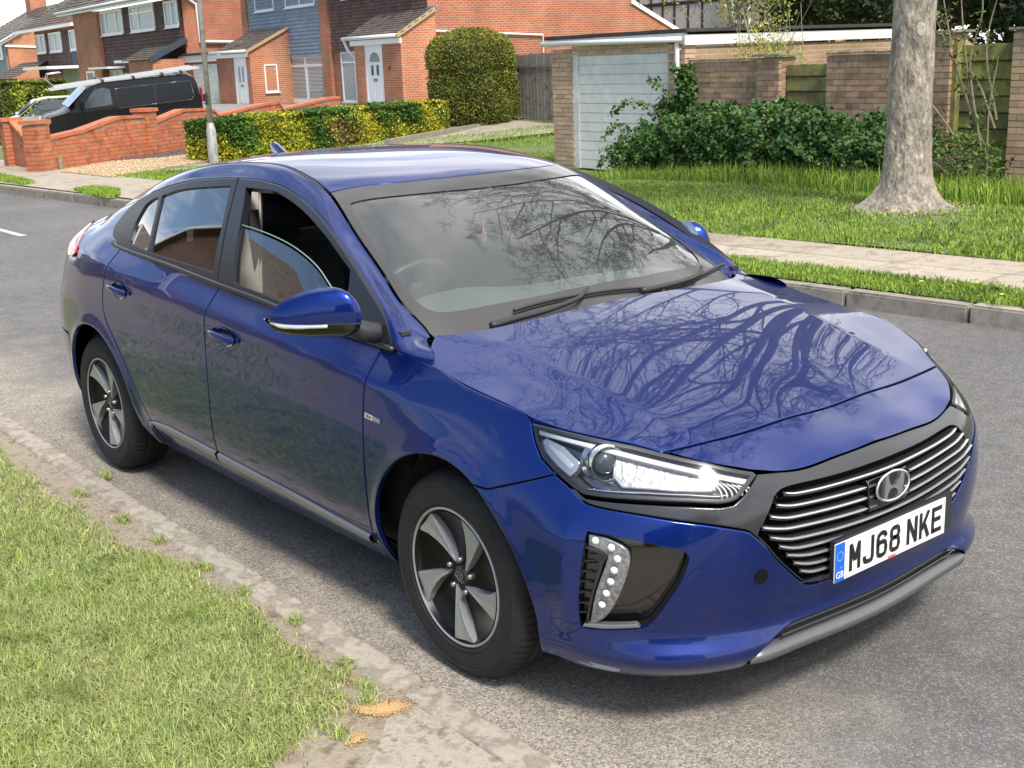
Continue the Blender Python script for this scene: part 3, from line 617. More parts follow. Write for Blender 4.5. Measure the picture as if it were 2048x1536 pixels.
GD = mat('door_paint', (.84,.82,.79), rough=.5, var=[(.74,.72,.69),(.85,.83,.80)], scale=2.2, bump=.05)
hd_ = 1.86/12
for i in range(12):
    z0 = -.088+i*hd_; q = MB(); V = [(.035,.045,z0),(2.322,.045,z0),(2.322,.028,z0+.008),(.035,.028,z0+.008),(2.322,.030,z0+hd_-.010),(.035,.030,z0+hd_-.010),(2.322,.045,z0+hd_),(.035,.045,z0+hd_)]
    q.add(V, [(0,1,2,3),(3,2,4,5),(5,4,6,7)]); q.build('panel', GD, pl, fix=False)
q = MB(); q.box(1.17,1.25,.005,.028,.785+.27,.80+.27); q.lathe([(0,-.0),(.02,-.0),(.02,.03)],10,'y',(1.21,.012,1.035)); q.build('handle', CHROME if 'CHROME' in globals() else mat('chrome', (.78,.79,.80), rough=.09, metal=1), pl)
q = MB(); q.tube([(-.88,-.06,1.985),(2.70,-.06,1.955)], .045, 10); q.build('gutter', WPVC, gar, smooth=True)
q = MB(); q.box(-.80,2.75,-.015,.02,1.935,2.05); q.build('fascia', WPAINT, gar)
q = MB(); q.box(2.722,2.76,-.03,7.05,1.87,2.02); q.build('side_fascia', WPVC, gar)
FELT = mat('roof_felt', (.035,.035,.037), rough=.95, var=(.07,.068,.065), scale=4)
q = MB(); q.box(-.85,2.80,-.05,7.1,2.052,2.11); q.build('roof', FELT, gar, bevel=.01)
q = MB(); q.tube([(2.60,-.06,1.95),(2.60,-.05,1.90),(2.60,-.045,-.15)], .036, 10); 
for z_ in (.6,1.3,1.8): q.box(2.55,2.65,-.02,.0,z_,z_+.03)
q.build('downpipe', WPVC, gar, smooth=False)
# walls right of the garage, same line
def local(x, y, z=0): c_, s_ = math.cos(RZ), math.sin(RZ); return (G0[0]+x*c_-y*s_, G0[1]+x*s_+y*c_, z)
wl = empty('brick_wall', local(2.79,.02), RZ, 'low brown brick wall between white downpipe and first mossy board panel', 'wall', 'brown brick boundary walls')
brickwall(wl, 0, 1.89, -.1, 1.62, BR_BROWN, BR_BROWNS, seed=5)
brickwall(wl, 1.47, 1.89, .3, 1.66, BR_BROWN, BR_BROWNS, seed=6, y=-.06, thick=.34, maxn=70)
MB().box(1.41,1.95,-.11,.32,1.668,1.70).build('cap', COPE, wl, bevel=.006)
q = MB(); [q.box(.01+i*.205,.205+i*.205,-.012,.228,1.624+.004*(i % 2),1.652+.004*(i % 2)) for i in range(7)]; q.build('coping', COPE, wl)
MOSS = mat('mossy_board', (.20,.21,.055), rough=.9, var=[(.16,.135,.07),(.27,.285,.07),(.12,.12,.055),(.30,.29,.23)], scale=3.2, detail=7, stops=[.3,.42,.55,.66,.78], bump=.5, bscale=40, bdist=.004, obj=.14)
def boards(lab, x0, x1, zs, seed):
    p = empty('board_panel', local(x0,.12), RZ, lab, 'fence panel'); rg = random.Random(seed)
    for a, b in zip(zs[:-1], zs[1:]):
        q = MB(); V = []; F = []; n = 8
        for i in range(n+1):
            u = (x1-x0)*i/n; w_ = rg.uniform(-.006,.006); V += [(u,-.012,a+.006+w_*.4),(u,-.030,a+.02+w_),(u,-.012,b-.004+w_),(u,.02,b-.002+w_)]
        for i in range(n): a4 = 4*i; F += [(a4+j,a4+4+j,a4+5+j,a4+1+j) for j in range(3)]
        q.add(V, F).build('board', MOSS, p, fix=False)
    MB().box(0,x1-x0,.02,.05,zs[0],zs[-1]-.01).build('backing', MOSS, p)
    return p
boards('short stack of mossy green boards between the two low brown brick walls', 4.70, 5.48, [-.1,.2,.4,.6,.79,.98,1.18,1.38,1.55], 2)
w2 = empty('brick_wall', local(5.50,0), RZ, 'brown brick wall with crumbling top, yellow lichen, directly left of the tree trunk', 'wall', 'brown brick boundary walls')
brickwall(w2, 0, 1.66, 0, 1.66, BR_BROWN, BR_BROWNS, seed=7)
q = MB(); [q.box(.0+i*.21,.2+i*.21,-.02-.01*(i % 2),.235,1.665+.008*(i % 3),1.69+.012*(i % 2)) for i in range(8)]; q.build('coping', COPE, w2)
p2 = empty('brick_pier', local(7.16,-.05), RZ, 'brown brick pier with stone cap, half hidden behind the tree trunk', 'pier', 'brick piers')
brickwall(p2, 0, .30, 0, 1.87, BR_BROWN, BR_BROWNS, thick=.33, seed=8); MB().box(-.05,.36,-.05,.38,1.872,1.905).build('cap', COPE, p2, bevel=.006)
MB().box(.302,.36,.05,.14,0,1.80).build('post', MOSS, p2)
boards('tall stack of bright mossy boards right of the tree trunk, behind the bare shoots', 7.47, 8.27, [0,.2,.38,.56,.75,.94,1.13,1.32,1.53,1.73], 4)
p3 = empty('brick_pier', local(8.28,-.03), RZ, 'brick pier at the right edge of the picture with thin stone cap', 'pier', 'brick piers')
brickwall(p3, 0, .44, -.1, 1.87, BR_BUFF, BR_BROWNS, thick=.33, seed=9); MB().box(-.04,.50,-.05,.38,1.872,1.905).build('cap', COPE, p3, bevel=.006)
w4 = empty('brick_wall', local(8.74,0), RZ, 'brown brick wall continuing past the right edge of the picture', 'wall'); brickwall(w4, 0, 2.6, -.1, 1.6, BR_BROWN, BR_BROWNS, seed=10, maxn=60)
# ---- close-boarded fence ----
WOOD = mat('weathered_wood', (.20,.175,.15), rough=.9, var=[(.27,.24,.205),(.13,.115,.10)], scale=7, bump=.6, bscale=60, bdist=.004, obj=.18)
fe = empty('fence', (-22.67,17.56,0), RZ, 'weathered grey close-boarded fence between clipped conifer and garage', 'fence')
MB().box(.06,.20,-.06,.06,-.12,1.95).build('post', COPE, fe, bevel=.01)
MB().box(.20,4.2,-.03,.03,-.12,.24).build('gravel_board', COPE, fe, bevel=.006)
for i in range(26):
    x = .20+i*.148; q = MB(); M_ = Matrix.Translation((x,0,0)) @ Matrix.Rotation(R(5),4,'Z'); q.box(0,.156,-.022,-.006,.25,1.86+random.uniform(-.015,.02),M_); q.build('board', WOOD, fe)
MB().box(.2,4.2,-.055,-.03,1.55,1.60).build('rail', WOOD, fe)
# ---- lamp post ----
GALV = mat('galvanised_steel', (.36,.36,.35), rough=.55, metal=.35, var=[(.44,.44,.43),(.27,.27,.26)], scale=6)
lp_ = empty('lamp_post', (-18.34,7.20,.10), 0, 'grey galvanised street lamp post with wide base standing in front of the clipped hedge', 'lamp post')
q = MB(); q.tube([(0,0,-.1),(0,0,.62),(0,0,.68),(0,0,.75)], [.088,.086,.070,.052], 20); q.build('base', GALV, lp_, smooth=False, auto=40)
q = MB(); q.tube([(0,0,.70),(.02,.02,4),(.04,.05,7.6)], [.050,.044,.038], 16); q.build('pole', GALV, lp_, smooth=True)
MB().box(-.03,.03,-.093,-.083,.1,.42).build('inspection_door', GALV, lp_, bevel=.004)
q = MB(); q.box(-.05,.07,-.07,-.045,1.14,1.26); q.box(.04,.09,-.08,-.05,1.07,1.20); q.build('bracket', BLACKP if 'BLACKP' in globals() else mat('black_fitting', (.02,.02,.02)), lp_)
q = MB(); q.tube([(.04,.05,7.6),(.04,-.3,7.75),(.04,-.8,7.8)], .03, 8); q.box(-.07,.15,-1.3,-.75,7.75,7.87); q.build('lantern', GALV, lp_)
# ---- long garden wall on the left ----
def wtop_(u):
    X_ = [-.2,.15,1.0,2.1,2.9,3.0,3.2,4.3,5.4,5.6,7.6,8.3,8.4,10.8,12]; Z_ = [.70,.72,.79,.97,.95,.95,.80,1.0,.97,.81,.97,.97,.80,.97,.97]; return float(np.interp(u, X_, Z_))
vw = empty('garden_wall', (-20.0,4.80,.10), R(121.3), 'long orange-red brick garden wall with stepped curving top in front of the black van', 'wall')
brickwall(vw, 0, 11.4, -.15, lambda u: wtop_(u)-.16, BR_RED, BR_REDS, seed=11, maxn=290)
q = MB(); V = []; F = []; us = np.linspace(.0,11.4,70)
for u in us: z = wtop_(u)-.155; V += [(u,-.02,z),(u,-.02,z+.06),(u,.235,z+.06),(u,.235,z)]
for i in range(69): a = 4*i; F += [(a,a+4,a+5,a+1),(a+1,a+5,a+6,a+2),(a+2,a+6,a+7,a+3)]
q.add(V,F).build('coping', BR_REDS, vw)
for u, z in ((-.30,.95),(2.92,1.0)):
    brickwall(vw, u, u+.33, -.15, z-.1, BR_RED, BR_REDS, y=-.06, thick=.34, maxn=40, seed=12); MB().box(u-.03,u+.36,-.09,.31,z-.09,z-.02).build('cap', BR_REDS, vw)
rw = empty('garden_wall', (-20.1,4.78,.10), R(176), 'short brick garden wall with V-shaped dip between two piers at the drive entrance', 'wall')
brickwall(rw, .0, 1.9, -.15, lambda u: .86-.30*(1-abs(u-.95)/.95), BR_RED, BR_REDS, seed=13, maxn=150, y=-.1)
for u in (1.9,): brickwall(rw, u, u+.33, -.15, .86, BR_RED, BR_REDS, y=-.1, thick=.34, maxn=40, seed=14); MB().box(u-.03,u+.36,-.13,.27,.865,.93).build('cap', BR_REDS, rw)
q = MB(); q.bar((0,.0,.86),(.95,.0,.57),.26,.06); q.bar((.95,.0,.57),(1.9,.0,.86),.26,.06); q.build('coping', BR_REDS, rw)
MB().box(-.02,.10,-.26,-.20,-.15,.25).build('marker_post', COPE, rw)
# ---- houses ----
ROOFT = mat('roof_tile', (.085,.065,.052), rough=.9, var=[(.13,.105,.085),(.055,.042,.035)], scale=2.5, isl=.3)
GREYT = mat('grey_hung_tile', (.225,.28,.34), rough=.75, var=(.25,.31,.37), scale=3, isl=.12)
BROWNT = mat('brown_hung_tile', (.105,.052,.042), rough=.8, var=(.135,.075,.06), scale=2, isl=.25)
BCLAD = mat('blue_cladding', (.035,.05,.075), rough=.6)
def tiles(name, o, du, dv, nu, nv, wu, wv, m, parent, th=.02, scallop=0, kind='stuff'):
    """rows of overlapping tiles: o top-left, du along the row, dv down the slope"""
    o, du, dv = Vector(o), Vector(du).normalized(), Vector(dv).normalized(); n = du.cross(dv).normalized()
    if n.y > .3 or n.z < -.3: n = -n
    V = []; F = []
    for r_ in range(nv):
        off_ = .5*wu*(r_ % 2)
        for c_ in range(nu):
            a = o+du*(c_*wu+off_*.5)+dv*(r_*wv); g = wu*.03; b0 = len(V); j = random.uniform(-.004,.004)
            V += [a+du*g+n*.002, a+du*(wu-g)+n*.002, a+du*(wu-g)+dv*(wv*1.04)+n*(th+j), a+du*(wu*.5)+dv*(wv*(1.04+scallop))+n*(th+j), a+du*g+dv*(wv*1.04)+n*(th+j), a+du*(wu-g)+dv*(wv*1.04)-n*.01, a+du*g+dv*(wv*1.04)-n*.01]
            F += [(b0,b0+1,b0+2,b0+3,b0+4),(b0+4,b0+3,b0+2,b0+5,b0+6)]
    return mk(name, V, F, m, parent, kind=kind)
def window(parent, u0, u1, z0, z1, y=-.03, mull=(), tran=None, pane=None, side=False, fw=.06, blinds=False):
    """white frame with panes, facing local -y (or +x when side)"""
    M_ = (Matrix.Translation((y,0,0)) @ Matrix.Rotation(R(90),4,'Z')) if side else Matrix.Translation((0,y,0))
    pane = pane or PANE; q = MB(); d = .07
    q.box(u0,u1,0,d,z0,z0+fw,M_); q.box(u0,u1,0,d,z1-fw,z1,M_); q.box(u0,u0+fw,.001,d,z0+fw,z1-fw,M_); q.box(u1-fw,u1,.001,d,z0+fw,z1-fw,M_)
    xs_ = [u0]+list(mull)+[u1]
    for x in mull: q.box(x-fw*.6,x+fw*.6,.004,d-.002,z0+fw,z1-fw,M_)
    if tran: q.box(u0+fw,u1-fw,.007,d-.004,tran-fw*.4,tran+fw*.4,M_)
    q.box(u0-.04,u1+.04,-.05,.0,z0-.05,z0-.005,M_)
    wn_ = q.build('window', WPVC, parent)
    zs_ = [z0+fw]+([tran] if tran else [])+[z1-fw]
    for i in range(len(xs_)-1):
        for j in range(len(zs_)-1):
            a, b = xs_[i]+fw*.7, xs_[i+1]-fw*.7; q = MB(); q.add([M_ @ Vector(v) for v in [(a,.035,zs_[j]+.01),(b,.035,zs_[j]+.01),(b,.035,zs_[j+1]-.01),(a,.035,zs_[j+1]-.01)]], [(0,1,2,3)]); q.build('pane', pane, wn_, fix=False)
            if blinds:
                q = MB(); z = zs_[j]+.03
                while z < zs_[j+1]-.03: q.box(a+.01,b-.01,.028,.034,z,z+.022,M_); z += .05
                q.build('blind', mat('blind_slat', (.72,.74,.74), rough=.5), wn_)
    return wn_
def door(parent, u0, u1, z0, z1, y, arch=False):
    d = empty('door', (0,0,0)); d.parent = parent
    q = MB(); q.box(u0-.06,u0,y,y+.08,z0,z1+.06); q.box(u1,u1+.06,y,y+.08,z0,z1+.06); q.box(u0,u1,y,y+.08,z1,z1+.06); q.build('door_frame', WPVC, d)
    q = MB(); q.box(u0,u1,y+.02,y+.07,z0,z1); q.build('leaf', WPVC, d)
    c_ = (u0+u1)/2; w_ = (u1-u0)
    for s in (-1,1):
        q = MB(); q.box(c_+s*w_*.16-w_*.07, c_+s*w_*.16+w_*.07, y+.012,y+.019, z0+.95, z1-(.62 if arch else .35)); q.build('glazing', PANE, d)
        q = MB(); q.box(c_+s*w_*.18-w_*.11, c_+s*w_*.18+w_*.11, y+.013,y+.0195, z0+.12, z0+.62); q.build('moulded_panel', WPVC, d, bevel=.003)
    if arch:
        q = MB(); zc2 = z1-.52; P_ = [(c_+w_*.30*math.cos(t), zc2+.30*math.sin(t)) for t in np.linspace(0,math.pi,12)]; q.prism(P_, y+.012, y+.019, 'xz'); q.build('fanlight', PANE, d)
    q = MB(); q.box(c_-.14,c_+.14,y+.008,y+.019,z0+.76,z0+.84); q.build('letter_plate', mat('letterbox', (.25,.24,.22), rough=.4, metal=.6), d)
HP = (-32.41, 20.93, 0)
hb = empty('brown_tiled_house', HP, RZ, 'brick house with brown hung tiles and a white door with arched fanlight', 'house')
uvbox(MB(), -5.45, 1.93, 0, 8.5, -.2, 5.3).build('wall', RB, hb, uv=True, fix=False)
uvbox(MB(), -5.80, -5.10, -.12, 0, -.2, 5.3).build('brick_pillar', RB2, hb, uv=True, fix=False)
uvbox(MB(), 1.93, 1.98, 0, .01, 0, .1).build('plinth', RB, hb, uv=True, fix=False)
tiles('hung_tiles', (-4.98,-.03,5.25), (1,0,0), (0,-.01,-1), 43, 27, .16, .112, BROWNT, hb, .022)
window(hb, -4.42, -3.28, .47, 2.22, -.04, tran=1.85, pane=NET)
window(hb, -3.9, -2.2, 4.02, 5.1, -.06, mull=(-3.05,), pane=NET)
uvbox(MB(), -4.98,-2.3,-.05,0,0,.47).build('wall', RB2, hb, uv=True, fix=False)
# porch
po = empty('porch', (0,0,0)); po.parent = hb
uvbox(MB(), -.80, -.12, -1.30, -.02, .1, 2.35).build('wall', RB2, po, uv=True, fix=False)
uvbox(MB(), 1.12, 2.36, -1.30, -.001, .1, 2.55, '').build('wall', RB2, po, uv=True, fix=False)
q = MB(); V = [(2.362,-1.30,.1),(2.362,.0,.1),(2.362,.0,3.30),(2.362,-1.30,2.55)]; q.add(V, [(0,1,2,3)], [(v[1],v[2]) for v in V]); q.build('wall', RB2, po, uv=True, fix=False)
door(po, -.06, 1.08, .46, 2.35, -1.28, arch=True)
MB().box(-1.0,2.45,-1.36,-1.30,2.36,2.52).build('fascia', WPVC, po)
q = MB(); q.tube([(-1.42,-1.42,2.60),(2.35,-1.42,2.60)], .06, 8); q.build('gutter', WPVC, po, smooth=True)
q = MB(); q.tube([(-1.30,-1.42,2.58),(-1.30,-1.30,2.25),(-1.08,-1.10,1.95),(-1.0,-.9,1.7),(-.95,-1.0,-.1)], .055, 8); q.build('downpipe', WPVC, po, smooth=True)
tiles('roof_tiles', (-1.3,.0,3.42), (1,0,0), (0,-1.42,-.80), 22, 11, .17, .15, ROOFT, po, .02)
MB().bar((2.42,-1.45,2.58),(2.42,.03,3.40),.06,.12).build('barge_board', mat('barge_wood', (.42,.30,.17), rough=.8), po)
q = MB(); q.box(-1.3,2.5,-.03,.02,3.40,3.46); q.build('lead_flashing', mat('lead', (.25,.28,.33), rough=.6), po)
MB().box(1.55,1.62,-1.33,-1.30,1.55,1.66).build('wall_light', BLACKP if 'BLACKP' in globals() else mat('black_fitting', (.02,.02,.02)), po)
q = MB(); q.tube([(2.0,.0,2.72),(2.0,4.4,2.50),(2.0,4.4,1.0)], .035, 8); q.build('waste_pipe', WPVC, hb, smooth=False)
uvbox(MB(), -5.4,1.9,8.5,10.6,-.2,2.55).build('rear_extension', RB2, hb, uv=True, fix=False)
q = MB(); V = [(1.93,8.5,2.5),(1.93,10.9,2.3),(1.93,8.5,3.45)]; q.add(V, [(0,1,2)], [(v[1],v[2]) for v in V]); q.build('gable', RB2, hb, uv=True, fix=False); MB().bar((1.98,8.3,3.56),(1.98,11.0,2.28),.05,.14).build('barge_board', WPVC, hb)
q = MB(); q.add([(-12.8,-.5,5.25),(2.3,-.5,5.25),(2.3,4.3,8.2),(-12.8,4.3,8.2),(2.3,9,5.25),(-12.8,9,5.25)], [(0,1,2,3),(3,2,4,5)]); q.build('roof', ROOFT, hb)
hg = empty('grey_tiled_house', HP, RZ, 'semi-detached brick house with blue-grey scalloped hung tiles and blinds in its big window', 'house')
uvbox(MB(), -12.95, -5.46, 0, 8.5, -.2, 5.3).build('wall', RB2, hg, uv=True, fix=False)
uvbox(MB(), -13.15, -12.65, -.12, 0, 0, 5.3).build('brick_pillar', RB2, hg, uv=True, fix=False)
tiles('hung_tiles', (-12.6,-.03,5.25), (1,0,0), (0,-.01,-1), 35, 23, .2, .135, GREYT, hg, .03, scallop=.22)
window(hg, -9.15, -5.80, .45, 2.20, -.05, mull=(-7.45,), tran=1.80, blinds=True, fw=.13)
window(hg, -11.8, -9.9, 3.97, 5.1, -.08, pane=NET); window(hg, -8.8, -6.2, 3.97, 5.1, -.08, mull=(-7.5,), blinds=True)
pg = empty('porch', (0,0,0)); pg.parent = hg
uvbox(MB(), -12.2, -10.45, -1.75, -.02, 0, 2.30).build('wall', RB, pg, uv=True, fix=False); uvbox(MB(), -9.1, -8.72, -1.75, -.02, 0, 2.38, 'r').build('wall', RB2, pg, uv=True, fix=False)
q = MB(); V = [(-8.718,-1.75,.0),(-8.718,0,0),(-8.718,0,3.25),(-8.718,-1.75,2.36)]; q.add(V, [(0,1,2,3)], [(v[1],v[2]) for v in V]); q.build('wall', RB2, pg, uv=True, fix=False)
window(pg, -1.20, -.66, .86, 1.90, -8.69, side=True, fw=.05)
door(pg, -10.36, -9.22, .33, 2.20, -1.73)
MB().box(-12.3,-8.8,-1.83,-1.75,2.20,2.34).build('fascia', WPVC, pg)
q = MB(); q.tube([(-12.6,-1.88,2.42),(-8.8,-1.88,2.42)], .06, 8); q.build('gutter', WPVC, pg, smooth=True)
tiles('roof_tiles', (-12.4,0,3.30), (1,0,0), (0,-1.9,-.92), 21, 13, .17, .155, ROOFT, pg, .02)
MB().bar((-8.66,-1.9,2.38),(-8.66,.02,3.30),.06,.10).build('barge_board', MATS['barge_wood'], pg)
MB().box(-9.05,-8.95,-1.78,-1.75,1.38,1.50).build('house_number_plate', mat('number_blue', (.10,.16,.42), rough=.4), pg)
# attached garage left of the grey house
ga = empty('garage', HP, RZ, 'white garage door under a white fascia beside the grey-tiled house, behind the black van', 'garage')
uvbox(MB(), -17.6, -13.16, -1.2, 4, -.2, 2.25).build('wall', RB2, ga, uv=True, fix=False)
q = MB(); q.box(-16.3,-13.35,-1.26,-1.2,.2,2.02); q.build('garage_door', WPAINT, ga)
for i in range(10): q = MB(); q.box(-16.3,-13.35,-1.275,-1.262,.22+i*.18,.22+i*.18+.16); q.build('panel', WPAINT, ga)
MB().box(-17.8,-13.1,-1.35,-1.2,2.12,2.40).build('fascia', WPVC, ga); MB().box(-17.8,-13.1,-1.4,4.1,2.41,2.50).build('roof', FELT, ga)
# third house: white windows in brown tile hanging, further left
h1 = empty('tiled_terrace_house', (-57.06,21.91,0), RZ, 'terraced brick house with three white upper windows in dark brown tiles above the van', 'house')
uvbox(MB(), -8.9, 7.49, 0, 9, -.5, 4.9).build('wall', RB, h1, uv=True, fix=False); uvbox(MB(), -8.9, -4.6, -.3, 0, -.5, 4.9).build('brick_pillar', RB2, h1, uv=True, fix=False)
tiles('hung_tiles', (-4.6,-.05,4.85), (1,0,0), (0,-.01,-1), 48, 18, .25, .16, BROWNT, h1, .04)
window(h1, -4.45, -.80, 3.67, 4.84, -.16, mull=(-3.5,-1.8), pane=NET, fw=.11); window(h1, .45, 3.99, 3.66, 4.86, -.16, mull=(1.7,), tran=4.5, pane=NET, fw=.11); window(h1, 5.45, 7.15, 3.67, 4.80, -.16, mull=(6.4,), pane=NET, fw=.11)
q = MB(); q.box(-10.4,7.8,-.75,-.6,4.88,5.06); q.build('fascia', WPVC, h1); q = MB(); q.tube([(-10.5,-.82,5.05),(7.9,-.82,5.05)], .07, 8); q.build('gutter', WPVC, h1, smooth=True)
tiles('roof_tiles', (-10.3,3.6,7.9), (1,0,0), (0,-4.3,-2.85), 55, 16, .34, .33, ROOFT, h1, .04)
q = MB(); q.tube([(7.55,.2,4.85),(7.62,.6,4.55),(7.62,.6,3.0),(7.62,3.2,2.9)], .07, 8); q.build('downpipe', WPVC, h1, smooth=False)
tiles('porch_tiles', (3.4,-.1,3.05), (1,0,0), (0,-1.6,-.75), 13, 8, .32, .22, ROOFT, h1, .03); MB().bar((7.6,-1.75,2.28),(7.6,0,3.1),.1,.24).build('barge_board', BCLAD, h1)
uvbox(MB(), 4.2, 7.55, -1.6, 0, -.5, 2.3).build('porch_wall', RB2, h1, uv=True, fix=False)
for a, b in ((-4.6,-1.25),(.0,3.96)): MB().box(a,b,-1.0,-.1,2.02 if a < -1 else 2.25,2.12 if a < -1 else 2.38).build('canopy', WPVC, h1)
window(h1, -3.9,-1.8,.8,2.0,-.1,mull=(-2.9,),pane=NET,fw=.1); window(h1, .6,3.2,.8,2.1,-.1,mull=(1.9,),pane=NET,fw=.1); window(h1,-7.4,-6.0,1.2,1.95,-.36,fw=.1)
ad = empty('sloping_tile_roof_house', (-83.05,26.36,0), RZ, 'brick terraced house with dark blue cladding strip, left of the van ladder', 'house')
uvbox(MB(), -1.7, 10.5, 0, 9, -.5, 4.7).build('wall', RB2, ad, uv=True, fix=False)
tiles('hung_tiles', (-1.2,-.06,4.5), (1,0,0), (0,-.01,-1), 29, 13, .29, .2, BROWNT, ad, .04)
MB().box(7.2,10.2,-.09,-.02,2.3,4.5).build('cladding', BCLAD, ad)
for a, b, m_ in ((-.9,1.45,(.3,)),(2.5,5.45,(3.9,)),(7.45,9.8,(8.7,))): window(ad, a, b, 3.25, 4.47, -.16, mull=m_, pane=NET, fw=.12)
MB().box(-4.2,10.6,-.8,-.65,4.62,4.8).build('fascia', WPVC, ad); tiles('roof_tiles', (-4.2,4.2,7.6), (1,0,0), (0,-4.9,-2.85), 42, 15, .36, .37, ROOFT, ad, .05)
uvbox(MB(), -4.8,1.5,-2.2,0,-.5,1.7).build('porch_wall', RB2, ad, uv=True, fix=False); tiles('porch_tiles', (-5.5,-.1,2.75), (1,0,0), (0,-2.4,-1.05), 20, 8, .35, .33, ROOFT, ad, .04)
MB().box(4.3,10.2,-2.4,-.1,2.18,2.35).build('carport_roof', WPVC, ad); MB().box(6.0,10.2,-.4,-.1,-.3,2.17).build('carport_screen', mat('pale_boards', (.42,.42,.36), rough=.8), ad)
ae = empty('gabled_house', (-99.6,29.3,0), RZ, 'far left brick house showing its gable end, white bargeboard and square chimney', 'house')
V = [(0,0,-.5),(0,11,-.5),(0,11,4.7),(0,5.5,7.5),(0,0,4.7)]; MB().add(V, [(0,1,2,3,4)], [(v[1],v[2]) for v in V]).build('gable', RB2, ae, uv=True, fix=False)
uvbox(MB(), -14, -.01, 0, 11, -.5, 4.7).build('wall', RB2, ae, uv=True, fix=False); MB().box(-14,-.5,-.06,0,2.0,4.6).build('cladding', MATS['lead'], ae); window(ae, -3.6,-1.4,3.2,4.6,-.16,mull=(-2.5,),fw=.14)
q = MB(); q.bar((.08,-.6,4.35),(.08,5.5,7.6),.1,.3); q.bar((.08,5.5,7.6),(.08,11.6,4.35),.1,.3); q.build('barge_board', WPVC, ae)
tiles('roof_tiles', (-14,5.5,7.6), (1,0,0), (0,-6.2,-3.25), 41, 18, .35, .38, ROOFT, ae, .05)
uvbox(MB(), -13.2,-11.6,4.9,6.3,6.8,9.6).build('chimney', RB2, ae, uv=True, fix=False)
MB().bar((.05,-.2,4.2),(.05,9.5,3.6),.1,.15).build('string_course', WPVC, ae)
# far house beyond the garage roof
fh = empty('rendered_house', (-28.19,33.58,0), RZ, 'distant house with white timbered wall and cream brick bay above the garage roof', 'house')
MB().box(-7.5,-1.3,0,8,0,6).build('wall', mat('white_render', (.62,.62,.60), rough=.8), fh)
q = MB(); [q.box(x,x+.09,-.03,0,2.6,6) for x in (-6.4,-5.6,-4.9,-4.2,-3.4,-2.6)]; q.box(-7.5,-1.3,-.035,0,3.55,3.68); q.build('timbers', DARKT if 'DARKT' in globals() else mat('dark_timber', (.03,.028,.026), rough=.8), fh)
CB = brickmat('cream_brickwork', (.52,.42,.30), (.44,.34,.24), (.5,.45,.38)); uvbox(MB(), -1.3,1.6,-.3,8,0,5.8).build('bay_wall', CB, fh, uv=True, fix=False)
window(fh, -.65,.32,2.72,4.6,-.36,tran=3.6,fw=.1); uvbox(MB(), 1.2,2.9,.4,8,0,6).build('side_wall', RB, fh, uv=True, fix=False)
q = MB(); q.bar((1.0,-.4,2.4),(2.6,-.4,4.6),.1,.16); q.build('barge_board', WPVC, fh); q = MB(); q.bar((.75,-.35,2.35),(2.35,-.35,4.6),.1,.34); q.build('roof_verge', ROOFT, fh)
window(fh, 1.95,2.9,3.3,4.4,.3,fw=.08)
DB = brickmat('dark_brickwork', (.17,.075,.045), (.12,.055,.035), (.20,.16,.12))
# ---- houses on the camera's side of the road (their reflection shows in the car windows) ----
for k, (x0, lab) in enumerate(((-26.4,'brick house across the near verge, mirrored in the rear side window'),(-46,'brick house further along the near side of the road, mirrored in the car'),(22,'brick house behind the camera on the near side of the road'))):
    hh_ = empty('brick_house', (x0,-7.8,0), R(180), lab, 'house', 'houses on the near side of the road')
    V = []; 
    for (u0, u1, zr) in ((-9,-.6,8.7),(.6,9,8.3)):
        V = [(u0,0,0),(u1,0,0),(u1,0,5.6),((u0+u1)/2,0,zr),(u0,0,5.6)]; MB().add(V+[(v[0],8,v[2]) for v in V], [(0,1,2,3,4),(9,8,7,6,5),(1,6,7,2),(5,0,4,9)], [(v[0],v[2]) for v in V]*2).build('wall', DB, hh_, uv=True, fix=False)
        m_ = (u0+u1)/2; MB().add([(u0-.3,-.35,5.45),(m_,-.35,zr+.12),(m_,8.2,zr+.12),(u0-.3,8.2,5.45),(u1+.3,-.35,5.45),(u1+.3,8.2,5.45)], [(0,1,2,3),(1,4,5,2)]).build('roof', ROOFT, hh_)
        q = MB(); q.bar((u0-.35,-.40,5.35),(m_,-.40,zr+.05),.05,.22); q.bar((m_,-.40,zr+.05),(u1+.35,-.40,5.35),.05,.22); q.build('barge_board', WPVC, hh_)
    uvbox(MB(), -.6,.6,.5,8,0,5.2).build('wall', DB, hh_, uv=True, fix=False)
    for a in (-7.5,-4,1.8,5.2): window(hh_, a, a+2, 3.4, 4.7, -.05, mull=(a+1,), pane=NET); window(hh_, a, a+2, .8, 2.2, -.05, mull=(a+1,))
    hgx = MB(); hgx.box(-1.6,1.6,-2.2,0,0,3); hgx.build('porch', DB, hh_)
    MB().add([(-1.8,-2.5,2.95),(1.8,-2.5,2.95),(1.8,.1,3.9),(-1.8,.1,3.9)], [(0,1,2,3)]).build('porch_roof', ROOFT, hh_)
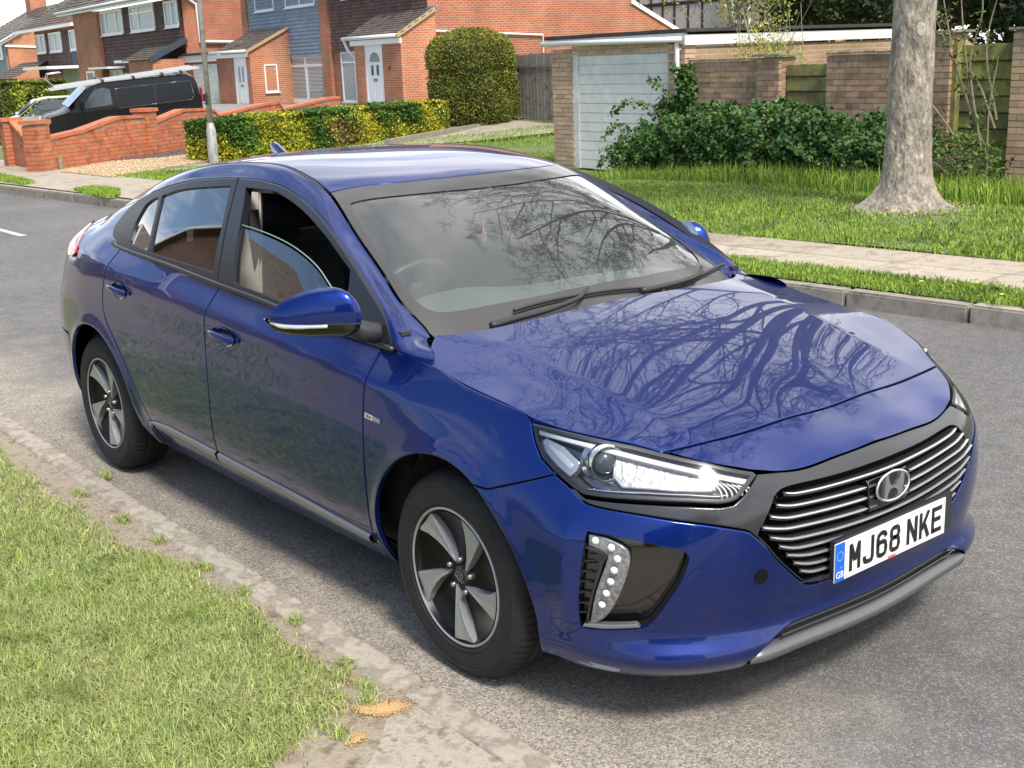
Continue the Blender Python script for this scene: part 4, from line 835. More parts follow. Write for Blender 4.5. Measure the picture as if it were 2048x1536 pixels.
# ================= vegetation =================
def leafmat(name, c1_, c2_, isl=.35, scale=2.0, rough=.55, c3=None):
    return mat(name, c1_, rough=rough, var=[c2_]+([c3] if c3 else []), scale=scale, isl=isl, spec=.35)
def leaves(name, C, size, m, parent=None, kind='stuff', seed=0, up=.3, aspect=.6, nrm=None):
    """cloud of folded leaf faces around points C"""
    rg = np.random.default_rng(seed); C = np.asarray(C, float); n = len(C); sz = np.asarray(size, float)*rg.uniform(.65,1.3,n)
    a = rg.normal(size=(n,3)); 
    if nrm is not None: a = a*.75+nrm*1.1
    a[:,2] += up; a /= np.linalg.norm(a,axis=1)[:,None]
    t = np.cross(a, rg.normal(size=(n,3))); t /= np.linalg.norm(t,axis=1)[:,None]+1e-9; b = np.cross(a, t)
    L_ = (sz/2)[:,None]; W_ = L_*aspect
    V = np.stack([C-t*L_, C+b*W_+a*L_*.15, C+t*L_, C-b*W_+a*L_*.15], 1).reshape(-1,3)
    F = np.arange(4*n).reshape(n,4); T = np.concatenate([F[:,[0,1,2]],F[:,[0,2,3]]])
    return mknp(name, V, T, m, parent, kind=kind)
def blob_points(n, c, r, seed=0, shell=.55, rough_=.18, squash=None):
    rg = np.random.default_rng(seed); d = rg.normal(size=(n,3)); d /= np.linalg.norm(d,axis=1)[:,None]
    w_ = 1+rough_*(np.sin(d[:,0]*7+seed)*np.cos(d[:,1]*6-seed)+.6*np.sin(d[:,2]*11+d[:,0]*9+seed*2))
    rad = (1-(1-shell)*rg.random(n)**1.6)*w_
    return np.asarray(c)+d*rad[:,None]*np.asarray(r), d
# low variegated hedge
LG = leafmat('hedge_leaf_green', (.06,.14,.010), (.035,.09,.008), c3=(.09,.19,.015), scale=1.4)
LY = leafmat('hedge_leaf_yellow', (.42,.36,.025), (.30,.33,.02), scale=1.4)
LBR = leafmat('hedge_leaf_brown', (.17,.13,.05), (.12,.11,.03), scale=1.4)
def hedge_box(name, p0, p1, thick, zb, zt, lab, frac_y, seed, n=26000, leaf=.075, core=True, mats=None, round_=.25):
    h = empty(name, (0,0,0), 0, lab, 'hedge'); rg = np.random.default_rng(seed)
    p0, p1 = np.array(p0,float), np.array(p1,float); d = p1-p0; L_ = np.linalg.norm(d); d /= L_; nn = np.array([-d[1],d[0]])
    u = rg.uniform(0,L_,n); face = rg.random(n); v = np.empty(n); z = np.empty(n); H_ = zt-zb
    f1 = face < .52; v[f1] = rg.normal(0,.025,f1.sum())+.02; z[f1] = zb+H_*rg.random(f1.sum())
    f2 = (face >= .52) & (face < .86); v[f2] = thick*rg.random(f2.sum()); z[f2] = zt+rg.normal(0,.018,f2.sum())
    f3 = face >= .86; v[f3] = thick*rg.random(f3.sum()); z[f3] = zb+H_*rg.random(f3.sum()); u[f3] = np.where(rg.random(f3.sum()) < .5, rg.normal(.02,.03,f3.sum()), L_-.02)
    z_r = np.clip((z-zb)/H_,0,1); edge = np.clip((z_r-(1-round_))/round_,0,1); v = np.where(f1, v+.16*edge**2*1.0, v)
    endr = np.minimum(u, L_-u); v = np.where(f1, v+.25*np.clip(1-endr/.35,0,1)**2, v); z = z-.12*np.clip(1-endr/.3,0,1)**2*np.where(f2,1,0)
    lump = .05*np.sin(u*2.1+seed)+.035*np.sin(u*5.3+z*4); v = v+np.where(f1, lump, 0); z = z+np.where(f2, .02*np.sin(u*3+v*3), 0)
    P = np.c_[p0+np.outer(u,d)+np.outer(v,nn), z]
    clump = np.sin(u*2.4+seed*1.3)*.5+np.sin(u*5.7+z*3.1)*.35+np.sin(z*7+u*1.1)*.25-.9*(z_r-.5)+rg.normal(0,.35,n)
    ye = clump > (.35-frac_y); br = (np.exp(-((u-L_*.47)/.5)**2)*(z_r < .75) > rg.random(n)*1.1) & f1
    ms = mats or (LG, LY, LBR); keep = rg.random(n) < (1-.35*((z_r < .16) & f1))
    for m_, k_ in ((ms[0], ~ye & ~br), (ms[1], ye & ~br), (ms[2], br)):
        k_ = k_ & keep
        if k_.sum() and m_: leaves('foliage', P[k_], leaf, m_, h, seed=seed)
    if core:
        a = p0+nn*.14+d*.1; b = p1+nn*.14-d*.1; q = MB(); zz0, zz1 = zb, zt-.06; c1_ = a+nn*(thick-.2); c2_ = b+nn*(thick-.2)
        q.add([(*a,zz0),(*b,zz0),(*c2_,zz0),(*c1_,zz0),(*a,zz1),(*b,zz1),(*c2_,zz1),(*c1_,zz1)], [(0,1,5,4),(1,2,6,5),(2,3,7,6),(3,0,4,7),(4,5,6,7)]).build('shade_core', mat('hedge_shade', (.03,.035,.012), rough=1), h)  # solid dark core, shade between the leaves put into its colour
    return h
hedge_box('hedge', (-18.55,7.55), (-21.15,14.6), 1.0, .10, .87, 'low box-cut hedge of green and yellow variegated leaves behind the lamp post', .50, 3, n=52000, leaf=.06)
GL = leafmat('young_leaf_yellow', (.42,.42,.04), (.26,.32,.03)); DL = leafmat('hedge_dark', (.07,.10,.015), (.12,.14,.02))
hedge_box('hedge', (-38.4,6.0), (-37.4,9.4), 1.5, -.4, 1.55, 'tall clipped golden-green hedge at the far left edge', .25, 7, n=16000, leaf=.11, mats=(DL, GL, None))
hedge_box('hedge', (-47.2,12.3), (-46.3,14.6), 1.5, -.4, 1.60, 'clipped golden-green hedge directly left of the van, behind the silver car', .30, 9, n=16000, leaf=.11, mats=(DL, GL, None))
# clipped conifer
cf = empty('conifer', (-22.35,16.25,-.02), 0, 'tall clipped olive-green conifer with rounded top between brick house and fence', 'tree')
CL = leafmat('conifer_leaf', (.15,.18,.02), (.10,.125,.016), c3=(.22,.23,.03), scale=3, isl=.3); CL2 = leafmat('conifer_tip', (.28,.26,.03), (.22,.21,.03), isl=.25)
rg = np.random.default_rng(5); n = 34000; th = rg.uniform(0,2*math.pi,n); t_ = rg.random(n)**.8; 
zc_ = t_*2.42+.12; rad = np.where(t_ < .62, 1.05+.10*np.sin(t_*5), 1.13*np.sqrt(np.clip(1-((t_-.62)/.395)**3.2,0,1)))*np.clip(.72+t_*3,0,1)
rad = rad*(1+.035*np.sin(th*5+zc_*3)+.02*np.sin(th*11-zc_*6)); rad = np.where(t_ > .93, rad*np.sqrt(rg.random(n)), rad)
sq = 1/np.maximum(np.abs(np.cos(th-.3)),np.abs(np.sin(th-.3)))**.35
P = np.stack([rad*sq*np.cos(th)*.88, rad*sq*np.sin(th)*.88, zc_],1)+rg.normal(0,.022,(n,3)); k_ = (zc_ > 2.15) & (rg.random(n) < .5) | (rg.random(n) < .10)
leaves('foliage', P[~k_], .07, CL, cf, seed=1, aspect=.35); leaves('foliage', P[k_], .07, CL2, cf, seed=2, aspect=.35)
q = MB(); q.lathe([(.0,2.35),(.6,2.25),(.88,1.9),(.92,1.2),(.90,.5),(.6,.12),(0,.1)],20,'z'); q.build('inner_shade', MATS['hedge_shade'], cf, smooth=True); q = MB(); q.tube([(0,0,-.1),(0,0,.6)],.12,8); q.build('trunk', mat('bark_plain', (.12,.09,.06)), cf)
# edging of the front garden
q = MB(); q.bar((-19.3,11.6,.12),(-22.0,16.6,.16),.14,.22); q.build('edging_kerb', COPE, None); tag(bpy.data.objects['edging_kerb'], 'low concrete edging rising from the hedge to the fence post', 'edging')
# ivy and bramble bush along the wall
IVY = leafmat('ivy_leaf', (.075,.165,.035), (.045,.11,.025), c3=(.13,.23,.055), scale=2.5, isl=.45); IVY2 = leafmat('ivy_young', (.10,.17,.03), (.07,.13,.02), isl=.3)
iv = empty('ivy_bush', (0,0,0), 0, 'sprawling dark green ivy bush against the brown brick wall, spilling over the garage door', 'bush')
PP = []; 
for (x, d, z, rx, ry, rz_, n) in [(3.0,-.55,.22,.75,.5,.5,11500),(3.6,-.6,.36,.8,.5,.5,12500),(4.3,-.65,.40,.8,.5,.52,12500),(5.1,-.6,.40,.8,.55,.5,12500),(5.9,-.55,.38,.8,.5,.5,12500),(6.6,-.5,.36,.75,.5,.5,11500),(2.2,-.45,.1,.6,.4,.45,2600),(4.9,-.25,.85,.55,.3,.2,1500),(3.5,-.2,.78,.35,.3,.22,900),(2.85,-.1,1.15,.16,.14,.42,900),(2.55,-.12,.85,.35,.14,.22,700)]:
    p, _ = blob_points(n, local(x, d, z+.05), (rx, ry, rz_), int(x*10), shell=.5, rough_=.2); PP.append(p)
P = np.concatenate(PP); P = P[P[:,2] > -.1]
leaves('foliage', P, .066, IVY, iv, seed=4, aspect=.75); rg = np.random.default_rng(8); k_ = rg.random(len(P)) < .16; leaves('foliage', P[k_]+rg.normal(0,.03,(k_.sum(),3)), .06, IVY2, iv, seed=5, aspect=.7)
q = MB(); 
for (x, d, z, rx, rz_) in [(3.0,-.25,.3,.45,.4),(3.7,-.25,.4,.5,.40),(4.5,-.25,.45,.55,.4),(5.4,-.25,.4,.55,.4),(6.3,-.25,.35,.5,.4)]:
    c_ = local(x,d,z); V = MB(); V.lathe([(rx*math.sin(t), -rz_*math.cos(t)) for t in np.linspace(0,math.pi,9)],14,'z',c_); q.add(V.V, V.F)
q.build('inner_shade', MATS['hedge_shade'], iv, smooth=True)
STEM = mat('bramble_stem', (.20,.24,.10), rough=.7); LEAFP = []
q = MB(); rg = random.Random(3)
sprays = [[(2.5,-.3,.55),(2.2,-.35,1.0),(1.75,-.4,1.02),(1.5,-.42,.86)],[(2.6,-.3,.5),(2.05,-.4,.62),(1.6,-.45,.68),(1.35,-.5,.5)],[(2.8,-.2,.9),(2.5,-.25,1.25),(2.25,-.3,1.38)],[(2.9,-.15,1.1),(2.75,-.2,1.45),(2.65,-.2,1.58)],[(2.3,-.5,.2),(1.8,-.55,.4),(1.5,-.6,.30)],[(2.0,-.5,.0),(1.6,-.6,.22),(1.3,-.6,.05)],[(4.4,-1.0,.4),(4.1,-1.1,.7),(3.7,-1.15,.6)],[(5.5,-1.0,.3),(5.9,-1.2,.65),(6.3,-1.2,.45)],[(6.3,-1,.2),(6.9,-1.1,.7),(7.4,-1.0,.6)]]
for sp_ in sprays:
    S_ = spline([local(*p) for p in sp_], 8); q.tube([Vector(p) for p in S_], .005, 4); LEAFP += [p+np.array([rg.gauss(0,.035) for _ in range(3)]) for p in S_ for _ in range(5)]
q.build('stems', STEM, iv); leaves('foliage', np.array(LEAFP), .065, IVY, iv, seed=6, aspect=.75)
# yellow-green shrub behind the wall top
yb = empty('golden_shrub', (0,0,0), 0, 'sparse yellow-green shrub showing above the wall in front of the white garage fascia', 'bush')
P = np.concatenate([blob_points(650, local(3.7,.75,1.78), (.36,.25,.42), 3, .2)[0], blob_points(420, local(4.1,.7,1.62), (.3,.25,.35), 5, .2)[0], blob_points(300, local(3.3,.75,1.75), (.3,.25,.3), 6, .2)[0]])
leaves('foliage', P, .05, GL, yb, seed=7, aspect=.4)
q = MB(); rg = random.Random(8)
for i in range(34):
    x = 3.2+rg.random()*1.2; q.tube([Vector(local(x,.7,1.2)), Vector(local(x+rg.uniform(-.12,.12),.7,1.8)), Vector(local(x+rg.uniform(-.3,.3),.7+rg.uniform(-.1,.1),1.9+rg.random()*.5))], .004, 3)
q.build('twigs', mat('pale_twig', (.36,.31,.18), rough=.8), yb)
yt = empty('leafing_tree', (0,0,0), 0, 'thin young tree with fresh yellowish leaves in front of the distant white house', 'tree')
P = np.concatenate([blob_points(1500, (-15.6,17.9,3.6), (1.6,1.2,1.35), 3, .15)[0], blob_points(900, (-14.2,17.5,3.0), (1.1,1,.9), 4, .15)[0], blob_points(500,(-17.6,18.2,3.4),(1.0,.8,.8),6,.15)[0]]); leaves('foliage', P, .085, leafmat('fresh_leaf', (.30,.33,.07), (.19,.24,.05)), yt, seed=9, aspect=.5)
q = MB(); rg = random.Random(18); q.tube([Vector((-15.2,18,-.1)),Vector((-15.3,18,1.8)),Vector((-15.7,17.9,3.6))],[.07,.05,.02],6)
for i in range(60):
    a = Vector((-15.3+rg.uniform(-.3,.3),18,1.6+rg.random()*1.6)); q.tube([a, a+Vector((rg.uniform(-.9,.9),rg.uniform(-.5,.5),rg.uniform(.3,.9))), a+Vector((rg.uniform(-2.3,1.9),rg.uniform(-1,1),rg.uniform(.5,1.9)))], [.014,.008,.003], 3)
q.build('branches', mat('pale_branch', (.26,.22,.14), rough=.85), yt)
# dark evergreens beyond the wall
EV = leafmat('evergreen_leaf', (.030,.055,.014), (.016,.032,.008), c3=(.07,.10,.03), scale=1.2, isl=.5); EV2 = leafmat('laurel_leaf', (.06,.10,.02), (.035,.06,.012), isl=.45)
for k, (lab, bl) in enumerate((('dense dark evergreen shrub above the garage fascia, left of the tree trunk', [(-3.4,9.2,3.0,1.4,1.2,1.3,5000),(-2.0,9,3.1,1.4,1.2,1.35,5000),(-.9,9.2,2.8,1.2,1.1,1.2,4200),(-2.2,9.5,4.5,1.9,1.2,1.4,4600)]), ('dark broad-leaved evergreen filling the top right corner behind the mossy boards', [(8.0,1.9,2.3,.9,.8,.95,4200),(8.9,1.9,2.4,1.0,.8,1.1,4800),(7.5,2.3,2.6,.8,.8,1.1,3200),(9.6,1.8,2.0,.9,.8,1.1,3600),(8.6,2.3,3.4,1.6,1,1.1,3600),(5.6,3.2,2.9,1.3,1.2,1.25,5200),(6.7,3.0,2.7,1.2,1.2,1.15,5200),(6.2,3.4,3.9,1.4,1.2,1.2,3600),(7.2,3.2,3.6,1.2,1.1,1.2,3600)]))):
    ev = empty('evergreen_shrub', (0,0,0), 0, lab, 'tree', 'evergreens beyond the wall')
    P = np.concatenate([blob_points(n, local(x,d,z), (a,b,c_), 11+k*7+i, .45, .22)[0] for i, (x,d,z,a,b,c_,n) in enumerate(bl)])
    leaves('foliage', P, .12, EV, ev, seed=12+k, aspect=.5); rg = np.random.default_rng(4); kk_ = rg.random(len(P)) < .22; leaves('foliage', P[kk_]+.02, .10, EV2, ev, seed=22+k, aspect=.45)
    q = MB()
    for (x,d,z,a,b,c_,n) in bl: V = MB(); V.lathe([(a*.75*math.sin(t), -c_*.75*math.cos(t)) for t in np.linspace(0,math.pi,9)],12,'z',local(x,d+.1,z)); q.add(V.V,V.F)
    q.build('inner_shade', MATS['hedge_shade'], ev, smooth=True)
    q = MB(); x,d = bl[1][:2]; q.tube([Vector(local(x,d,-.1)),Vector(local(x+.1,d,1.5)),Vector(local(x-.1,d-.1,3))],[.12,.10,.05],8); q.build('trunk', MATS['bark_plain'], ev, smooth=True)
# bare shoots and cut brush at the right
sh = empty('elder_shoots', (0,0,0), 0, 'long bare tan shoots with small green leaf tufts leaning across the mossy boards', 'bush')
SHM = mat('shoot_bark', (.30,.24,.15), rough=.8, var=(.20,.17,.10), scale=8)
q = MB(); rg = random.Random(5); LP = []
shoots = [[(8.25,-.35,.50),(8.0,-.4,1.1),(7.75,-.4,1.7),(7.55,-.4,2.4)],[(8.2,-.3,.55),(7.9,-.35,1.2),(7.6,-.35,1.8),(7.3,-.35,2.3)],[(8.1,-.35,.60),(8.0,-.4,1.3),(7.88,-.4,1.9),(7.8,-.4,2.5)],[(8.05,-.5,.55),(7.75,-.5,.9),(7.35,-.5,1.3)],[(8.3,-.3,.8),(8.05,-.3,1.3),(7.75,-.3,1.55),(7.45,-.3,1.58)],[(8.3,-.4,.3),(8.28,-.4,1.0),(8.36,-.4,1.6)],[(8.2,-.4,.6),(8.0,-.4,1.5),(8.12,-.4,2.1),(8.02,-.4,2.6)],[(7.3,-.5,.2),(7.6,-.55,.62),(8.0,-.55,.62)],[(7.2,-.5,.55),(7.5,-.55,.42),(8.0,-.55,.32),(8.4,-.5,.2)],[(8.35,-.35,.9),(8.2,-.4,1.7),(8.35,-.4,2.4)]]
for s_ in shoots:
    S_ = spline([local(*p) for p in s_], 8); q.tube([Vector(p) for p in S_], list(np.linspace(.013,.006,len(S_))), 5)
    for i in range(3, len(S_), 6): LP += [S_[i]+np.array([rg.gauss(0,.05),rg.gauss(0,.03),rg.gauss(0,.05)]) for _ in range(11)]
for i in range(46):
    a = Vector(local(7.5+rg.random()*.9, -.7-rg.random()*.4, .10+rg.random()*.3)); ang_ = rg.uniform(.2,.9); L_ = rg.uniform(.3,.7); b = a+Vector((math.cos(ang_)*L_*rg.choice((1,1,-.6)), -.05, math.sin(ang_)*L_*.7)); q.tube([a,(a+b)/2+Vector((0,0,.03)),b], .006, 4)
q.build('shoots', SHM, sh)
LP2, _ = blob_points(1900, local(7.9,-.6,.35), (.7,.4,.42), 4, .3); LP3, _ = blob_points(900, local(7.4,-.4,.55), (.22,.25,.4), 9, .3)
leaves('foliage', np.array(LP), .075, IVY2, sh, seed=31, aspect=.4); leaves('foliage', np.concatenate([LP2,LP3]), .07, IVY2, sh, seed=32, aspect=.45)
# ---- the street tree ----
TX, TY = -4.62, 8.30
tr = empty('street_tree', (TX,TY,.10), 0, 'large bare plane-like tree with flaking grey bark on the grass beyond the pavement', 'tree')
def bark():
    m = mat('tree_bark', (.27,.24,.20), rough=.9); t = m.node_tree; N = t.nodes; L = t.links; b = N['Principled BSDF']; tcx = N.new('ShaderNodeTexCoord'); mp_ = N.new('ShaderNodeMapping'); mp_.inputs['Scale'].default_value = (1,1,.45); L.new(tcx.outputs['Object'], mp_.inputs[0])
    n1 = N.new('ShaderNodeTexNoise'); n1.inputs['Scale'].default_value = 13; n1.inputs['Detail'].default_value = 10; n1.inputs['Roughness'].default_value = .72; L.new(mp_.outputs[0], n1.inputs['Vector'])
    r = N.new('ShaderNodeValToRGB'); e = r.color_ramp.elements; e[0].position = .36; e[0].color = (.17,.14,.11,1); e[1].position = .66; e[1].color = (.70,.56,.42,1); q_ = e.new(.49); q_.color = (.33,.285,.23,1); q_ = e.new(.57); q_.color = (.44,.375,.30,1); L.new(n1.outputs['Fac'], r.inputs[0])
    n2 = N.new('ShaderNodeTexNoise'); n2.inputs['Scale'].default_value = 30; n2.inputs['Detail'].default_value = 7; L.new(mp_.outputs[0], n2.inputs['Vector'])
    mr = N.new('ShaderNodeMapRange'); mr.inputs['From Min'].default_value = .3; mr.inputs['From Max'].default_value = .7; mr.inputs['To Min'].default_value = .7; mr.inputs['To Max'].default_value = 1.25; L.new(n2.outputs['Fac'], mr.inputs[0])
    hs = N.new('ShaderNodeHueSaturation'); L.new(mr.outputs[0], hs.inputs['Value']); L.new(r.outputs[0], hs.inputs['Color']); L.new(hs.outputs[0], b.inputs['Base Color'])
    mx_ = N.new('ShaderNodeMath'); mx_.operation = 'ADD'; L.new(n1.outputs['Fac'], mx_.inputs[0]); L.new(n2.outputs['Fac'], mx_.inputs[1]); bp = N.new('ShaderNodeBump'); bp.inputs['Strength'].default_value = .9; bp.inputs['Distance'].default_value = .04; L.new(mx_.outputs[0], bp.inputs['Height']); L.new(bp.outputs[0], b.inputs['Normal']); return m
BARK = bark()
zsT = np.concatenate([np.linspace(-.1,.5,14), np.linspace(.56,3.65,44)]); thT = np.linspace(0,2*math.pi,73)[:-1]
Tg = np.zeros((len(zsT), len(thT), 3))
for i, z in enumerate(zsT):
    r0 = .213-.010*max(0,z-.5)/1.5+.27*math.exp(-max(z,0)/.15)+.035*math.exp(-z/.7)
    if z > 2.9: r0 += .12*(z-2.9)**1.3
    for j, th_ in enumerate(thT):
        root = .34*math.exp(-max(z,0)/.14)*(math.sin(th_*5+.8)+.5*math.sin(th_*3+2)); r_ = r0*(1+root*.6+.025*math.sin(th_*3+z*1.3)+.012*math.sin(th_*7-z*4)+.012*math.sin(z*9+th_*2))
        Tg[i,j] = (r_*math.cos(th_)+.01*z, r_*math.sin(th_), z)
grid('trunk', Tg, BARK, tr, closed=True)
q = MB(); kc = Vector((.165*1.0,-.115,1.80)); Mk = Matrix.Translation(kc) @ Vector((.75,-.66,.05)).to_track_quat('Z','Y').to_matrix().to_4x4()
V = MB(); V.lathe([(0,.030),(.02,.026),(.035,.034),(.055,.030),(.075,.0),(.085,-.03)],24,'z'); q.add([Mk @ Vector((v[0]*.75,v[1]*1.25,v[2])) for v in V.V], V.F); q.build('branch_scar', mat('scar_wood', (.50,.44,.36), rough=.9, var=(.33,.28,.22), scale=40), tr, smooth=True)
SEG = []                                                            # (p0,p1,r0,r1)
rt = random.Random(21)
def grow(p, d, L_, r_, lev, bend=.0):
    n = {0:8,1:7,2:6,3:4,4:2}[lev]; seg = L_/n; pts = [(p, r_)]
    for i in range(n):
        w_ = {0:.07,1:.10,2:.15,3:.18,4:.2}[lev]
        d = (d+Vector((rt.gauss(0,w_),rt.gauss(0,w_),rt.gauss(0,w_)+{0:.03,1:.04,2:.05,3:.07,4:.08}[lev]))).normalized()
        p2 = p+d*seg; r2 = r_*(1-.74*(i+1)/n) if lev < 4 else r_*(1-.7*(i+1)/n)
        SEG.append((p, p2, pts[-1][1], r2)); pts.append((p2, r2)); p = p2
        if lev < 4:
            k_ = {0:(1 if i > 0 else 0),1:1,2:1,3:(1 if i % 2 else 2)}[lev]
            for _ in range(k_):
                ax = d.orthogonal().normalized(); ax.rotate(Matrix.Rotation(rt.uniform(0,6.283),3,d)); a_ = R(rt.uniform(28,62)); dd_ = d.copy(); dd_.rotate(Matrix.Rotation(a_,3,ax))
                dd_.z = dd_.z*.8+.05
                fL = {0:.50,1:.52,2:.55,3:.50}[lev]*rt.uniform(.65,1.2)*(1-.35*(i/n)); grow(p2, dd_.normalized(), max(.12, L_*fL), r2*{0:.60,1:.58,2:.55,3:.6}[lev], lev+1)
c0 = Vector((.03,0,3.45))
for az_, el, L_, r_ in ((-138,40,4.2,.065),(-20,46,3.6,.06),(-92,58,4.8,.065),(-62,52,6.0,.07),(-86,44,5.6,.07),(-40,54,5.2,.065),(-76,66,6.2,.065),(10,76,4.2,.065)):
    d = Vector((math.cos(R(az_))*math.cos(R(el)), math.sin(R(az_))*math.cos(R(el)), math.sin(R(el)))); grow(c0+Vector((0,0,rt.uniform(-.15,.55))), d, L_, r_, 0)
P0 = np.array([s_[0] for s_ in SEG]); P1 = np.array([s_[1] for s_ in SEG]); r0_ = np.maximum([s_[2] for s_ in SEG], .0042); r1_ = np.maximum([s_[3] for s_ in SEG], .003)
D_ = P1-P0; D_ /= np.linalg.norm(D_,axis=1)[:,None]; U_ = np.cross(D_, [[.3,.5,.81]]); U_ /= np.linalg.norm(U_,axis=1)[:,None]; W_ = np.cross(D_, U_)
big = r0_ > .012
for sel, k_, nm in ((big,7,'branches'),(~big,3,'twigs')):
    a_ = 2*math.pi*np.arange(k_)/k_; O_ = U_[sel][:,None]*np.cos(a_)[None,:,None]+W_[sel][:,None]*np.sin(a_)[None,:,None]
    A_ = P0[sel][:,None]+O_*r0_[sel][:,None,None]; B_ = P1[sel][:,None]+O_*r1_[sel][:,None,None]; V = np.concatenate([A_,B_],1).reshape(-1,3); m_ = sel.sum()
    F = np.array([(i,(i+1) % k_,k_+(i+1) % k_,k_+i) for i in range(k_)])[None]+np.arange(m_)[:,None,None]*2*k_
    mknp(nm, V, F.reshape(-1,4), mat('twig_bark', (.10,.085,.07), rough=.85) if k_ == 3 else BARK, tr, smooth=True, kind='stuff' if k_ == 3 else None)
print('tree segments', len(SEG))
# ---- grass ----
def blades(name, P, hgt, wid, m, seed=0, lean=.5, z=0.0, seg=2):
    rg = np.random.default_rng(seed); n = len(P); h = hgt*rg.uniform(.45,1.25,n); a = rg.uniform(0,2*math.pi,n); w_ = wid*rg.uniform(.6,1.3,n)
    ln = np.abs(rg.normal(0,lean,n)); b = rg.uniform(0,2*math.pi,n)
    base = np.c_[P, np.full(n, z)] if P.shape[1] == 2 else P.astype(float)
    s = np.stack([np.cos(a),np.sin(a),np.zeros(n)],1)*w_[:,None]/2; dr_ = np.stack([np.cos(b),np.sin(b),np.zeros(n)],1)
    mid = base+dr_*(h*.22*ln)[:,None]+np.array([0,0,1.])*(h*.55)[:,None]; tip = base+dr_*(h*.85*ln)[:,None]+np.array([0,0,1.])*(h*np.clip(1-.38*ln,.35,1))[:,None]
    V = np.stack([base-s,base+s,mid+s*.8,mid-s*.8,tip],1).reshape(-1,3); o_ = np.arange(n)[:,None]*5
    F = np.concatenate([o_+[0,1,2], o_+[0,2,3], o_+[3,2,4]]); return mknp(name, V, F, m, None, kind='stuff')
def nz(x, y, s=1.): return np.sin(x*3.1*s+1.3*np.sin(y*2.3*s))*np.cos(y*2.7*s-1.1*np.sin(x*1.7*s))+.5*np.sin(x*7.3*s+y*5.1*s)*np.cos(y*8.9*s-x*2.2*s)
G1 = mat('grass_blade', (.25,.32,.080), rough=.55, var=[(.35,.41,.14),(.17,.235,.055)], scale=3.5, isl=.32, spec=.3); G2 = mat('straw_blade', (.46,.41,.22), rough=.7, var=(.36,.35,.16), scale=6, isl=.3)
EDGE = np.array([(-9,-1.19),(-6,-1.20),(-4,-1.19),(-3.43,-1.17),(-2.87,-1.20),(-2.47,-1.23),(-2.28,-1.17),(-1.99,-1.21),(-1.54,-1.19),(-1.33,-1.12),(-1.12,-1.13),(-.81,-1.11),(-.63,-1.16),(-.43,-1.15),(-.23,-1.14),(-.13,-1.20),(-.03,-1.22),(.04,-1.30),(.01,-1.38),(.10,-1.50),(.28,-1.75),(.4,-2.2)])
rg = np.random.default_rng(2); n = 150000
x = np.concatenate([rg.uniform(-4.6,.3,n), rg.uniform(-1.5,.35,int(n*.5))]); y = np.concatenate([-1.10-rg.random(n)*1.25, -1.15-rg.random(int(n*.5))*1.0]); vis = y > -1.9-.55*(-(x)-.2)*0-.0
ye = np.interp(x, EDGE[:,0], EDGE[:,1])+.02*nz(x*3,y*3); dist = ye-y; xr = np.interp(-y, [1.1,1.3,1.5,1.75,2.4],[.0,.03,.10,.28,.5])
den = np.clip(dist/.10,0,1)**.7*np.clip((xr-x)/.12,0,1); den = den*(.62+.38*np.clip(nz(x*1.2,y*1.2)+.6,0,1))+.012*(dist > -.07)
k_ = rg.random(len(x)) < den; x, y = x[k_], y[k_]; dist = dist[k_]
P = np.c_[x,y]; dry = (nz(x*.9+4,y*.9) > .55) ; st_ = rg.random(len(x)) < np.where(dry,.40,.13)
tall = np.clip(.55+.5*dist/.3,.5,1)
blades('verge_grass', np.c_[P[~st_], np.full((~st_).sum(),.012)], .060*tall[~st_], .0042, G1, 1, lean=.85); blades('verge_grass', np.c_[P[st_], np.full(st_.sum(),.012)], .050*tall[st_], .0036, G2, 2, lean=1.1)
n = 9000; x = rg.uniform(-12,-4,n); y = -1.2-rg.random(n)*1.5; blades('verge_grass', np.c_[x,y,np.full(n,.014)], .06, .012, G1, 3)
# tufts in the bare strip
TU = [(-1.95,-1.13),(-1.62,-1.12),(-.62,-1.08),(-1.25,-1.10),(-.02,-1.19),(.07,-1.34),(-.25,-1.12),(-2.55,-.97),(-2.4,-1.15),(-.95,-1.10),(-.20,-1.165),(-.08,-1.15)]
P = np.concatenate([np.c_[rg.normal(a,.022,90), rg.normal(b,.014,90)] for a, b in TU]); blades('grass_tuft', np.c_[P, np.full(len(P),.018)], .036, .0035, G1, 4, lean=1.1)
# far grass: kerb verge, lawn behind the path, grass islands
G3 = mat('lawn_blade', (.17,.27,.030), rough=.55, var=[(.23,.34,.045),(.10,.17,.02)], scale=1.3, isl=.3, spec=.3)
n = 42000; x = rg.uniform(-13.2,1.5,n); t_ = rg.random(n); y = kerb_y(x)+.10+t_*(5.13-4.48-.10)+.015*nz(x*6,x*2); blades('verge_grass', np.c_[x,y,gz(x,y)+.0], .055, .009, G3, 5, lean=.8)
n = 120000; x = rg.uniform(-17.5,2.2,n); y = 6.20+.068*x+rg.random(n)**1.5*5.6; x = np.r_[x, rg.uniform(-20,-13,40000)]; y = np.r_[y, rg.uniform(7.5,17.5,40000)]; k_ = (np.hypot(x-TX,(y-TY)) > .45) & ((y-(6.20+.068*x) > .10) | (rg.random(len(x)) < .5)); x, y = x[k_], y[k_]
blades('lawn_grass', np.c_[x,y,gz(x,y)], .065*(1+.3*nz(x*.5,y*.5)), .012, G3, 6, lean=.7)
n = 9000; x = rg.uniform(-13,-3.2,n); dd_ = rg.random(n)*.9+.35; lx = (x+13.137)*math.cos(RZ); y = 11.444-.0875*(x+13.137)-dd_-.4; k_ = x > -10.9; blades('tall_grass', np.c_[x[k_],y[k_],gz(x[k_],y[k_])], .26, .012, G3, 8, lean=.5)
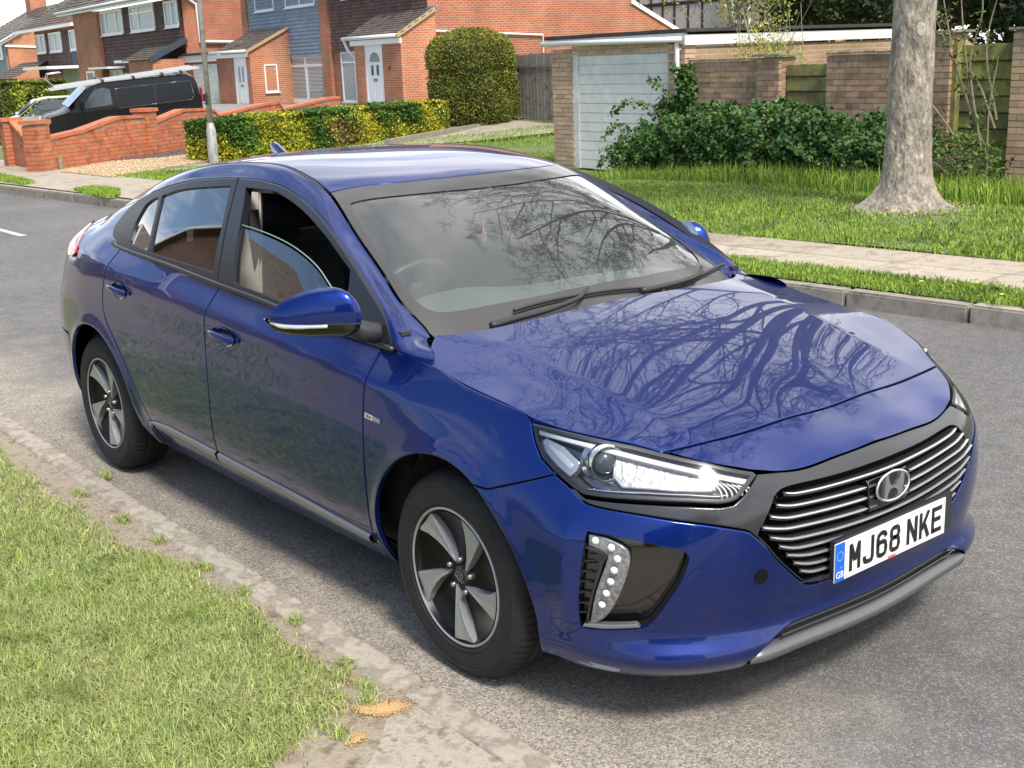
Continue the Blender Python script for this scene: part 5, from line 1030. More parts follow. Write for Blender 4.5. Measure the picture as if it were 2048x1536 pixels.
GI = [np.array([(-13.9,3.52),(-14.3,3.72),(-14.9,3.95),(-15.7,3.85),(-15.6,3.52),(-14.8,3.42),(-14.0,3.40)])-[0,-.10], np.array([(-17.3,3.35),(-17.6,3.62),(-19.2,3.75),(-21,3.8),(-21,3.3)])-[0,-.1]]
for g_ in GI:
    mn, mxx = g_.min(0), g_.max(0); P = np.c_[rg.uniform(mn[0],mxx[0],9000), rg.uniform(mn[1],mxx[1],9000)]; P = P[inpoly(P,g_)]; blades('grass_island', np.c_[P, np.full(len(P),.125)], .06, .014, G3, 9)
# dandelions and litter by the tree
q = MB(); rg2 = random.Random(4)
for i in range(16):
    x_, y_ = rg2.choice([(-4.6,7.7),(-4.3,7.75),(-7.9,8.3),(-1.2,4.6),(-5.6,8.2),(-2.2,4.9)]); x_ += rg2.gauss(0,.25); y_ += rg2.gauss(0,.15); c_ = (x_,y_,float(gz(x_,y_))+.06); V = MB(); V.lathe([(0,.006),(.012,.004),(.016,0),(0,-.004)],7,'z',c_); q.add(V.V,V.F)
q.build('dandelion', mat('dandelion_yellow', (.75,.55,.03), rough=.6), None, kind='stuff')
n = 700; x = rg.uniform(-9,1.5,n); y = 5.1+.068*x+rg.random(n)*1.25; pebbles('path_litter', np.c_[x,y,np.full(n,.126)], rng.uniform(.003,.011,n), mat('litter', (.38,.32,.22), rough=.9, isl=.5), 12)
# leaf litter and roots at the trunk foot
n = 1600; a = rg.uniform(0,6.28,n); r_ = .42+np.abs(rg.normal(0,.16,n)); P = np.c_[TX+r_*np.cos(a), TY+r_*np.sin(a)]; pebbles('trunk_litter', np.c_[P, np.full(n,.135)], rng.uniform(.006,.02,n), MATS['litter'], 13)
# ================= the car =================
PAINT = mat('blue_paint', (.002,.021,.165), rough=.36, metal=.8, coat=1.0, coat_r=.012)
_t = PAINT.node_tree; _b = _t.nodes['Principled BSDF']; _b.inputs['Coat IOR'].default_value = 1.45; _b.inputs['Specular IOR Level'].default_value = .0
_n = _t.nodes.new('ShaderNodeTexVoronoi'); _n.inputs['Scale'].default_value = 1400; _g = _t.nodes.new('ShaderNodeNewGeometry'); _t.links.new(_g.outputs['Position'], _n.inputs['Vector'])
_bp = _t.nodes.new('ShaderNodeBump'); _bp.inputs['Strength'].default_value = .12; _bp.inputs['Distance'].default_value = .0003; _t.links.new(_n.outputs['Distance'], _bp.inputs['Height']); _t.links.new(_bp.outputs[0], _b.inputs['Normal'])
_m = _t.nodes.new('ShaderNodeMixRGB'); _m.inputs[1].default_value = (.002,.021,.165,1); _m.inputs[2].default_value = (.20,.165,.125,1)
_sp = _t.nodes.new('ShaderNodeSeparateXYZ'); _t.links.new(_g.outputs['Position'], _sp.inputs[0]); _mr = _t.nodes.new('ShaderNodeMapRange'); _mr.inputs['From Min'].default_value = .50; _mr.inputs['From Max'].default_value = .17; _t.links.new(_sp.outputs['Z'], _mr.inputs[0])
_nn = _t.nodes.new('ShaderNodeTexNoise'); _nn.inputs['Scale'].default_value = 7; _nn.inputs['Detail'].default_value = 9; _nn.inputs['Roughness'].default_value = .7; _t.links.new(_g.outputs['Position'], _nn.inputs['Vector'])
_mu = _t.nodes.new('ShaderNodeMath'); _mu.operation = 'MULTIPLY'; _t.links.new(_mr.outputs[0], _mu.inputs[0]); _t.links.new(_nn.outputs['Fac'], _mu.inputs[1]); _m2 = _t.nodes.new('ShaderNodeMath'); _m2.operation = 'MULTIPLY'; _m2.inputs[1].default_value = .16; _t.links.new(_mu.outputs[0], _m2.inputs[0])
_t.links.new(_m2.outputs[0], _m.inputs[0]); _t.links.new(_m.outputs[0], _b.inputs['Base Color'])
BLACKG = mat('gloss_black', (.008,.008,.009), rough=.12, coat=.6, coat_r=.03)
BLACKP = mat('black_plastic', (.022,.023,.025), rough=.42, spec=.45, bump=.15, scale=300, var=(.026,.027,.029))
GREYP = mat('grey_surround', (.024,.025,.028), rough=.2, coat=.35, coat_r=.08, spec=.5)
TRIMP = mat('window_trim', (.014,.016,.020), rough=.26, spec=.5)
DARK = mat('dark_cavity', (.006,.006,.007), rough=.9, spec=.1)
SLATC = mat('slat_silver', (.60,.61,.62), rough=.25, metal=.7)
CHROME = mat('chrome', (.78,.79,.80), rough=.09, metal=1)
SATIN = mat('satin_silver', (.30,.31,.32), rough=.33, metal=.75)
SILVR = mat('machined_rim', (.40,.41,.42), rough=.36, metal=.45, var=(.34,.35,.36), scale=60)
RIMB = mat('rim_black', (.005,.005,.006), rough=.34, spec=.25)
RUBBER = mat('tyre_rubber', (.016,.016,.017), rough=.72, spec=.35, var=(.030,.028,.026), scale=9, stops=[.45,.75], bump=.15, bscale=400)
RED = mat('red_lens', (.35,.008,.012), rough=.12, coat=1)
LEDM = mat('led_lens', (.75,.77,.80), rough=.18, coat=1)
SEAT = mat('seat_fabric', (.028,.028,.032), rough=.8)
BEIGE = mat('beige_trim', (.38,.35,.32), rough=.75)
DASH = mat('dashboard', (.10,.105,.11), rough=.6)
WS_GLASS = glass('windscreen_glass', (.74,.88,.80), refl=.95, haze=.035, boost=1.75)
SIDE_GLASS = glass('side_glass', (.62,.72,.68), haze=.0, boost=2.4)
PRIV_GLASS = glass('privacy_glass', (.20,.23,.22), refl=1.0, boost=2.8)
LENS = glass('lamp_glass', (.96,.97,.98), refl=.45, rough=.10)
car = empty('hatchback_car', (0,0,0), 0, 'glossy dark blue five-door hatchback parked by the kerb with its driver window half open', 'car')

def cv(P, n=6): return spline(P, n)
def cat_(*L):
    out = []
    for l in L:
        for p in np.asarray(l, float):
            if not out or np.linalg.norm(np.array(out[-1])-p) > 1e-4: out.append(tuple(p))
    if np.linalg.norm(np.array(out[0])-np.array(out[-1])) < 1e-4: out.pop()
    return np.array(out)
def rev(P): return np.asarray(P)[::-1]
def arc(ca, cz, r, t0, t1, n=26): return np.array([(ca-r*math.cos(R(t)), cz+r*math.sin(R(t))) for t in np.linspace(t0, t1, n)])

g_mid = cv([(3.003,1.010),(3.009,.97),(3.018,.911),(3.028,.84),(3.032,.744),(3.030,.643),(3.045,.45),(3.06,.318)])
g_front = cv([(1.927,.935),(1.932,.856),(1.936,.792),(1.936,.719),(1.94,.551),(1.955,.40),(1.985,.283)])
g_rear = cv([(3.985,1.056),(4.012,.958),(4.048,.841),(4.042,.783),(4.000,.725),(3.895,.63),(3.785,.49),(3.690,.345)])
belt_f = [(1.927,.935),(2.25,.962),(2.585,.987),(3.003,1.010)]
belt_r = [(3.003,1.010),(3.458,1.033),(3.985,1.056)]
fgap = cv([(1.846,.931),(1.673,.918),(1.503,.889),(1.37,.872),(1.29,.863),(1.255,.851),(1.231,.839)], 4)
LAMP = np.array([(1.231,.839),(1.124,.831),(.988,.816),(.846,.799),(.746,.783),(.608,.762),(.470,.728),(.462,.718),(.520,.690),(.555,.672),(.58,.667),(.611,.666),(.695,.673),(.822,.678),(.951,.681),(1.012,.684),(1.052,.700),(1.103,.725),(1.159,.757),(1.198,.796)])
bf = [(1.103,.724),(1.201,.691),(1.309,.652)]
FA = arc(1.535,.315,.378, 0, 180)
fa_f = FA[FA[:,1] >= .315]
front_arch_up = cat_(arc(1.535,.315,.377, 63.5, 180, 24), [(1.913,.30),(1.925,.215)])   # from bumper line over the wheel to the rear foot
patch('front_wing', body, cat_(fgap, LAMP[::-1][:3], bf, front_arch_up, [(1.985,.215),(1.985,.283)], rev(g_front), [(1.846,.931)]), PAINT, car, h=.02, side='B')
door_f_poly = cat_(belt_f, g_mid, [(3.06,.318),(2.55,.305),(1.985,.283)], rev(g_front))
door_r_poly = cat_(belt_r, g_rear, [(3.69,.330),(3.5,.345),(3.06,.318)], rev(g_mid))
doorsF = patch('front_door', body, door_f_poly, PAINT, car, side='B')
doorsR = patch('rear_door', body, door_r_poly, PAINT, car, side='B')
patch('sill', body, cat_([(1.985,.278),(2.55,.298),(3.06,.312),(3.5,.335),(3.69,.322),(3.70,.19),(2.8,.185),(1.99,.21)]), PAINT, car, side='B', depth=.03)
# silver strips along the door bottoms
def strip_on(name, f, top_, bot, m, parent, proud=.012, n=60, side='B'):
    T_ = resample_open(top_, n); B_ = resample_open(bot, n); rows = []
    for k, (s, o_) in enumerate([(0,-.002),(.06,proud*.8),(.25,proud),(.6,proud),(.92,proud*.75),(1,-.002)]):
        uv = T_*(1-s)+B_*s; nn = fnormal(f, uv[:,0], uv[:,1], CREF); rows.append(f(uv[:,0], uv[:,1])+nn*o_)
    P = np.stack(rows, 1)
    return grid(name, P, m, parent, side=side, flipn=False)
def resample_open(P, n):
    P = np.asarray(P, float); d = np.r_[0, np.cumsum(np.linalg.norm(np.diff(P,axis=0),axis=1))]; q = np.linspace(0, d[-1], n)
    return np.stack([np.interp(q, d, P[:,i]) for i in range(P.shape[1])], 1)
strip_on('door_moulding', body, [(1.995,.312),(2.5,.335),(3.05,.350)], [(1.995,.279),(2.5,.288),(3.05,.306)], SATIN, doorsF[0], side='R')
strip_on('door_moulding', body, [(3.068,.351),(3.5,.360),(3.66,.350),(3.70,.340)], [(3.068,.307),(3.5,.322),(3.62,.330),(3.70,.338)], SATIN, doorsR[0], side='R')
strip_on('door_moulding', body, [(1.995,.312),(2.5,.335),(3.05,.350)], [(1.995,.279),(2.5,.288),(3.05,.306)], SATIN, doorsF[1], side='L')
strip_on('door_moulding', body, [(3.068,.351),(3.5,.360),(3.66,.350),(3.70,.340)], [(3.068,.307),(3.5,.322),(3.62,.330),(3.70,.338)], SATIN, doorsR[1], side='L')
# rear quarter, rear bumper
Wrear = [(4.046,1.268),(4.15,1.235),(4.35,1.185),(4.6,1.115),(4.8,1.055)]
rear_arch = cat_([(3.815,.20),(3.822,.30)], arc(4.20,.315,.378, 4, 176, 30), [(4.575,.30),(4.57,.20)])
trimrear = cv([(3.985,1.056),(4.075,1.062),(4.160,1.085),(4.200,1.115),(4.195,1.150),(4.13,1.215),(4.046,1.268)], 5)
TAILL = np.array([(4.80,1.04),(4.60,1.012),(4.47,1.0),(4.45,.972),(4.60,.962),(4.80,.955),(5.0,.95),(5.2,.945),(5.2,1.0),(5.0,1.03)])
patch('rear_quarter', body, cat_(trimrear, Wrear, [(4.78,1.035),(4.60,1.012),(4.47,1.0),(4.45,.972),(4.60,.962),(4.80,.955),(4.90,.953),(4.90,.62),(4.56,.60),(4.52,.505)], rev([p for p in rear_arch if p[0] < 4.52 or p[1] > .5]), [(3.72,.19),(3.71,.325),(3.69,.345)], rev(g_rear)), PAINT, car, side='B')
patch('tail_light', body, np.array([(4.52,.958),(4.47,.980),(4.51,1.012),(4.62,1.047),(4.80,1.078),(5.1,1.07),(5.3,1.04),(5.3,.952),(4.8,.946)]), RED, car, side='B', off=.007, depth=.03)
patch('rear_bumper', body, np.array([(4.525,.50),(4.56,.595),(4.90,.615),(4.90,.95),(5.78,.94),(5.78,.19),(4.62,.19),(4.58,.30),(4.572,.40)]), PAINT, car, side='B')
# front bumper and what is set in it
GS = cv([(.532,.588),(.484,.545),(.43,.486),(.335,.402),(.300,.384),(.27,.378)], 4)
bt = cv([(1.103,.723),(1.052,.697),(1.011,.672),(.97,.660),(.821,.645),(.658,.621),(.56,.598),(.532,.588)], 4)
slot = [(.0,.288),(.20,.288),(.364,.287),(.424,.273),(.48,.253),(.511,.226),(.535,.19)]
FOG = cat_(cv([(.983,.602),(.849,.589),(.722,.564)], 4), cv([(.722,.564),(.699,.545),(.702,.515),(.725,.46),(.757,.41),(.800,.352),(.83,.334)], 4), cv([(.83,.334),(.95,.318),(1.018,.316)], 3), cv([(1.018,.316),(1.012,.40),(.998,.50),(.983,.602)], 3))
arch_front = arc(1.535,.315,.377, 63.5, 0, 14)
half = cat_([(.27,.378)], rev(GS), rev(bt), bf, arch_front, [(1.160,.25),(1.172,.200),(1.05,.186),(.864,.182),(.70,.184),(.535,.19)], rev(slot))
# right half then mirrored half joined on the centre line below the plate
full = cat_(half, [(-p[0], p[1]) for p in half[::-1]])
FOGL = np.array([(-p[0], p[1]) for p in FOG])
bumper = patch('front_bumper', body, full, PAINT, car, h=.018, side='R', holes=(FOG, FOGL))[0]
tow = MB()
lampc = [(.600,.767),(.746,.783)]
# upper front panel between bonnet edge and grille surround
def bxy(a, z): p = body(a, z); return (float(p[0]), float(p[1]))
pe = cv([(.607,-.622),(.694,-.556),(.755,-.478),(.775,-.435),(.795,-.370),(.812,-.27),(.819,-.12),(.820,0)], 5)
shutl = cv([(.607,-.622),(.632,-.48),(.648,-.299),(.656,-.12),(.657,0)], 5)
mir = lambda P: [(x,-y) for x, y in np.asarray(P)[::-1]]
HG = cv([(-.143,-.816),(.029,-.815),(.173,-.813),(.254,-.808),(.304,-.806),(.38,-.778),(.464,-.730),(.541,-.669),(.607,-.622)], 4)
HREAR = cv([(-.292,-.690),(-.240,-.60),(-.208,-.40),(-.212,0)], 5)
hood_poly = cat_(HG, shutl, mir(shutl), mir(HG), [(-.20,.782),(-.255,.735)], [(x,-y) for x, y in HREAR], rev(HREAR), [(-.255,-.735),(-.20,-.782)])
patch('bonnet', hood, hood_poly, PAINT, car, h=.024, gap=.003, ref=np.array([-.3,0,-3.]))
patch('front_panel', hood, cat_(shutl, mir(shutl), [(x,-y) for x, y in pe], rev(pe)), PAINT, car, h=.02, gap=.003, ref=np.array([-.3,0,-3.]))
# grille surround: grey frame
so_ = cat_([(.457,.722)], cv([(.457,.722),(.40,.717),(.30,.715),(.15,.715),(0,.716)], 3))
inr = cat_(cv([(.0,.672),(.20,.673),(.358,.679),(.405,.676),(.434,.664)], 4), cv([(.434,.664),(.468,.625),(.498,.590),(.507,.575)], 3), cv([(.507,.572),(.45,.500),(.39,.435),(.33,.395),(.25,.392),(0,.392)], 4))
outL = cat_([(0,.716)], rev(so_), [(.475,.712),(.530,.682),(.572,.662),(.611,.660),(.695,.667),(.822,.672),(.951,.675),(1.012,.678),(1.048,.694)], bt[6:], GS, [(.25,.372),(0,.372)])
mirp = lambda P: [(-a,z) for a, z in np.asarray(P)[::-1]]
sur_out = cat_(outL, mirp(outL)); sur_in = cat_(inr, mirp(inr))
sur = patch('grille_surround', body, sur_out, GREYP, car, h=.018, off=-.005, holes=(sur_in,), depth=.03)[0]
# ---- grille ----
grille = mk('grille_mesh', *(lambda P: (P.reshape(-1,3), [(i*12+j, i*12+j+1, (i+1)*12+j+1, (i+1)*12+j) for i in range(40) for j in range(11)]))(np.stack([[body(a, z)+fnormal(body, np.array(a), np.array(z), CREF)*-.035 for z in np.linspace(.37,.69,12)] for a in np.linspace(-.53,.53,41)])), DARK, car)
SL = [[(.403,.664),(.372,.657),(.331,.653),(.245,.649),(.07,.645),(0,.6445)],
      [(.439,.641),(.40,.632),(.354,.626),(.253,.620),(.12,.615),(0,.614)],
      [(.466,.617),(.43,.607),(.381,.599),(.256,.591),(.12,.586),(0,.585)],
      [(.494,.593),(.44,.580),(.383,.571),(.258,.562),(.12,.556),(0,.555)],
      [(.470,.563),(.42,.548),(.372,.539),(.257,.530),(.12,.525),(0,.524)],
      [(.437,.532),(.39,.516),(.335,.507),(.232,.500),(.12,.497),(0,.496)],
      [(.408,.501),(.36,.487),(.31,.478),(.229,.473),(.12,.471),(0,.470)],
      [(.379,.471),(.33,.455),(.282,.447),(.231,.445),(.12,.444),(0,.443)],
      [(.351,.440),(.31,.426),(.277,.421),(.231,.419),(.12,.418),(0,.417)]]
for si, S_ in enumerate(SL):
    s1 = spline(S_, 6); line = np.concatenate([s1, [(-a,z) for a, z in s1[::-1][1:]]])
    segs = [line] if si in (0,) else ([line[np.abs(line[:,0]) > .092][:len(line[np.abs(line[:,0]) > .092])//2], line[np.abs(line[:,0]) > .092][len(line[np.abs(line[:,0]) > .092])//2:]] if si in (1,2,3) else [line])
    for sg in segs:
        nn = fnormal(body, sg[:,0], sg[:,1], CREF); P = body(sg[:,0], sg[:,1])
        up = np.array([0,0,1.]); t_ = np.gradient(P, axis=0); t_ /= np.linalg.norm(t_,axis=1)[:,None]; upv = np.cross(nn, t_); upv *= np.sign(upv[:,2:3]); 
        # black blade carrying a chrome edge
        bl = np.stack([P-nn*.030+upv*.006, P-nn*.002+upv*.004, P+nn*.001-upv*.006, P-nn*.030-upv*.010], 1)
        o = grid('grille_slat', bl, BLACKP, car, smooth=False, closed=True)[0]
        ends = np.clip((.5-np.abs(np.linspace(-.5,.5,len(sg))))*26, .25, 1)[:,None]*.0025
        ch = np.stack([P+nn*.000+upv*(.001+ends*1.25), P+nn*.0042+upv*(.001+ends*.8), P+nn*.0050+upv*(.001-ends*.7), P+nn*.000+upv*(.001-ends)], 1)
        grid('chrome_edge', ch, SLATC, o, smooth=False, closed=True)
# centre plate behind the badge
patch('badge_panel', body, np.array([(-.092,.632),(.092,.632),(.092,.540),(-.092,.540)]), BLACKG, car, off=.001, depth=.02)
for a0, z0 in [(.055,.614),(.062,.585),(.060,.556)]:
    for s in (1,-1):
        q = MB(); p1 = body(s*a0, z0)+[.003,0,0]; p2 = body(s*.090, z0)+[.003,0,0]; q.bar(p1, p2, .004, .005); q.build('chrome_edge', SATIN, car)
# oval badge with the slanted H
logo = empty('badge', (0,0,0)); logo.parent = car
BC = Vector((.876, 0, .600)); bx = Matrix.Translation(BC) @ Matrix.Rotation(R(-6), 4, 'Y')
q = MB(); q.tube([bx @ Vector((.002, .075*math.cos(t), .040*math.sin(t))) for t in np.linspace(0, 2*math.pi, 49)[:-1]], .0042, 6, closed=True)
q.build('ring', CHROME, logo, smooth=True)
q = MB(); q.prism([(.074*math.cos(t), .039*math.sin(t)) for t in np.linspace(0, 2*math.pi, 41)[:-1]], -.004, 0, 'yz', bx); q.build('backing', BLACKG, logo)
q = MB(); H_ = [(-.0319,.644),(-.0204,.6448),(-.0176,.6212),(-.0068,.6052),(.0106,.6057),(.0295,.6155),(.0417,.6356),(.0576,.6341),(.0573,.6122),(.0491,.5898),(.0406,.5724),(.0355,.5615),(.0217,.5614),(.0225,.5771),(.0156,.591),(.0015,.5971),(-.0139,.5961),(-.0266,.5849),(-.0352,.569),(-.0489,.5738),(-.0426,.5938),(-.0368,.6212)]
hs_ = spline([(y-.002, z-.604) for y, z in H_], 3, closed=True)
q.prism([(p[0]*.92, p[1]*.92) for p in hs_], -.001, .0045, 'yz', bx); q.build('emblem', CHROME, logo)
# cant rail and A pillar: surface between window trim (W) and roof edge (D)
Wa = [(1.673,.918),(1.846,.931),(1.967,1.014),(2.131,1.091),(2.356,1.196),(2.616,1.285),(2.868,1.343),(3.107,1.362),(3.36,1.358),(3.531,1.349),(3.832,1.321),(4.046,1.268),(4.15,1.235),(4.35,1.185),(4.6,1.115),(4.8,1.055)]
Da = [(-.302,-.694),(-.37,-.682),(-.50,-.682),(-.64,-.655),(-.85,-.618),(-1.095,-.563),(-1.30,-.528),(-1.52,-.500),(-1.78,-.488),(-2.0,-.484),(-2.3,-.478),(-2.55,-.468),(-2.68,-.462),(-2.88,-.445),(-3.08,-.425),(-3.22,-.41)]
Ws = spline(Wa, 10); Ds = spline(Da, 10)
Pw = body(Ws[:,0], Ws[:,1]); Pd = top(Ds[:,0], Ds[:,1])
Pd[0] = Pd[0]*[1,1,0]+[0,0,.962]
Tw = body(Ws[:,0], Ws[:,1]+.004)-Pw; Tw /= np.linalg.norm(Tw,axis=1)[:,None]
Td = top(Ds[:,0], Ds[:,1]+.004)-top(Ds[:,0], Ds[:,1]); Td /= np.linalg.norm(Td,axis=1)[:,None]
ch = np.linalg.norm(Pd-Pw, axis=1)[:,None]
rows = []
for t in np.linspace(0, 1, 15):
    rows.append((2*t**3-3*t**2+1)*Pw+(t**3-2*t**2+t)*Tw*ch*1.0+(-2*t**3+3*t**2)*Pd+(t**3-t**2)*Td*ch*1.0)
Pl = np.stack(rows, 1)
nl = np.cross(np.gradient(Pl, axis=0), np.gradient(Pl, axis=1)); nl /= np.linalg.norm(nl, axis=2)[...,None]; nl *= np.sign(np.sum(nl*(Pl-CREF),2,keepdims=True))
inn0 = Pl[:,:1]-nl[:,:1]*.012; inn1 = Pl[:,-1:]-nl[:,-1:]*.012
Pl2 = np.concatenate([inn0, Pl, inn1], 1); nl2 = np.concatenate([-np.gradient(Pl,axis=1)[:,:1]*40, nl, np.gradient(Pl,axis=1)[:,-1:]*40], 1)
def gridn(name, P, Nn, m, parent, side='B'):
    n, k = P.shape[:2]; F = [(i*k+j, i*k+j+1, (i+1)*k+j+1, (i+1)*k+j) for i in range(n-1) for j in range(k-1)]
    V = P.reshape(-1,3); N_ = Nn.reshape(-1,3); c0 = np.cross(P[5,3]-P[5,2], P[6,3]-P[5,3]); 
    if np.dot(c0, Nn[5,2]) < 0: F = [f[::-1] for f in F]
    mk(name, V, F, m, parent, True, N_)
    mk(name, V*[1,-1,1], [f[::-1] for f in F], m, parent, True, N_*[1,-1,1])
gridn('roof_rail_panel', Pl2[:], nl2[:], PAINT, car)
# black weather strip between door frames and rail, and roof ditch moulding
for s in (1,-1):
    q = MB(); q.tube([Vector(p*[1,s,1]) for p in (Pw-nl[:,0]*.004)[10:112]], .0045, 6); q.build('weather_strip', BLACKP, car, smooth=True)
    q = MB(); q.tube([Vector(p*[1,s,1]) for p in (Pd-nl[:,-1]*.003)[52:]], .0058, 6); q.build('roof_moulding', BLACKP, car, smooth=True)
# roof, rear glass, tail
TREF = np.array([-1.5,0,-3.])
wtop = cv([(-1.088,-.556),(-1.03,-.45),(-.972,-.33),(-.94,-.17),(-.930,0)], 5)
redge = [(x, y+.008) for x, y in Ds if -2.55 <= x <= -1.10]
roofp = cat_(mir(wtop)[::-1] if False else wtop, mir(wtop), [(x,-y) for x, y in redge], [(-2.56,.46),(-2.56,-.46)], redge[::-1])
patch('roof', top, roofp, PAINT, car, h=.035, ref=TREF, gap=.002)
patch('rear_window', top, np.array([(-2.565,-.455),(-2.565,.455),(-3.06,.415),(-3.06,-.415)]), PRIV_GLASS, car, h=.05, ref=TREF)
patch('tailgate', top, np.array([(-3.065,-.42),(-3.065,.42),(-3.22,.405),(-3.38,.38),(-3.38,-.38),(-3.22,-.405)]), PAINT, car, h=.05, ref=TREF)
aa = np.linspace(4.8, 5.78, 14); lo = body(aa, aa*0+.965); hi = top(np.interp(aa,[4.8,5.1,5.78],[-3.22,-3.38,-3.38]), -np.interp(aa,[4.8,5.1,5.78],[.41,.38,0]))
P = np.stack([lo*(1-t)+hi*t for t in np.linspace(0,1,5)], 1); P = np.concatenate([P, (P*[1,-1,1])[::-1]])
grid('tailgate_lower', P, PAINT, car)
# windscreen with its black border
WSE = cv([(-.305,-.676),(-.340,-.680),(-.37,-.676),(-.50,-.674),(-.64,-.647),(-.85,-.610),(-1.080,-.556)], 6)
wbot = cv([(-.305,-.676),(-.252,-.58),(-.226,-.40),(-.224,0)], 5)
wsp = cat_(wbot[::-1], WSE, wtop, mir(wtop), mir(WSE), mir(wbot[::-1])[:0] if False else mir(wbot)[::-1][:0], [(x,-y) for x, y in wbot])
FRI = cv([(-.318,0),(-.324,-.20),(-.337,-.324),(-.362,-.49),(-.385,-.580),(-.412,-.617),(-.455,-.635),(-.53,-.636),(-.70,-.613),(-.86,-.580),(-.955,-.552),(-.966,-.530),(-.90,-.40),(-.86,-.28),(-.835,-.12),(-.83,0)], 5)
fri = cat_(FRI, [(x,-y) for x, y in FRI[::-1]])
ws = patch('windscreen', top, wsp, WS_GLASS, car, h=.03, gap=.001, off=-.004, ref=TREF, flange=False)[0]
FRIT = mat('ceramic_border', (.055,.052,.050), rough=.12, spec=.5)
patch('ceramic_border', top, wsp, FRIT, car, h=.03, off=-.0005, holes=(fri,), ref=TREF, flange=False, gap=.002)
cow = MB(); 
P = np.stack([np.stack([top(wbot[:,0]-.004, wbot[:,1])+[0,0,-.006], top(wbot[:,0]+.03, wbot[:,1])*[1,1,0]+[0,0,.93]],1)][0:1], 0)[0]
grid('cowl_panel', np.concatenate([P, (P*[1,-1,1])[::-1]]), BLACKP, car)
# wipers
for arm, bl in (([(-.262,-.50),(-.258,-.40),(-.250,-.271),(-.256,-.14),(-.285,-.065)], [(-.298,-.375),(-.292,-.246),(-.277,-.053),(-.262,.267)]), ([(-.238,.14),(-.250,.26),(-.272,.40),(-.300,.50),(-.335,.545)], [(-.258,.28),(-.285,.42),(-.33,.58),(-.40,.76)])):
    wi = empty('wiper', (0,0,0)); wi.parent = car
    a_ = spline(arm, 6); P = top(a_[:,0], a_[:,1])+np.array([.004,0,.028]); q = MB(); q.tube([Vector(p) for p in P], list(np.linspace(.013,.006,len(P))), 6); q.build('arm', BLACKP, wi, smooth=True)
    b_ = spline(bl, 8); P = top(b_[:,0], b_[:,1]); q = MB(); q.tube([Vector(p)+Vector((0,0,.012)) for p in P], .0055, 6); q.tube([Vector(p)+Vector((.002,0,.003)) for p in P], .003, 5); q.build('blade', BLACKP, wi, smooth=True)
# ---- side windows ----
GREF = np.array([-1.4, 0, 1.1])
trimg = cv([(-.338,.932),(-.422,1.017),(-.559,1.099),(-.772,1.205),(-1.014,1.295),(-1.255,1.351),(-1.474,1.372),(-1.682,1.372),(-1.822,1.366),(-2.108,1.339),(-2.397,1.280),(-2.567,1.220),(-2.651,1.150),(-2.668,1.100),(-2.606,1.054),(-2.492,1.043),(-2.0,1.030),(-1.490,1.006),(-1.064,.986),(-.551,.950)], 5)
front_open = cat_(cv([(-1.372,1.024),(-1.43,1.10),(-1.482,1.193),(-1.545,1.29),(-1.588,1.338)],3), cv([(-1.588,1.342),(-1.386,1.343),(-1.284,1.331),(-1.091,1.291),(-.891,1.230),(-.776,1.184),(-.670,1.139)],5), cv([(-.670,1.139),(-.645,1.09),(-.62,.985)],3), [(-1.0,1.003)])
rear_open = cat_(cv([(-2.159,1.057),(-2.216,1.156),(-2.283,1.272)],4), cv([(-2.283,1.272),(-2.16,1.300),(-1.999,1.320),(-1.712,1.343)],4), cv([(-1.712,1.343),(-1.636,1.218),(-1.557,1.041)],4))
q_open = cat_(cv([(-2.189,1.058),(-2.250,1.173),(-2.310,1.266)],4), cv([(-2.310,1.266),(-2.36,1.255),(-2.415,1.227)],3), cv([(-2.415,1.227),(-2.436,1.153),(-2.416,1.072)],3))
spl = lambda x: .5*(-1.49-1.68)
# front door frame / rear door frame split on the B pillar line
bp_ = np.array([(-1.679,1.369),(-1.595,1.221),(-1.492,1.012)])
tg = np.array(trimg)
def clip_poly(P, side_):
    """split the frame outline at the B pillar line"""
    def sd(p): a = bp_[0]; b = bp_[2]; return (b[0]-a[0])*(p[1]-a[1])-(b[1]-a[1])*(p[0]-a[0])
    out = []
    for i in range(len(P)):
        a, b = P[i], P[(i+1) % len(P)]; sa, sb = sd(a)*side_, sd(b)*side_
        if sa >= 0: out.append(a)
        if sa*sb < 0: t = sa/(sa-sb); out.append(a+(b-a)*t)
    return np.array(out)
ftrim = clip_poly(tg, 1); rtrim = clip_poly(tg, -1)
if not inpoly([(-1.0,1.1)], ftrim)[0]: ftrim, rtrim = rtrim, ftrim
fr_ = patch('window_frame', glassy, ftrim, TRIMP, doorsF[0], h=.03, off=-.002, holes=(front_open,), ref=GREF, depth=.03, gap=.003)
rr_ = patch('window_frame', glassy, rtrim, TRIMP, doorsR[0], h=.03, off=-.002, holes=(rear_open, q_open), ref=GREF, depth=.03, gap=.003)
for o, d in ((patch('window_frame', glassy, ftrim, TRIMP, doorsF[1], h=.03, off=-.002, holes=(front_open,), ref=GREF, depth=.03, side='L'), 0), (patch('window_frame', glassy, rtrim, TRIMP, doorsR[1], h=.03, off=-.002, holes=(rear_open, q_open), ref=GREF, depth=.03, side='L'), 0)): pass
gtop = cv([(-1.52,1.212),(-1.348,1.203),(-1.153,1.184),(-1.001,1.159),(-.870,1.125),(-.762,1.079),(-.64,1.02)],4)
patch('window_glass', glassy, cat_(gtop, [(-.62,.985),(-1.0,1.003),(-1.40,1.020),(-1.46,1.10)]), SIDE_GLASS, doorsF[0], h=.04, off=-.016, ref=GREF, flange=False)
lp = MB(); lp.tube([Vector(p) for p in glassy(gtop[:,0], gtop[:,1])+[0,.016,0]], .0022, 5); lp.build('glass_edge', mat('glass_edge', (.25,.36,.32), rough=.2), doorsF[0])
patch('window_glass', glassy, front_open, SIDE_GLASS, doorsF[1], h=.04, off=-.012, ref=GREF, flange=False, side='L')
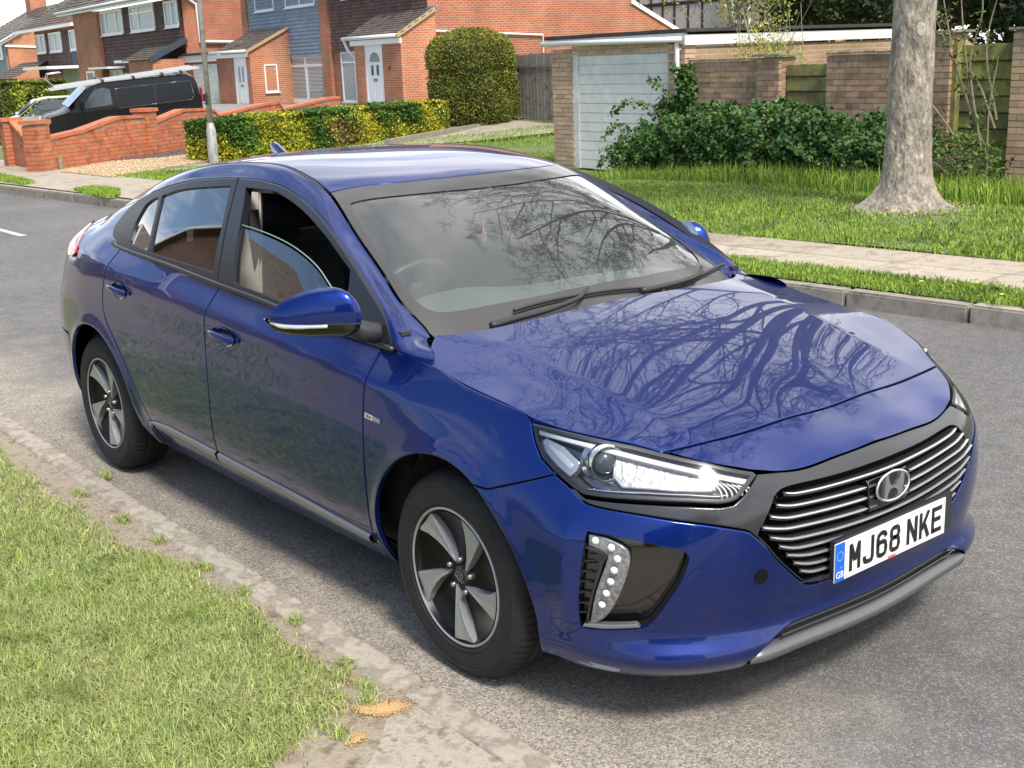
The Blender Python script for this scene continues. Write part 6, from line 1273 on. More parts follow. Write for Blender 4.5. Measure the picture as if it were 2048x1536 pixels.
for sd_, dd in (('R', doorsR[0]), ('L', doorsR[1])):
    patch('window_glass', glassy, rear_open, PRIV_GLASS, dd, h=.04, off=-.010, ref=GREF, flange=False, side=sd_)
    patch('quarter_glass', glassy, q_open, PRIV_GLASS, dd, h=.04, off=-.010, ref=GREF, flange=False, side=sd_)
# lower window trim strip (satin black lip) and sail panel
for s in (1,-1):
    pts = cv([(-.335,.936),(-.551,.954),(-1.064,.990),(-1.49,1.009),(-2.0,1.033),(-2.49,1.047),(-2.60,1.060)],5)
    P = glassy(pts[:,0], pts[:,1]); P[:,1] -= .006; P[:,1] *= s; q = MB(); q.tube([Vector(p) for p in P], .0095, 8); q.build('belt_trim', TRIMP, car, smooth=True)
    for u in ((-1.30,), ):
        pass
# ---- dark inner shell so that gaps read black ----
def shell(poly, f, off, name='gap_shade_shell', side='B', h=.07, ref=CREF): patch(name, f, np.array(poly), DARK, car, h=h, off=off, ref=ref, flange=False, side=side)
shell([(1.93,.21),(1.93,.93),(3.0,1.0),(4.0,1.04),(4.02,.72),(3.80,.52),(3.78,.21)], body, -.022)
shell([(4.02,1.04),(4.9,.98),(5.78,.96),(5.78,.2),(4.6,.2),(4.6,.56),(4.45,.68),(4.2,.735),(3.95,.66)], body, -.022)
shell([(1.22,.79),(1.30,.70),(1.53,.725),(1.80,.64),(1.92,.47),(1.93,.90),(1.53,.85)], body, -.025)
shell([(0,.2),(1.08,.2),(1.10,.5),(1.24,.655),(1.10,.70),(1.0,.65),(.56,.57),(.3,.38),(0,.38)], body, -.045)
patch('gap_shade_shell', hood, np.array([(-.2,-.70),(.25,-.74),(.6,-.58),(.79,-.38),(.80,0),(.79,.38),(.6,.58),(.25,.74),(-.2,.70)]), DARK, car, h=.07, off=-.02, ref=np.array([-.3,0,-3.]), flange=False)
bm_ = MB(); bm_.box(-3.3,.45,-.70,.70,.17,.20); bm_.box(-.02,.05,-.6,.6,.2,.85); bm_.box(.50,.53,-.60,.60,.22,.70); bm_.build('underbody', DARK, car)
for cx in (0., -2.68):                                              # wheel arch liners
    for s in (1,-1):
        q = MB(); q.lathe([(.388,-s*.80),(.400,-s*.60),(.37,-s*.55),(.0,-s*.55)], 30, 'y', (cx,0,.315), R(5), R(175)); q.build('arch_liner', mat('arch_liner', (.018,.017,.016), rough=.95, var=(.032,.029,.025), scale=30), car, smooth=True)
# ---- bumper details ----
def bowl(poly, depth, m, name='recess', parent=None, side='B', mfloor=None, shrink=.012):
    poly = resample(np.array(poly), .012); inn = inset(poly, shrink); n = len(poly)
    A = body(poly[:,0], poly[:,1]); nA = fnormal(body, poly[:,0], poly[:,1], CREF); B_ = body(inn[:,0], inn[:,1])-fnormal(body, inn[:,0], inn[:,1], CREF)*depth
    V = np.concatenate([A-nA*.002, B_]); F = [(i,(i+1) % n, n+(i+1) % n, n+i) for i in range(n)]
    res = []
    if side in 'RB': res.append(mk(name, V, F, m, parent, False))
    if side in 'LB': mk(name, V*[1,-1,1], F, m, parent, False)
    patch(name+'_floor', body, inn, mfloor or m, parent, h=.03, off=-depth, flange=False, side=side)
bowl(FOG, .038, BLACKG, 'lamp_recess', bumper, shrink=.004)
# running light housing and LEDs, louvres
DRL = cat_(cv([(.980,.595),(.93,.588),(.880,.570),(.858,.545),(.862,.50),(.893,.42),(.934,.357),(.972,.330)],4), cv([(.990,.330),(.962,.43),(.928,.52),(.93,.545),(.978,.560)],3))
patch('running_light', body, DRL, mat('lamp_housing', (.28,.29,.30), rough=.3, metal=.3, coat=.8, coat_r=.03, bump=.5, bscale=240, var=(.10,.10,.11), scale=90), bumper, h=.02, off=-.010, side='B', depth=.02)
for (a, z) in [(.957,.577),(.911,.563),(.893,.534),(.903,.502),(.914,.469),(.928,.434),(.943,.398)]:
    for s in (1,-1):
        p = body(a, z)*[1,s,1]; n_ = fnormal(body, np.array(a), np.array(z), CREF)*[1,s,1]; q = MB(); Mx = Matrix.Translation(Vector(p+n_*-.006)) @ Vector(n_).to_track_quat('Z','Y').to_matrix().to_4x4()
        VV = MB(); VV.lathe([(.0105,0),(.0095,.003),(.0055,.007),(0,.0085)], 10, 'z'); q.add([Mx @ Vector(v) for v in VV.V], VV.F); q.build('led', LEDM, bumper, smooth=True)
for (a, z) in [(.965,.524),(.970,.495),(.975,.466),(.981,.434),(.988,.401),(.994,.371)]:
    for s in (1,-1):
        p1 = body(a-.022, z); p2 = body(a+.006+(.524-z)*.05, z-.003); q = MB(); q.bar(Vector(p1*[1,s,1])-Vector((.020,0,0)), Vector(p2*[1,s,1])-Vector((.017,0,0)), .012, .003); q.build('louvre', BLACKG, bumper)
patch('louvre_frame', body, np.array([(.915,.545),(.93,.52),(.962,.43),(.99,.333),(1.002,.333),(.975,.43),(.945,.52),(.935,.536),(.985,.552),(.985,.562),(.93,.555)]), BLACKP, bumper, off=-.006, side='B', h=.02)
# lower shelf of the recess
patch('recess_sill', body, np.array([(.845,.348),(.93,.338),(1.005,.332),(1.014,.318),(.95,.320),(.832,.336)]), SATIN, bumper, off=-.004, side='B', h=.02, gap=.001)
# tow eye hole
for s in (1,):
    p = body(.493,.459); n_ = fnormal(body, np.array(.493), np.array(.459), CREF); q = MB(); Mx = Matrix.Translation(Vector(p+n_*.0012)) @ Vector(n_).to_track_quat('Z','Y').to_matrix().to_4x4()
    q.add([Mx @ Vector((.021*math.cos(t), .021*math.sin(t), 0)) for t in np.linspace(0,2*math.pi,29)[:-1]], [tuple(range(28))]); q.build('towing_eye_hole', DARK, bumper, fix=False)
# lower inlet and silver lip
inl = cat_([(0,.288),(.20,.288),(.364,.287),(.424,.273),(.48,.253),(.511,.226),(.50,.20),(.0,.20)])
patch('lower_inlet', body, cat_(inl, mirp(inl)), BLACKP, car, h=.03, off=-.035, flange=False)
for z_ in (.262,.278):
    q = MB(); aa = np.linspace(-.40,.40,30); q.tube([Vector(p)-Vector((.012,0,0)) for p in body(aa, aa*0+z_)], .0035, 5); q.build('inlet_bar', BLACKP, car)
lt = cv([(.520,.222),(.49,.236),(.44,.238),(.30,.234),(.15,.232),(0,.232)],6); lb = cv([(.528,.205),(.50,.205),(.44,.203),(.30,.201),(.15,.199),(0,.199)],6)
lt = np.concatenate([lt, mirp(lt)[1:]]); lb = np.concatenate([lb, mirp(lb)[1:]])
rows = []
for s, o_ in [(0,-.03),(.0,.000),(.25,.009),(.5,.013),(.75,.010),(1,.002),(1,-.03)]:
    uv = lt*(1-s)+lb*s; sc_ = np.clip((.535-np.abs(uv[:,0]))/.06,0,1)[:,None]; nn = fnormal(body, uv[:,0], uv[:,1], CREF); rows.append(body(uv[:,0], uv[:,1])+nn*(o_*(.35+.65*sc_)))
grid('lower_lip', np.stack(rows,1), mat('lip_grey', (.14,.145,.15), rough=.36, metal=.55), car)
# ---- headlights ----
lx, lz = LAMP[:,0].mean(), LAMP[:,1].mean()
LH = mat('lamp_bezel', (.20,.205,.215), rough=.24, metal=.6, coat=.5)
REF = mat('lamp_reflector', (.62,.62,.60), rough=.34, metal=.5, var=(.38,.39,.40), scale=28, bump=.6, bscale=45, bdist=.006)
for s, sd_ in ((1,'R'),(-1,'L')):
    hl = patch('headlight', body, LAMP, LENS, car, h=.02, off=-.001, flange=False, side=sd_, gap=.004)[0]
    hl.name = 'headlight'
    patch('gasket', body, LAMP, mat('lamp_gasket', (.03,.032,.035), rough=.35, coat=.3), hl, h=.02, off=-.002, holes=(inset(resample(LAMP,.02), .010),), side=sd_, gap=.002, depth=.03)
    bowl(inset(resample(LAMP,.02), .008), .075, LH, 'bezel', hl, side=sd_, shrink=.020)
    def bz(poly, off, m, nm, h=.02, depth=.02): return patch(nm, body, np.array(poly), m, hl, h=h, off=off, side=sd_, depth=depth, gap=.0005)
    tb = cv([(1.205,.826),(1.10,.815),(.97,.800),(.80,.773),(.62,.744),(.492,.715)],4); tb2 = cv([(.505,.703),(.62,.730),(.80,.760),(.97,.787),(1.10,.803),(1.195,.812)],4)
    bz(cat_(tb, tb2), -.010, LEDM, 'light_strip')
    bz([(1.012,.696),(.822,.694),(.695,.689),(.611,.682),(.575,.684),(.570,.690),(.611,.690),(.695,.697),(.822,.702),(1.005,.703)], -.012, CHROME, 'chrome_strip')
    # outer rectangular guide
    bz([(1.185,.798),(1.165,.775),(1.115,.745),(1.065,.722),(1.045,.740),(1.040,.760),(1.10,.792),(1.17,.808)], -.016, mat('clear_block', (.55,.58,.62), rough=.12, coat=1, metal=.35), 'side_reflector', depth=.03)
    bz([(1.160,.790),(1.110,.760),(1.066,.738),(1.058,.752),(1.10,.776),(1.155,.797)], -.013, LEDM, 'side_lens')
    # reflector bowl between the projector and the inner end
    bz([(.92,.785),(.80,.765),(.64,.735),(.60,.715),(.60,.700),(.70,.703),(.82,.710),(.90,.712),(.93,.735)], -.030, REF, 'reflector', depth=.04)
    for k, a_ in enumerate(np.linspace(.50,.60,7)):                 # ribbed inner end
        z1, z2 = .703+(a_-.5)*.20, .684-(a_-.5)*.05
        q = MB(); pts = [body(a_-.012*t*(1-t)*4+.02*(1-t), z1*(1-t)+z2*t)-fnormal(body, np.array(a_), np.array(z1), CREF)*.012 for t in np.linspace(0,1,7)]
        q.tube([Vector(p*[1,s,1]) for p in pts], .0032, 5); q.build('rib', mat('lamp_rib', (.6,.6,.58), rough=.35, metal=.3), hl, smooth=True)
    # projector: ring, barrel, glass ball
    ac, zc_ = .925, .748
    p = body(ac, zc_)*[1,s,1]; n_ = np.array([.93,-.36*s,.0]); n_ /= np.linalg.norm(n_)
    Mx = Matrix.Translation(Vector(p-n_*.040)) @ Vector(n_).to_track_quat('Z','Y').to_matrix().to_4x4()
    q = MB(); V = MB(); V.lathe([(.050,-.03),(.052,.006),(.048,.010),(.044,.004),(.038,-.01)], 32, 'z'); q.add([Mx @ Vector(v) for v in V.V], V.F); q.build('projector_ring', CHROME, hl, smooth=True)
    q = MB(); V = MB(); V.lathe([(.0,.012),(.012,.011),(.022,.007),(.029,.0),(.032,-.008),(.034,-.02)], 28, 'z'); q.add([Mx @ Vector(v) for v in V.V], V.F); q.build('projector_lens', mat('projector_glass', (.10,.13,.15), rough=.02, coat=1, metal=.3), hl, smooth=True)
    q = MB(); V = MB(); V.lathe([(.037,-.01),(.060,-.035)], 28, 'z'); q.add([Mx @ Vector(v) for v in V.V], V.F); q.build('projector_shroud', mat('shroud_chrome', (.45,.47,.5), rough=.2, metal=.9), hl, smooth=True)
# ---- number plate ----
plate = empty('number_plate', (.884,0,.444)); plate.parent = car
PW = mat('plate_white', (.80,.80,.77), rough=.28, coat=.5); PB = mat('plate_blue', (.0,.12,.62), rough=.28, coat=.5); PK = mat('plate_black', (.006,.006,.006), rough=.3, coat=.4)
q = MB(); q.box(-.004,.0,-.26,.26,-.0555,.0555); q.build('base', PW, plate, bevel=.001)
q = MB(); q.box(.0003,.0009,-.2595,-.2185,-.055,.055); q.build('blue_band', PB, plate)
q = MB(); 
for z0, z1, y0, y1 in ((-.0485,-.0473,-.213,.253),(.0473,.0485,-.213,.253)): q.box(.0003,.0006,y0,y1,z0,z1)
q.box(.0003,.0006,-.213,-.212,-.0485,.0485); q.box(.0003,.0006,.252,.253,-.0485,.0485); q.build('border_line', mat('plate_line', (.25,.25,.25), rough=.4), plate)
def strokes(P, wd, closed=False):
    """flat stroke outline quads along a polyline (y,z) -> list of quads"""
    P = np.asarray(P, float); n = len(P); out = []; L_, R_ = [], []
    for i in range(n):
        if closed: a, b = P[(i-1) % n], P[(i+1) % n]; d0 = P[i]-a; d1 = b-P[i]
        else: d0 = P[i]-P[i-1] if i else P[1]-P[0]; d1 = P[i+1]-P[i] if i < n-1 else P[-1]-P[-2]
        n0 = np.array([-d0[1],d0[0]])/np.linalg.norm(d0); n1 = np.array([-d1[1],d1[0]])/np.linalg.norm(d1); m_ = n0+n1; m_ /= np.linalg.norm(m_); k = wd/2/max(.45, m_@n0)
        L_.append(P[i]+m_*k); R_.append(P[i]-m_*k)
    return [(L_[i], L_[(i+1) % n], R_[(i+1) % n], R_[i]) for i in range(n if closed else n-1)]
def rr(x0,x1,y0,y1,r,a0=0,n=5):
    out = []
    for cx, cy, s in ((x1-r,y1-r,0),(x0+r,y1-r,90),(x0+r,y0+r,180),(x1-r,y0+r,270)): out += [(cx+r*math.cos(R(s+90*k/n)), cy+r*math.sin(R(s+90*k/n))) for k in range(n+1)]
    return out
sw = .0135; hh = .079; ww = .050; k = sw/2
def glyph(ch_):
    b, t, l, r_ = k, hh-k, k, ww-k; c_ = ww/2
    if ch_ == 'M': return [([(l,0),(l,hh)],0),([(l+.001,hh-.004),(c_,.028)],0),([(c_,.028),(r_-.001,hh-.004)],0),([(r_,0),(r_,hh)],0)]
    if ch_ == 'J': return [([(r_,hh),(r_,.018),(r_-.004,.009),(c_,b),(l+.004,.009),(l,.018),(l,.026)],0)]
    if ch_ == '6': return [(rr(l,r_,b,.046,.013),1),([(l,.03),(l,hh-.02),(l+.004,t-.004),(l+.012,t),(r_-.012,t),(r_-.004,t-.004),(r_,t-.014)],0)]
    if ch_ == '8': return [(rr(l,r_,b,.0425,.013),1),(rr(l+.001,r_-.001,.0425,t,.012),1)]
    if ch_ == 'N': return [([(l,0),(l,hh)],0),([(l,hh-.006),(r_,.006)],0),([(r_,0),(r_,hh)],0)]
    if ch_ == 'K': return [([(l,0),(l,hh)],0),([(l+.004,.027),(r_+.001,hh)],0),([(l+.016,.045),(r_+.002,0)],0)]
    if ch_ == 'E': return [([(l,0),(l,hh)],0),([(l,t),(ww,t)],0),([(l,.041),(ww-.006,.041)],0),([(l,b),(ww,b)],0)]
y = -.198
for ch_ in 'MJ68 NKE':
    if ch_ == ' ': y += .033-.011; continue
    q = MB()
    for pl, cl_ in glyph(ch_):
        for Q in strokes(pl, sw, bool(cl_)):
            q.add([(.0013+.0004*(len(q.F) % 3), y+p[0], p[1]-.0395) for p in Q], [(0,1,2,3)])
    q.build('letter', PK, plate, fix=False); y += .050+.011
def text(s, size, m, parent, M, extr=.0002, name='lettering', align='CENTER'):
    cu = bpy.data.curves.new('t', 'FONT'); cu.body = s; cu.size = size; cu.extrude = extr; cu.align_x = align; cu.align_y = 'CENTER'
    o = bpy.data.objects.new('t', cu); COL.objects.link(o); bpy.context.view_layer.update()
    me = bpy.data.meshes.new_from_object(o.evaluated_get(bpy.context.evaluated_depsgraph_get())); bpy.data.objects.remove(o)
    me.transform(M); me.materials.clear(); me.materials.append(m); return link(name, me, parent)
YZ = Matrix(((0,0,1,0),(1,0,0,0),(0,1,0,0),(0,0,0,1)))                # text x->y, y->z, z->x
text('GB', .026, mat('white_print', (.85,.85,.85), rough=.4), plate, Matrix.Translation((.0013,-.239,-.036)) @ YZ)
q = MB()
for i in range(12):
    t = i*math.pi/6; q.box(.0010,.0014,-.239+.0125*math.cos(t)-.0012,-.239+.0125*math.cos(t)+.0012,.018+.0125*math.sin(t)-.0012,.018+.0125*math.sin(t)+.0012)
q.build('star_ring', mat('star_yellow', (.55,.55,.25), rough=.4), plate)
q = MB(); q.box(.0010,.0014,-.018,.016,-.0545,-.0475); q.build('red_print', mat('red_print', (.75,.12,.14), rough=.5), plate)
q = MB(); q.box(-.02,-.0045,-.255,.30,-.05,.062); q.build('plate_holder', BLACKP, plate)
# screw / bug mark
q = MB(); q.lathe([(0,.003),(.004,.002),(.005,0)], 10, 'x', (.0,-.232,-.018)); q.build('screw', SATIN, plate)
# ---- small badge on the wing ----
p1 = body(1.926,.736); p2 = body(1.838,.731); ctr = (p1+p2)/2; n_ = fnormal(body, np.array(1.88), np.array(.733), CREF)
xa = Vector(p2-p1).normalized(); za = Vector(n_); ya = za.cross(xa).normalized(); Mb = Matrix((( *[xa[0],ya[0],za[0]], ctr[0]+n_[0]*.0005),(xa[1],ya[1],za[1],ctr[1]+n_[1]*.0005),(xa[2],ya[2],za[2],ctr[2]+n_[2]*.0005),(0,0,0,1)))
bd = empty('wing_badge'); bd.parent = car
q = MB(); q.add([Mb @ Vector(v) for v in [(-.042,-.0085,.0015),(.002,-.0085,.0015),(.002,.0085,.0015),(-.042,.0085,.0015)]], [(0,1,2,3)]); q.build('plate', CHROME, bd, fix=False)
q = MB(); q.add([Mb @ Vector(v) for v in [(.002,-.0085,.0015),(.044,-.0085,.0015),(.046,.0085,.0015),(.002,.0085,.0015)]], [(0,1,2,3)]); q.build('plate', mat('badge_blue', (.12,.25,.42), rough=.15, metal=.7), bd, fix=False)
text('blue', .017, BLACKG, bd, Mb @ Matrix.Translation((-.020,0,.0018))); text('drive', .015, CHROME, bd, Mb @ Matrix.Translation((.023,0,.0018)))
for k_ in range(9):
    a0, a1, z_ = .90+.02*random.random(), .97+.08*random.random(), .196+.0022*k_; q = MB(); aa = np.linspace(a0,a1,8); q.tube([Vector(p) for p in body(aa, aa*0+z_)+fnormal(body, aa, aa*0+z_, CREF)*.0003], .0006, 3); q.build('scuff', mat('scuff_grey', (.42,.43,.47), rough=.7), bumper)
# ---- handles ----
def handle(a, z, L_, door, s):
    hd = empty('handle'); hd.parent = door
    # cup behind
    poly = np.array([(a+L_*.40*math.cos(t), z-.003+.035*math.sin(t)) for t in np.linspace(0,2*math.pi,25)[:-1]])
    rows = []
    for k_, o_ in ((1,.0012),(.82,-.004),(.5,-.012),(.15,-.016)):
        u = a+(poly[:,0]-a)*k_; v = z-.003+(poly[:,1]-z+.003)*k_; rows.append(body(u, v)+fnormal(body, u, v, CREF)*(o_+.0025))
    P = np.stack(rows,0)*[1,s,1]; P = np.concatenate([P, P[:,:1]],1)
    # cup sits slightly proud as pressed rim, darker inside
    grid('cup', P, PAINT, hd)
    aa = np.linspace(a+L_/2, a-L_/2, 21); t_ = np.linspace(0,1,21); dep = .010+.030*np.sin(np.pi*t_)**.5; hgt = .0085+.0055*np.sin(np.pi*t_)**.7
    zz = z+.006-.012*t_+.004*np.sin(np.pi*t_)
    nn = fnormal(body, aa, zz, CREF); P = body(aa, zz); rows = []
    for th in np.linspace(0,2*math.pi,13)[:-1]: rows.append(P+nn*(dep*.75+.012*np.cos(th)*np.ones(21)*np.sin(np.pi*np.clip(t_,.03,.97))**.3)[:,None]+np.array([0,0,1.])*(hgt*np.sin(th))[:,None])
    G_ = np.stack(rows,1)*[1,s,1]
    grid('grip', G_, PAINT, hd, closed=True)
for s, dF, dR in ((1, doorsF[0], doorsR[0]), (-1, doorsF[1], doorsR[1])):
    handle(2.862,.843,.205, dF, s); handle(3.845,.893,.195, dR, s)
# ---- mirrors ----
MT = [0,.06,.15,.4,.65,.88,.97,1.0]; ZT = [1.070,1.100,1.124,1.131,1.117,1.086,1.066,1.050]; ZB = [1.015,.995,.984,.984,.988,1.000,1.012,1.026]; DP = [.03,.062,.080,.088,.080,.060,.040,.010]
for s in (1,-1):
    mi = empty('door_mirror', (0,0,0)); mi.parent = car; 
    if s < 0: mi.matrix_basis = Matrix.Translation((-.52,.735,0)) @ Matrix.Rotation(R(62),4,'Z') @ Matrix.Translation((.43,-.87,0))
    ts = np.linspace(0,1,25); zt = crom(MT, ZT, ts); zb = crom(MT, ZB, ts); dp = crom(MT, DP, ts)
    cx = -.435-.135*ts-.03*ts**2; cw = .895+.205*ts; fwd = np.array([.80,-.60,0]); 
    ths = np.linspace(-math.pi/2, math.pi/2, 17); rows = []
    for th in ths:
        zc2 = (zt+zb)/2+(zt-zb)/2*np.sin(th); f_ = dp*np.abs(np.cos(th))**.75
        rows.append(np.stack([cx+f_*fwd[0]+.02, -(cw-f_*fwd[1]*-.25), zc2],1))
    G_ = np.stack(rows,1)*[1,s,1]
    sp = 6
    grid('cover', G_[:,sp:], PAINT, mi); grid('lower_shell', G_[:,:sp+1], BLACKG, mi)
    q = MB(); idx = list(range(25)); P = [Vector(G_[i,sp]) for i in idx]; q.tube(P, .0028, 5); q.build('cover_edge', BLACKP, mi)
    q = MB(); sg = [G_[i, sp-0]*.6+G_[i, sp-1]*.4+np.array([.003,-.003*s,0]) for i in range(12,25)]; q.tube([Vector(p) for p in sg], [.006]*6+[.007]*6+[.003], 6); q.build('indicator', mat('indicator_lens', (.7,.7,.68), rough=.1, metal=.5, coat=1), mi, smooth=True)
    back = np.stack([G_[:,0], G_[:,8]*0+np.stack([cx-.015,-(cw)*s,(zt+zb)/2],1), G_[:,-1]],1); grid('mirror_glass', back, mat('mirror_glass', (.6,.62,.65), rough=.03, metal=1), mi)
    if s > 0:
        q = MB(); q.tube([Vector(v)*1 for v in [(-.425,-.815*s,.975),(-.432,-.86*s,.985),(-.440,-.895*s,1.005),(-.47,-.96*s,1.012)]], [.034,.034,.030,.020], 10); q.build('stalk', BLACKP, mi, smooth=True)
# ---- antenna ----
q = MB(); zr = float(top(-2.45,0.)[2]); prof = [(-2.52,.002),(-2.535,.052),(-2.51,.058),(-2.475,.047),(-2.42,.020),(-2.35,.004),(-2.35,-.02),(-2.52,-.02)]
q.prism([(x,zr+z) for x,z in prof], -.014,.014,'xz'); q.build('aerial_fin', PAINT, car, bevel=.005, smooth=True)
# ---- wheels ----
tread = [(.205,-.075),(.208,-.092),(.222,-.100),(.224,-.1022),(.227,-.1022),(.229,-.101),(.245,-.104),(.268,-.1045),(.276,-.1035),(.278,-.1055),(.282,-.1045),(.284,-.101),(.288,-.099),(.300,-.090),(.3095,-.078),(.3145,-.062),(.3165,-.040),(.3165,-.037),(.3095,-.036),(.3095,-.030),(.317,-.029),(.3172,-.004),(.310,-.003),(.310,.003),(.3172,.004),(.317,.029),(.3095,.030),(.3095,.036),(.3165,.037),(.3145,.062),(.308,.080),(.288,.099),(.268,.105),(.245,.104),(.222,.100),(.205,.085)]
NS = 288; V = []; F = []
for i in range(NS):
    t = 2*math.pi*i/NS; c_, s_ = math.cos(t), math.sin(t); groove = (i % 4 == 0)
    for j, (r_, h_) in enumerate(tread):
        rr_2 = r_
        if groove and (.075 > abs(h_) > .033) and r_ > .312: rr_2 -= .006
        if groove and .09 > abs(h_) > .070 and r_ > .29: rr_2 -= .004
        V.append((rr_2*c_, h_, rr_2*s_))
kk = len(tread)
for i in range(NS):
    for j in range(kk-1): F.append((i*kk+j, i*kk+j+1, ((i+1) % NS)*kk+j+1, ((i+1) % NS)*kk+j))
tyre_me = mk('tyre', V, F, RUBBER, None, True).data; bpy.data.objects.remove(bpy.data.objects['tyre']); tyre_me.set_sharp_from_angle(angle=R(40))
# raised ring line on the side wall comes with the lathe profile; lettering band
def wheel(cx, s, steer=0):
    wh = empty('wheel', (cx, -s*.778, .314), R(steer) if s > 0 else R(180+steer)); wh.parent = car
    link('tyre', tyre_me, wh)
    if cx in cache:
        for me_n, me in cache[cx]: 
            pass
    for nm, me in RIMPARTS: link(nm, me, wh)
    return wh
cache = {}
RIMPARTS = []
def rp(q, nm, m, **k): 
    o = q.build(nm, m, None, **k); RIMPARTS.append((nm, o.data)); bpy.data.objects.remove(o)
def on_cone(r_): return -.088+.020*(1-min(r_/.2,1))**1.3+.0
q = MB(); q.lathe([(.2005,-.070),(.2045,-.098),(.2085,-.1005),(.2125,-.098),(.213,-.085)], 96, 'y'); rp(q, 'rim_flange', SILVR, smooth=True)
q = MB(); q.lathe([(.2005,-.098),(.196,-.085),(.190,-.060),(.175,.06),(.16,.075)], 96, 'y'); rp(q, 'rim_barrel', RIMB, smooth=True)
# black disc with five openings
V = []; F = []; NA = 200; RS = [.026,.045,.062,.08,.10,.12,.14,.155,.168,.18,.197]
def swirl(r_): return R(-38)*max(0,(1-(r_-.042)/.150))**1.15
op = lambda t, r_: None
for i in range(NA):
    for r_ in RS:
        t = 2*math.pi*i/NA; ph = ((math.degrees(t-0)-63+7) % 72)          # angle within a sector
        dpt = on_cone(r_)+.004+.022*math.sin(math.pi*min(1,max(0,(r_-.045)/.155)))**.7
        V.append((r_*math.cos(t), dpt, r_*math.sin(t)))
ks = len(RS)
for i in range(NA):
    t = math.degrees(2*math.pi*(i+.5)/NA)
    for j in range(ks-1):
        rm = (RS[j]+RS[j+1])/2; off_ = (t-(63+36)-math.degrees(swirl(rm))*.8) % 72; off_ = off_-72 if off_ > 36 else off_
        F.append((i*ks+j, i*ks+j+1, ((i+1) % NA)*ks+j+1, ((i+1) % NA)*ks+j))
q = MB(); q.add(V, F); rp(q, 'rim_web', RIMB, smooth=True)
for k5 in range(5):
    c0 = R(63+72*k5); 
    # blade: straight leading edge, curved trailing edge
    pol = lambda r_, a_: np.array([r_*math.cos(c0+R(a_)), r_*math.sin(c0+R(a_))])
    ea = resample_open([pol(.037,-36), pol(.060,-14), pol(.085,-8), pol(.122,0), pol(.165,8), pol(.2015,15)], 15); eb = resample_open([pol(.037,-37), pol(.2015,-14)], 15)
    V = []; F = []
    for A_, B_ in zip(ea, eb):
        for u, dh in ((0,.030),(.0,-.0050),(.04,-.0060),(.5,-.0035),(.96,-.0060),(1,-.0050),(1,.030)):
            p_ = B_+(A_-B_)*u; V.append((p_[0], on_cone(float(np.hypot(*p_)))+dh, p_[1]))
    for i in range(14):
        for j in range(6): F.append((i*7+j, i*7+j+1, (i+1)*7+j+1, (i+1)*7+j))
    q = MB(); q.add(V, F); rp(q, 'spoke', SILVR)
    ta = R(63+36+72*k5-14); q = MB(); q.lathe([(0,-.016),(.006,-.015),(.0085,-.011),(.0095,0),(.0095,.012)], 6*2, 'y', (.052*math.cos(ta), -.068, .052*math.sin(ta))); rp(q, 'wheel_nut', mat('steel_nut', (.45,.43,.40), rough=.3, metal=.9), smooth=True)
q = MB(); q.lathe([(0,-.078),(.020,-.077),(.027,-.074),(.030,-.066),(.034,-.060)], 32, 'y'); rp(q, 'centre_cap', BLACKG, smooth=True)
q = MB(); q.tube([(.018*math.cos(t),-.0790,.0115*math.sin(t)) for t in np.linspace(0,2*math.pi,25)[:-1]], .0012, 5, closed=True)
for a_, b_ in (((-.009,-.007),(-.005,.008)),((.005,-.008),(.009,.007)),((-.006,-.002),(.006,.002))): q.bar((a_[0],-.0790,a_[1]),(b_[0],-.0790,b_[1]),.003,.002)
rp(q, 'cap_emblem', SATIN)
q = MB(); q.lathe([(.03,.0),(.135,.0),(.135,.012),(.03,.012)], 48, 'y'); rp(q, 'brake_disc', mat('brake_disc', (.16,.13,.115), rough=.4, metal=.8), smooth=False)
wheel(0,1,0); wheel(0,-1,0); wheel(-2.70,1); wheel(-2.70,-1)
# ---- interior ----
q = MB(); q.box(-2.6,-.3,-.74,.74,.24,.30); q.build('cabin_floor', SEAT, car)
dash = [(-.30,.955),(-.42,.985),(-.62,.985),(-.74,.955),(-.78,.88),(-.72,.70),(-.60,.55),(-.30,.5)]
V = []; F = []; ys = np.linspace(-.60,.60,15)
for y_ in ys:
    hump = .040*math.exp(-((y_+.36)/.20)**2)
    for (x_, z_) in dash: V.append((x_-.02*(1-(y_/.7)**2), y_, z_+(hump if -.8 < x_ < -.4 and z_ > .9 else 0)-.02*abs(y_/.7)**3))
for i in range(14):
    for j in range(7): F.append((i*8+j, i*8+j+1, (i+1)*8+j+1, (i+1)*8+j))
mk('dashboard', V, F, DASH, car, True)
q = MB(); Ms = Matrix.Translation((-.90,-.37,.93)) @ Matrix.Rotation(R(-62), 4, 'Y')
q.tube([Ms @ Vector((.185*math.cos(t), .185*math.sin(t), 0)) for t in np.linspace(0,2*math.pi,33)[:-1]], .016, 8, closed=True)
q.bar(Ms @ Vector((-.18,0,0)), Ms @ Vector((.10,0,0)), .05,.02); q.bar(Ms @ Vector((0,-.18,0)), Ms @ Vector((0,.18,0)), .05,.02); q.lathe([(0,.03),(.05,.02),(.07,-.02)],20,'z',(0,0,0)) if 0 else None
q.build('steering_wheel', BLACKP, car, smooth=True)
for y_ in (-.37,.37):
    st = empty('front_seat', (-1.42,y_,.30)); st.parent = car
    q = MB(); q.box(-.26,.26,-.25,.25,.0,.26); q.build('seat_cushion', SEAT, st, bevel=.05, smooth=True)
    q = MB(); Mz = Matrix.Translation((-.24,0,.22)) @ Matrix.Rotation(R(-16),4,'Y'); q.box(-.07,.07,-.24,.24,0,.56,Mz); q.build('backrest', SEAT, st, bevel=.05, smooth=True)
    q = MB(); q.box(-.05,.05,-.13,.13,.60,.78,Mz); q.build('headrest', SEAT, st, bevel=.04, smooth=True)
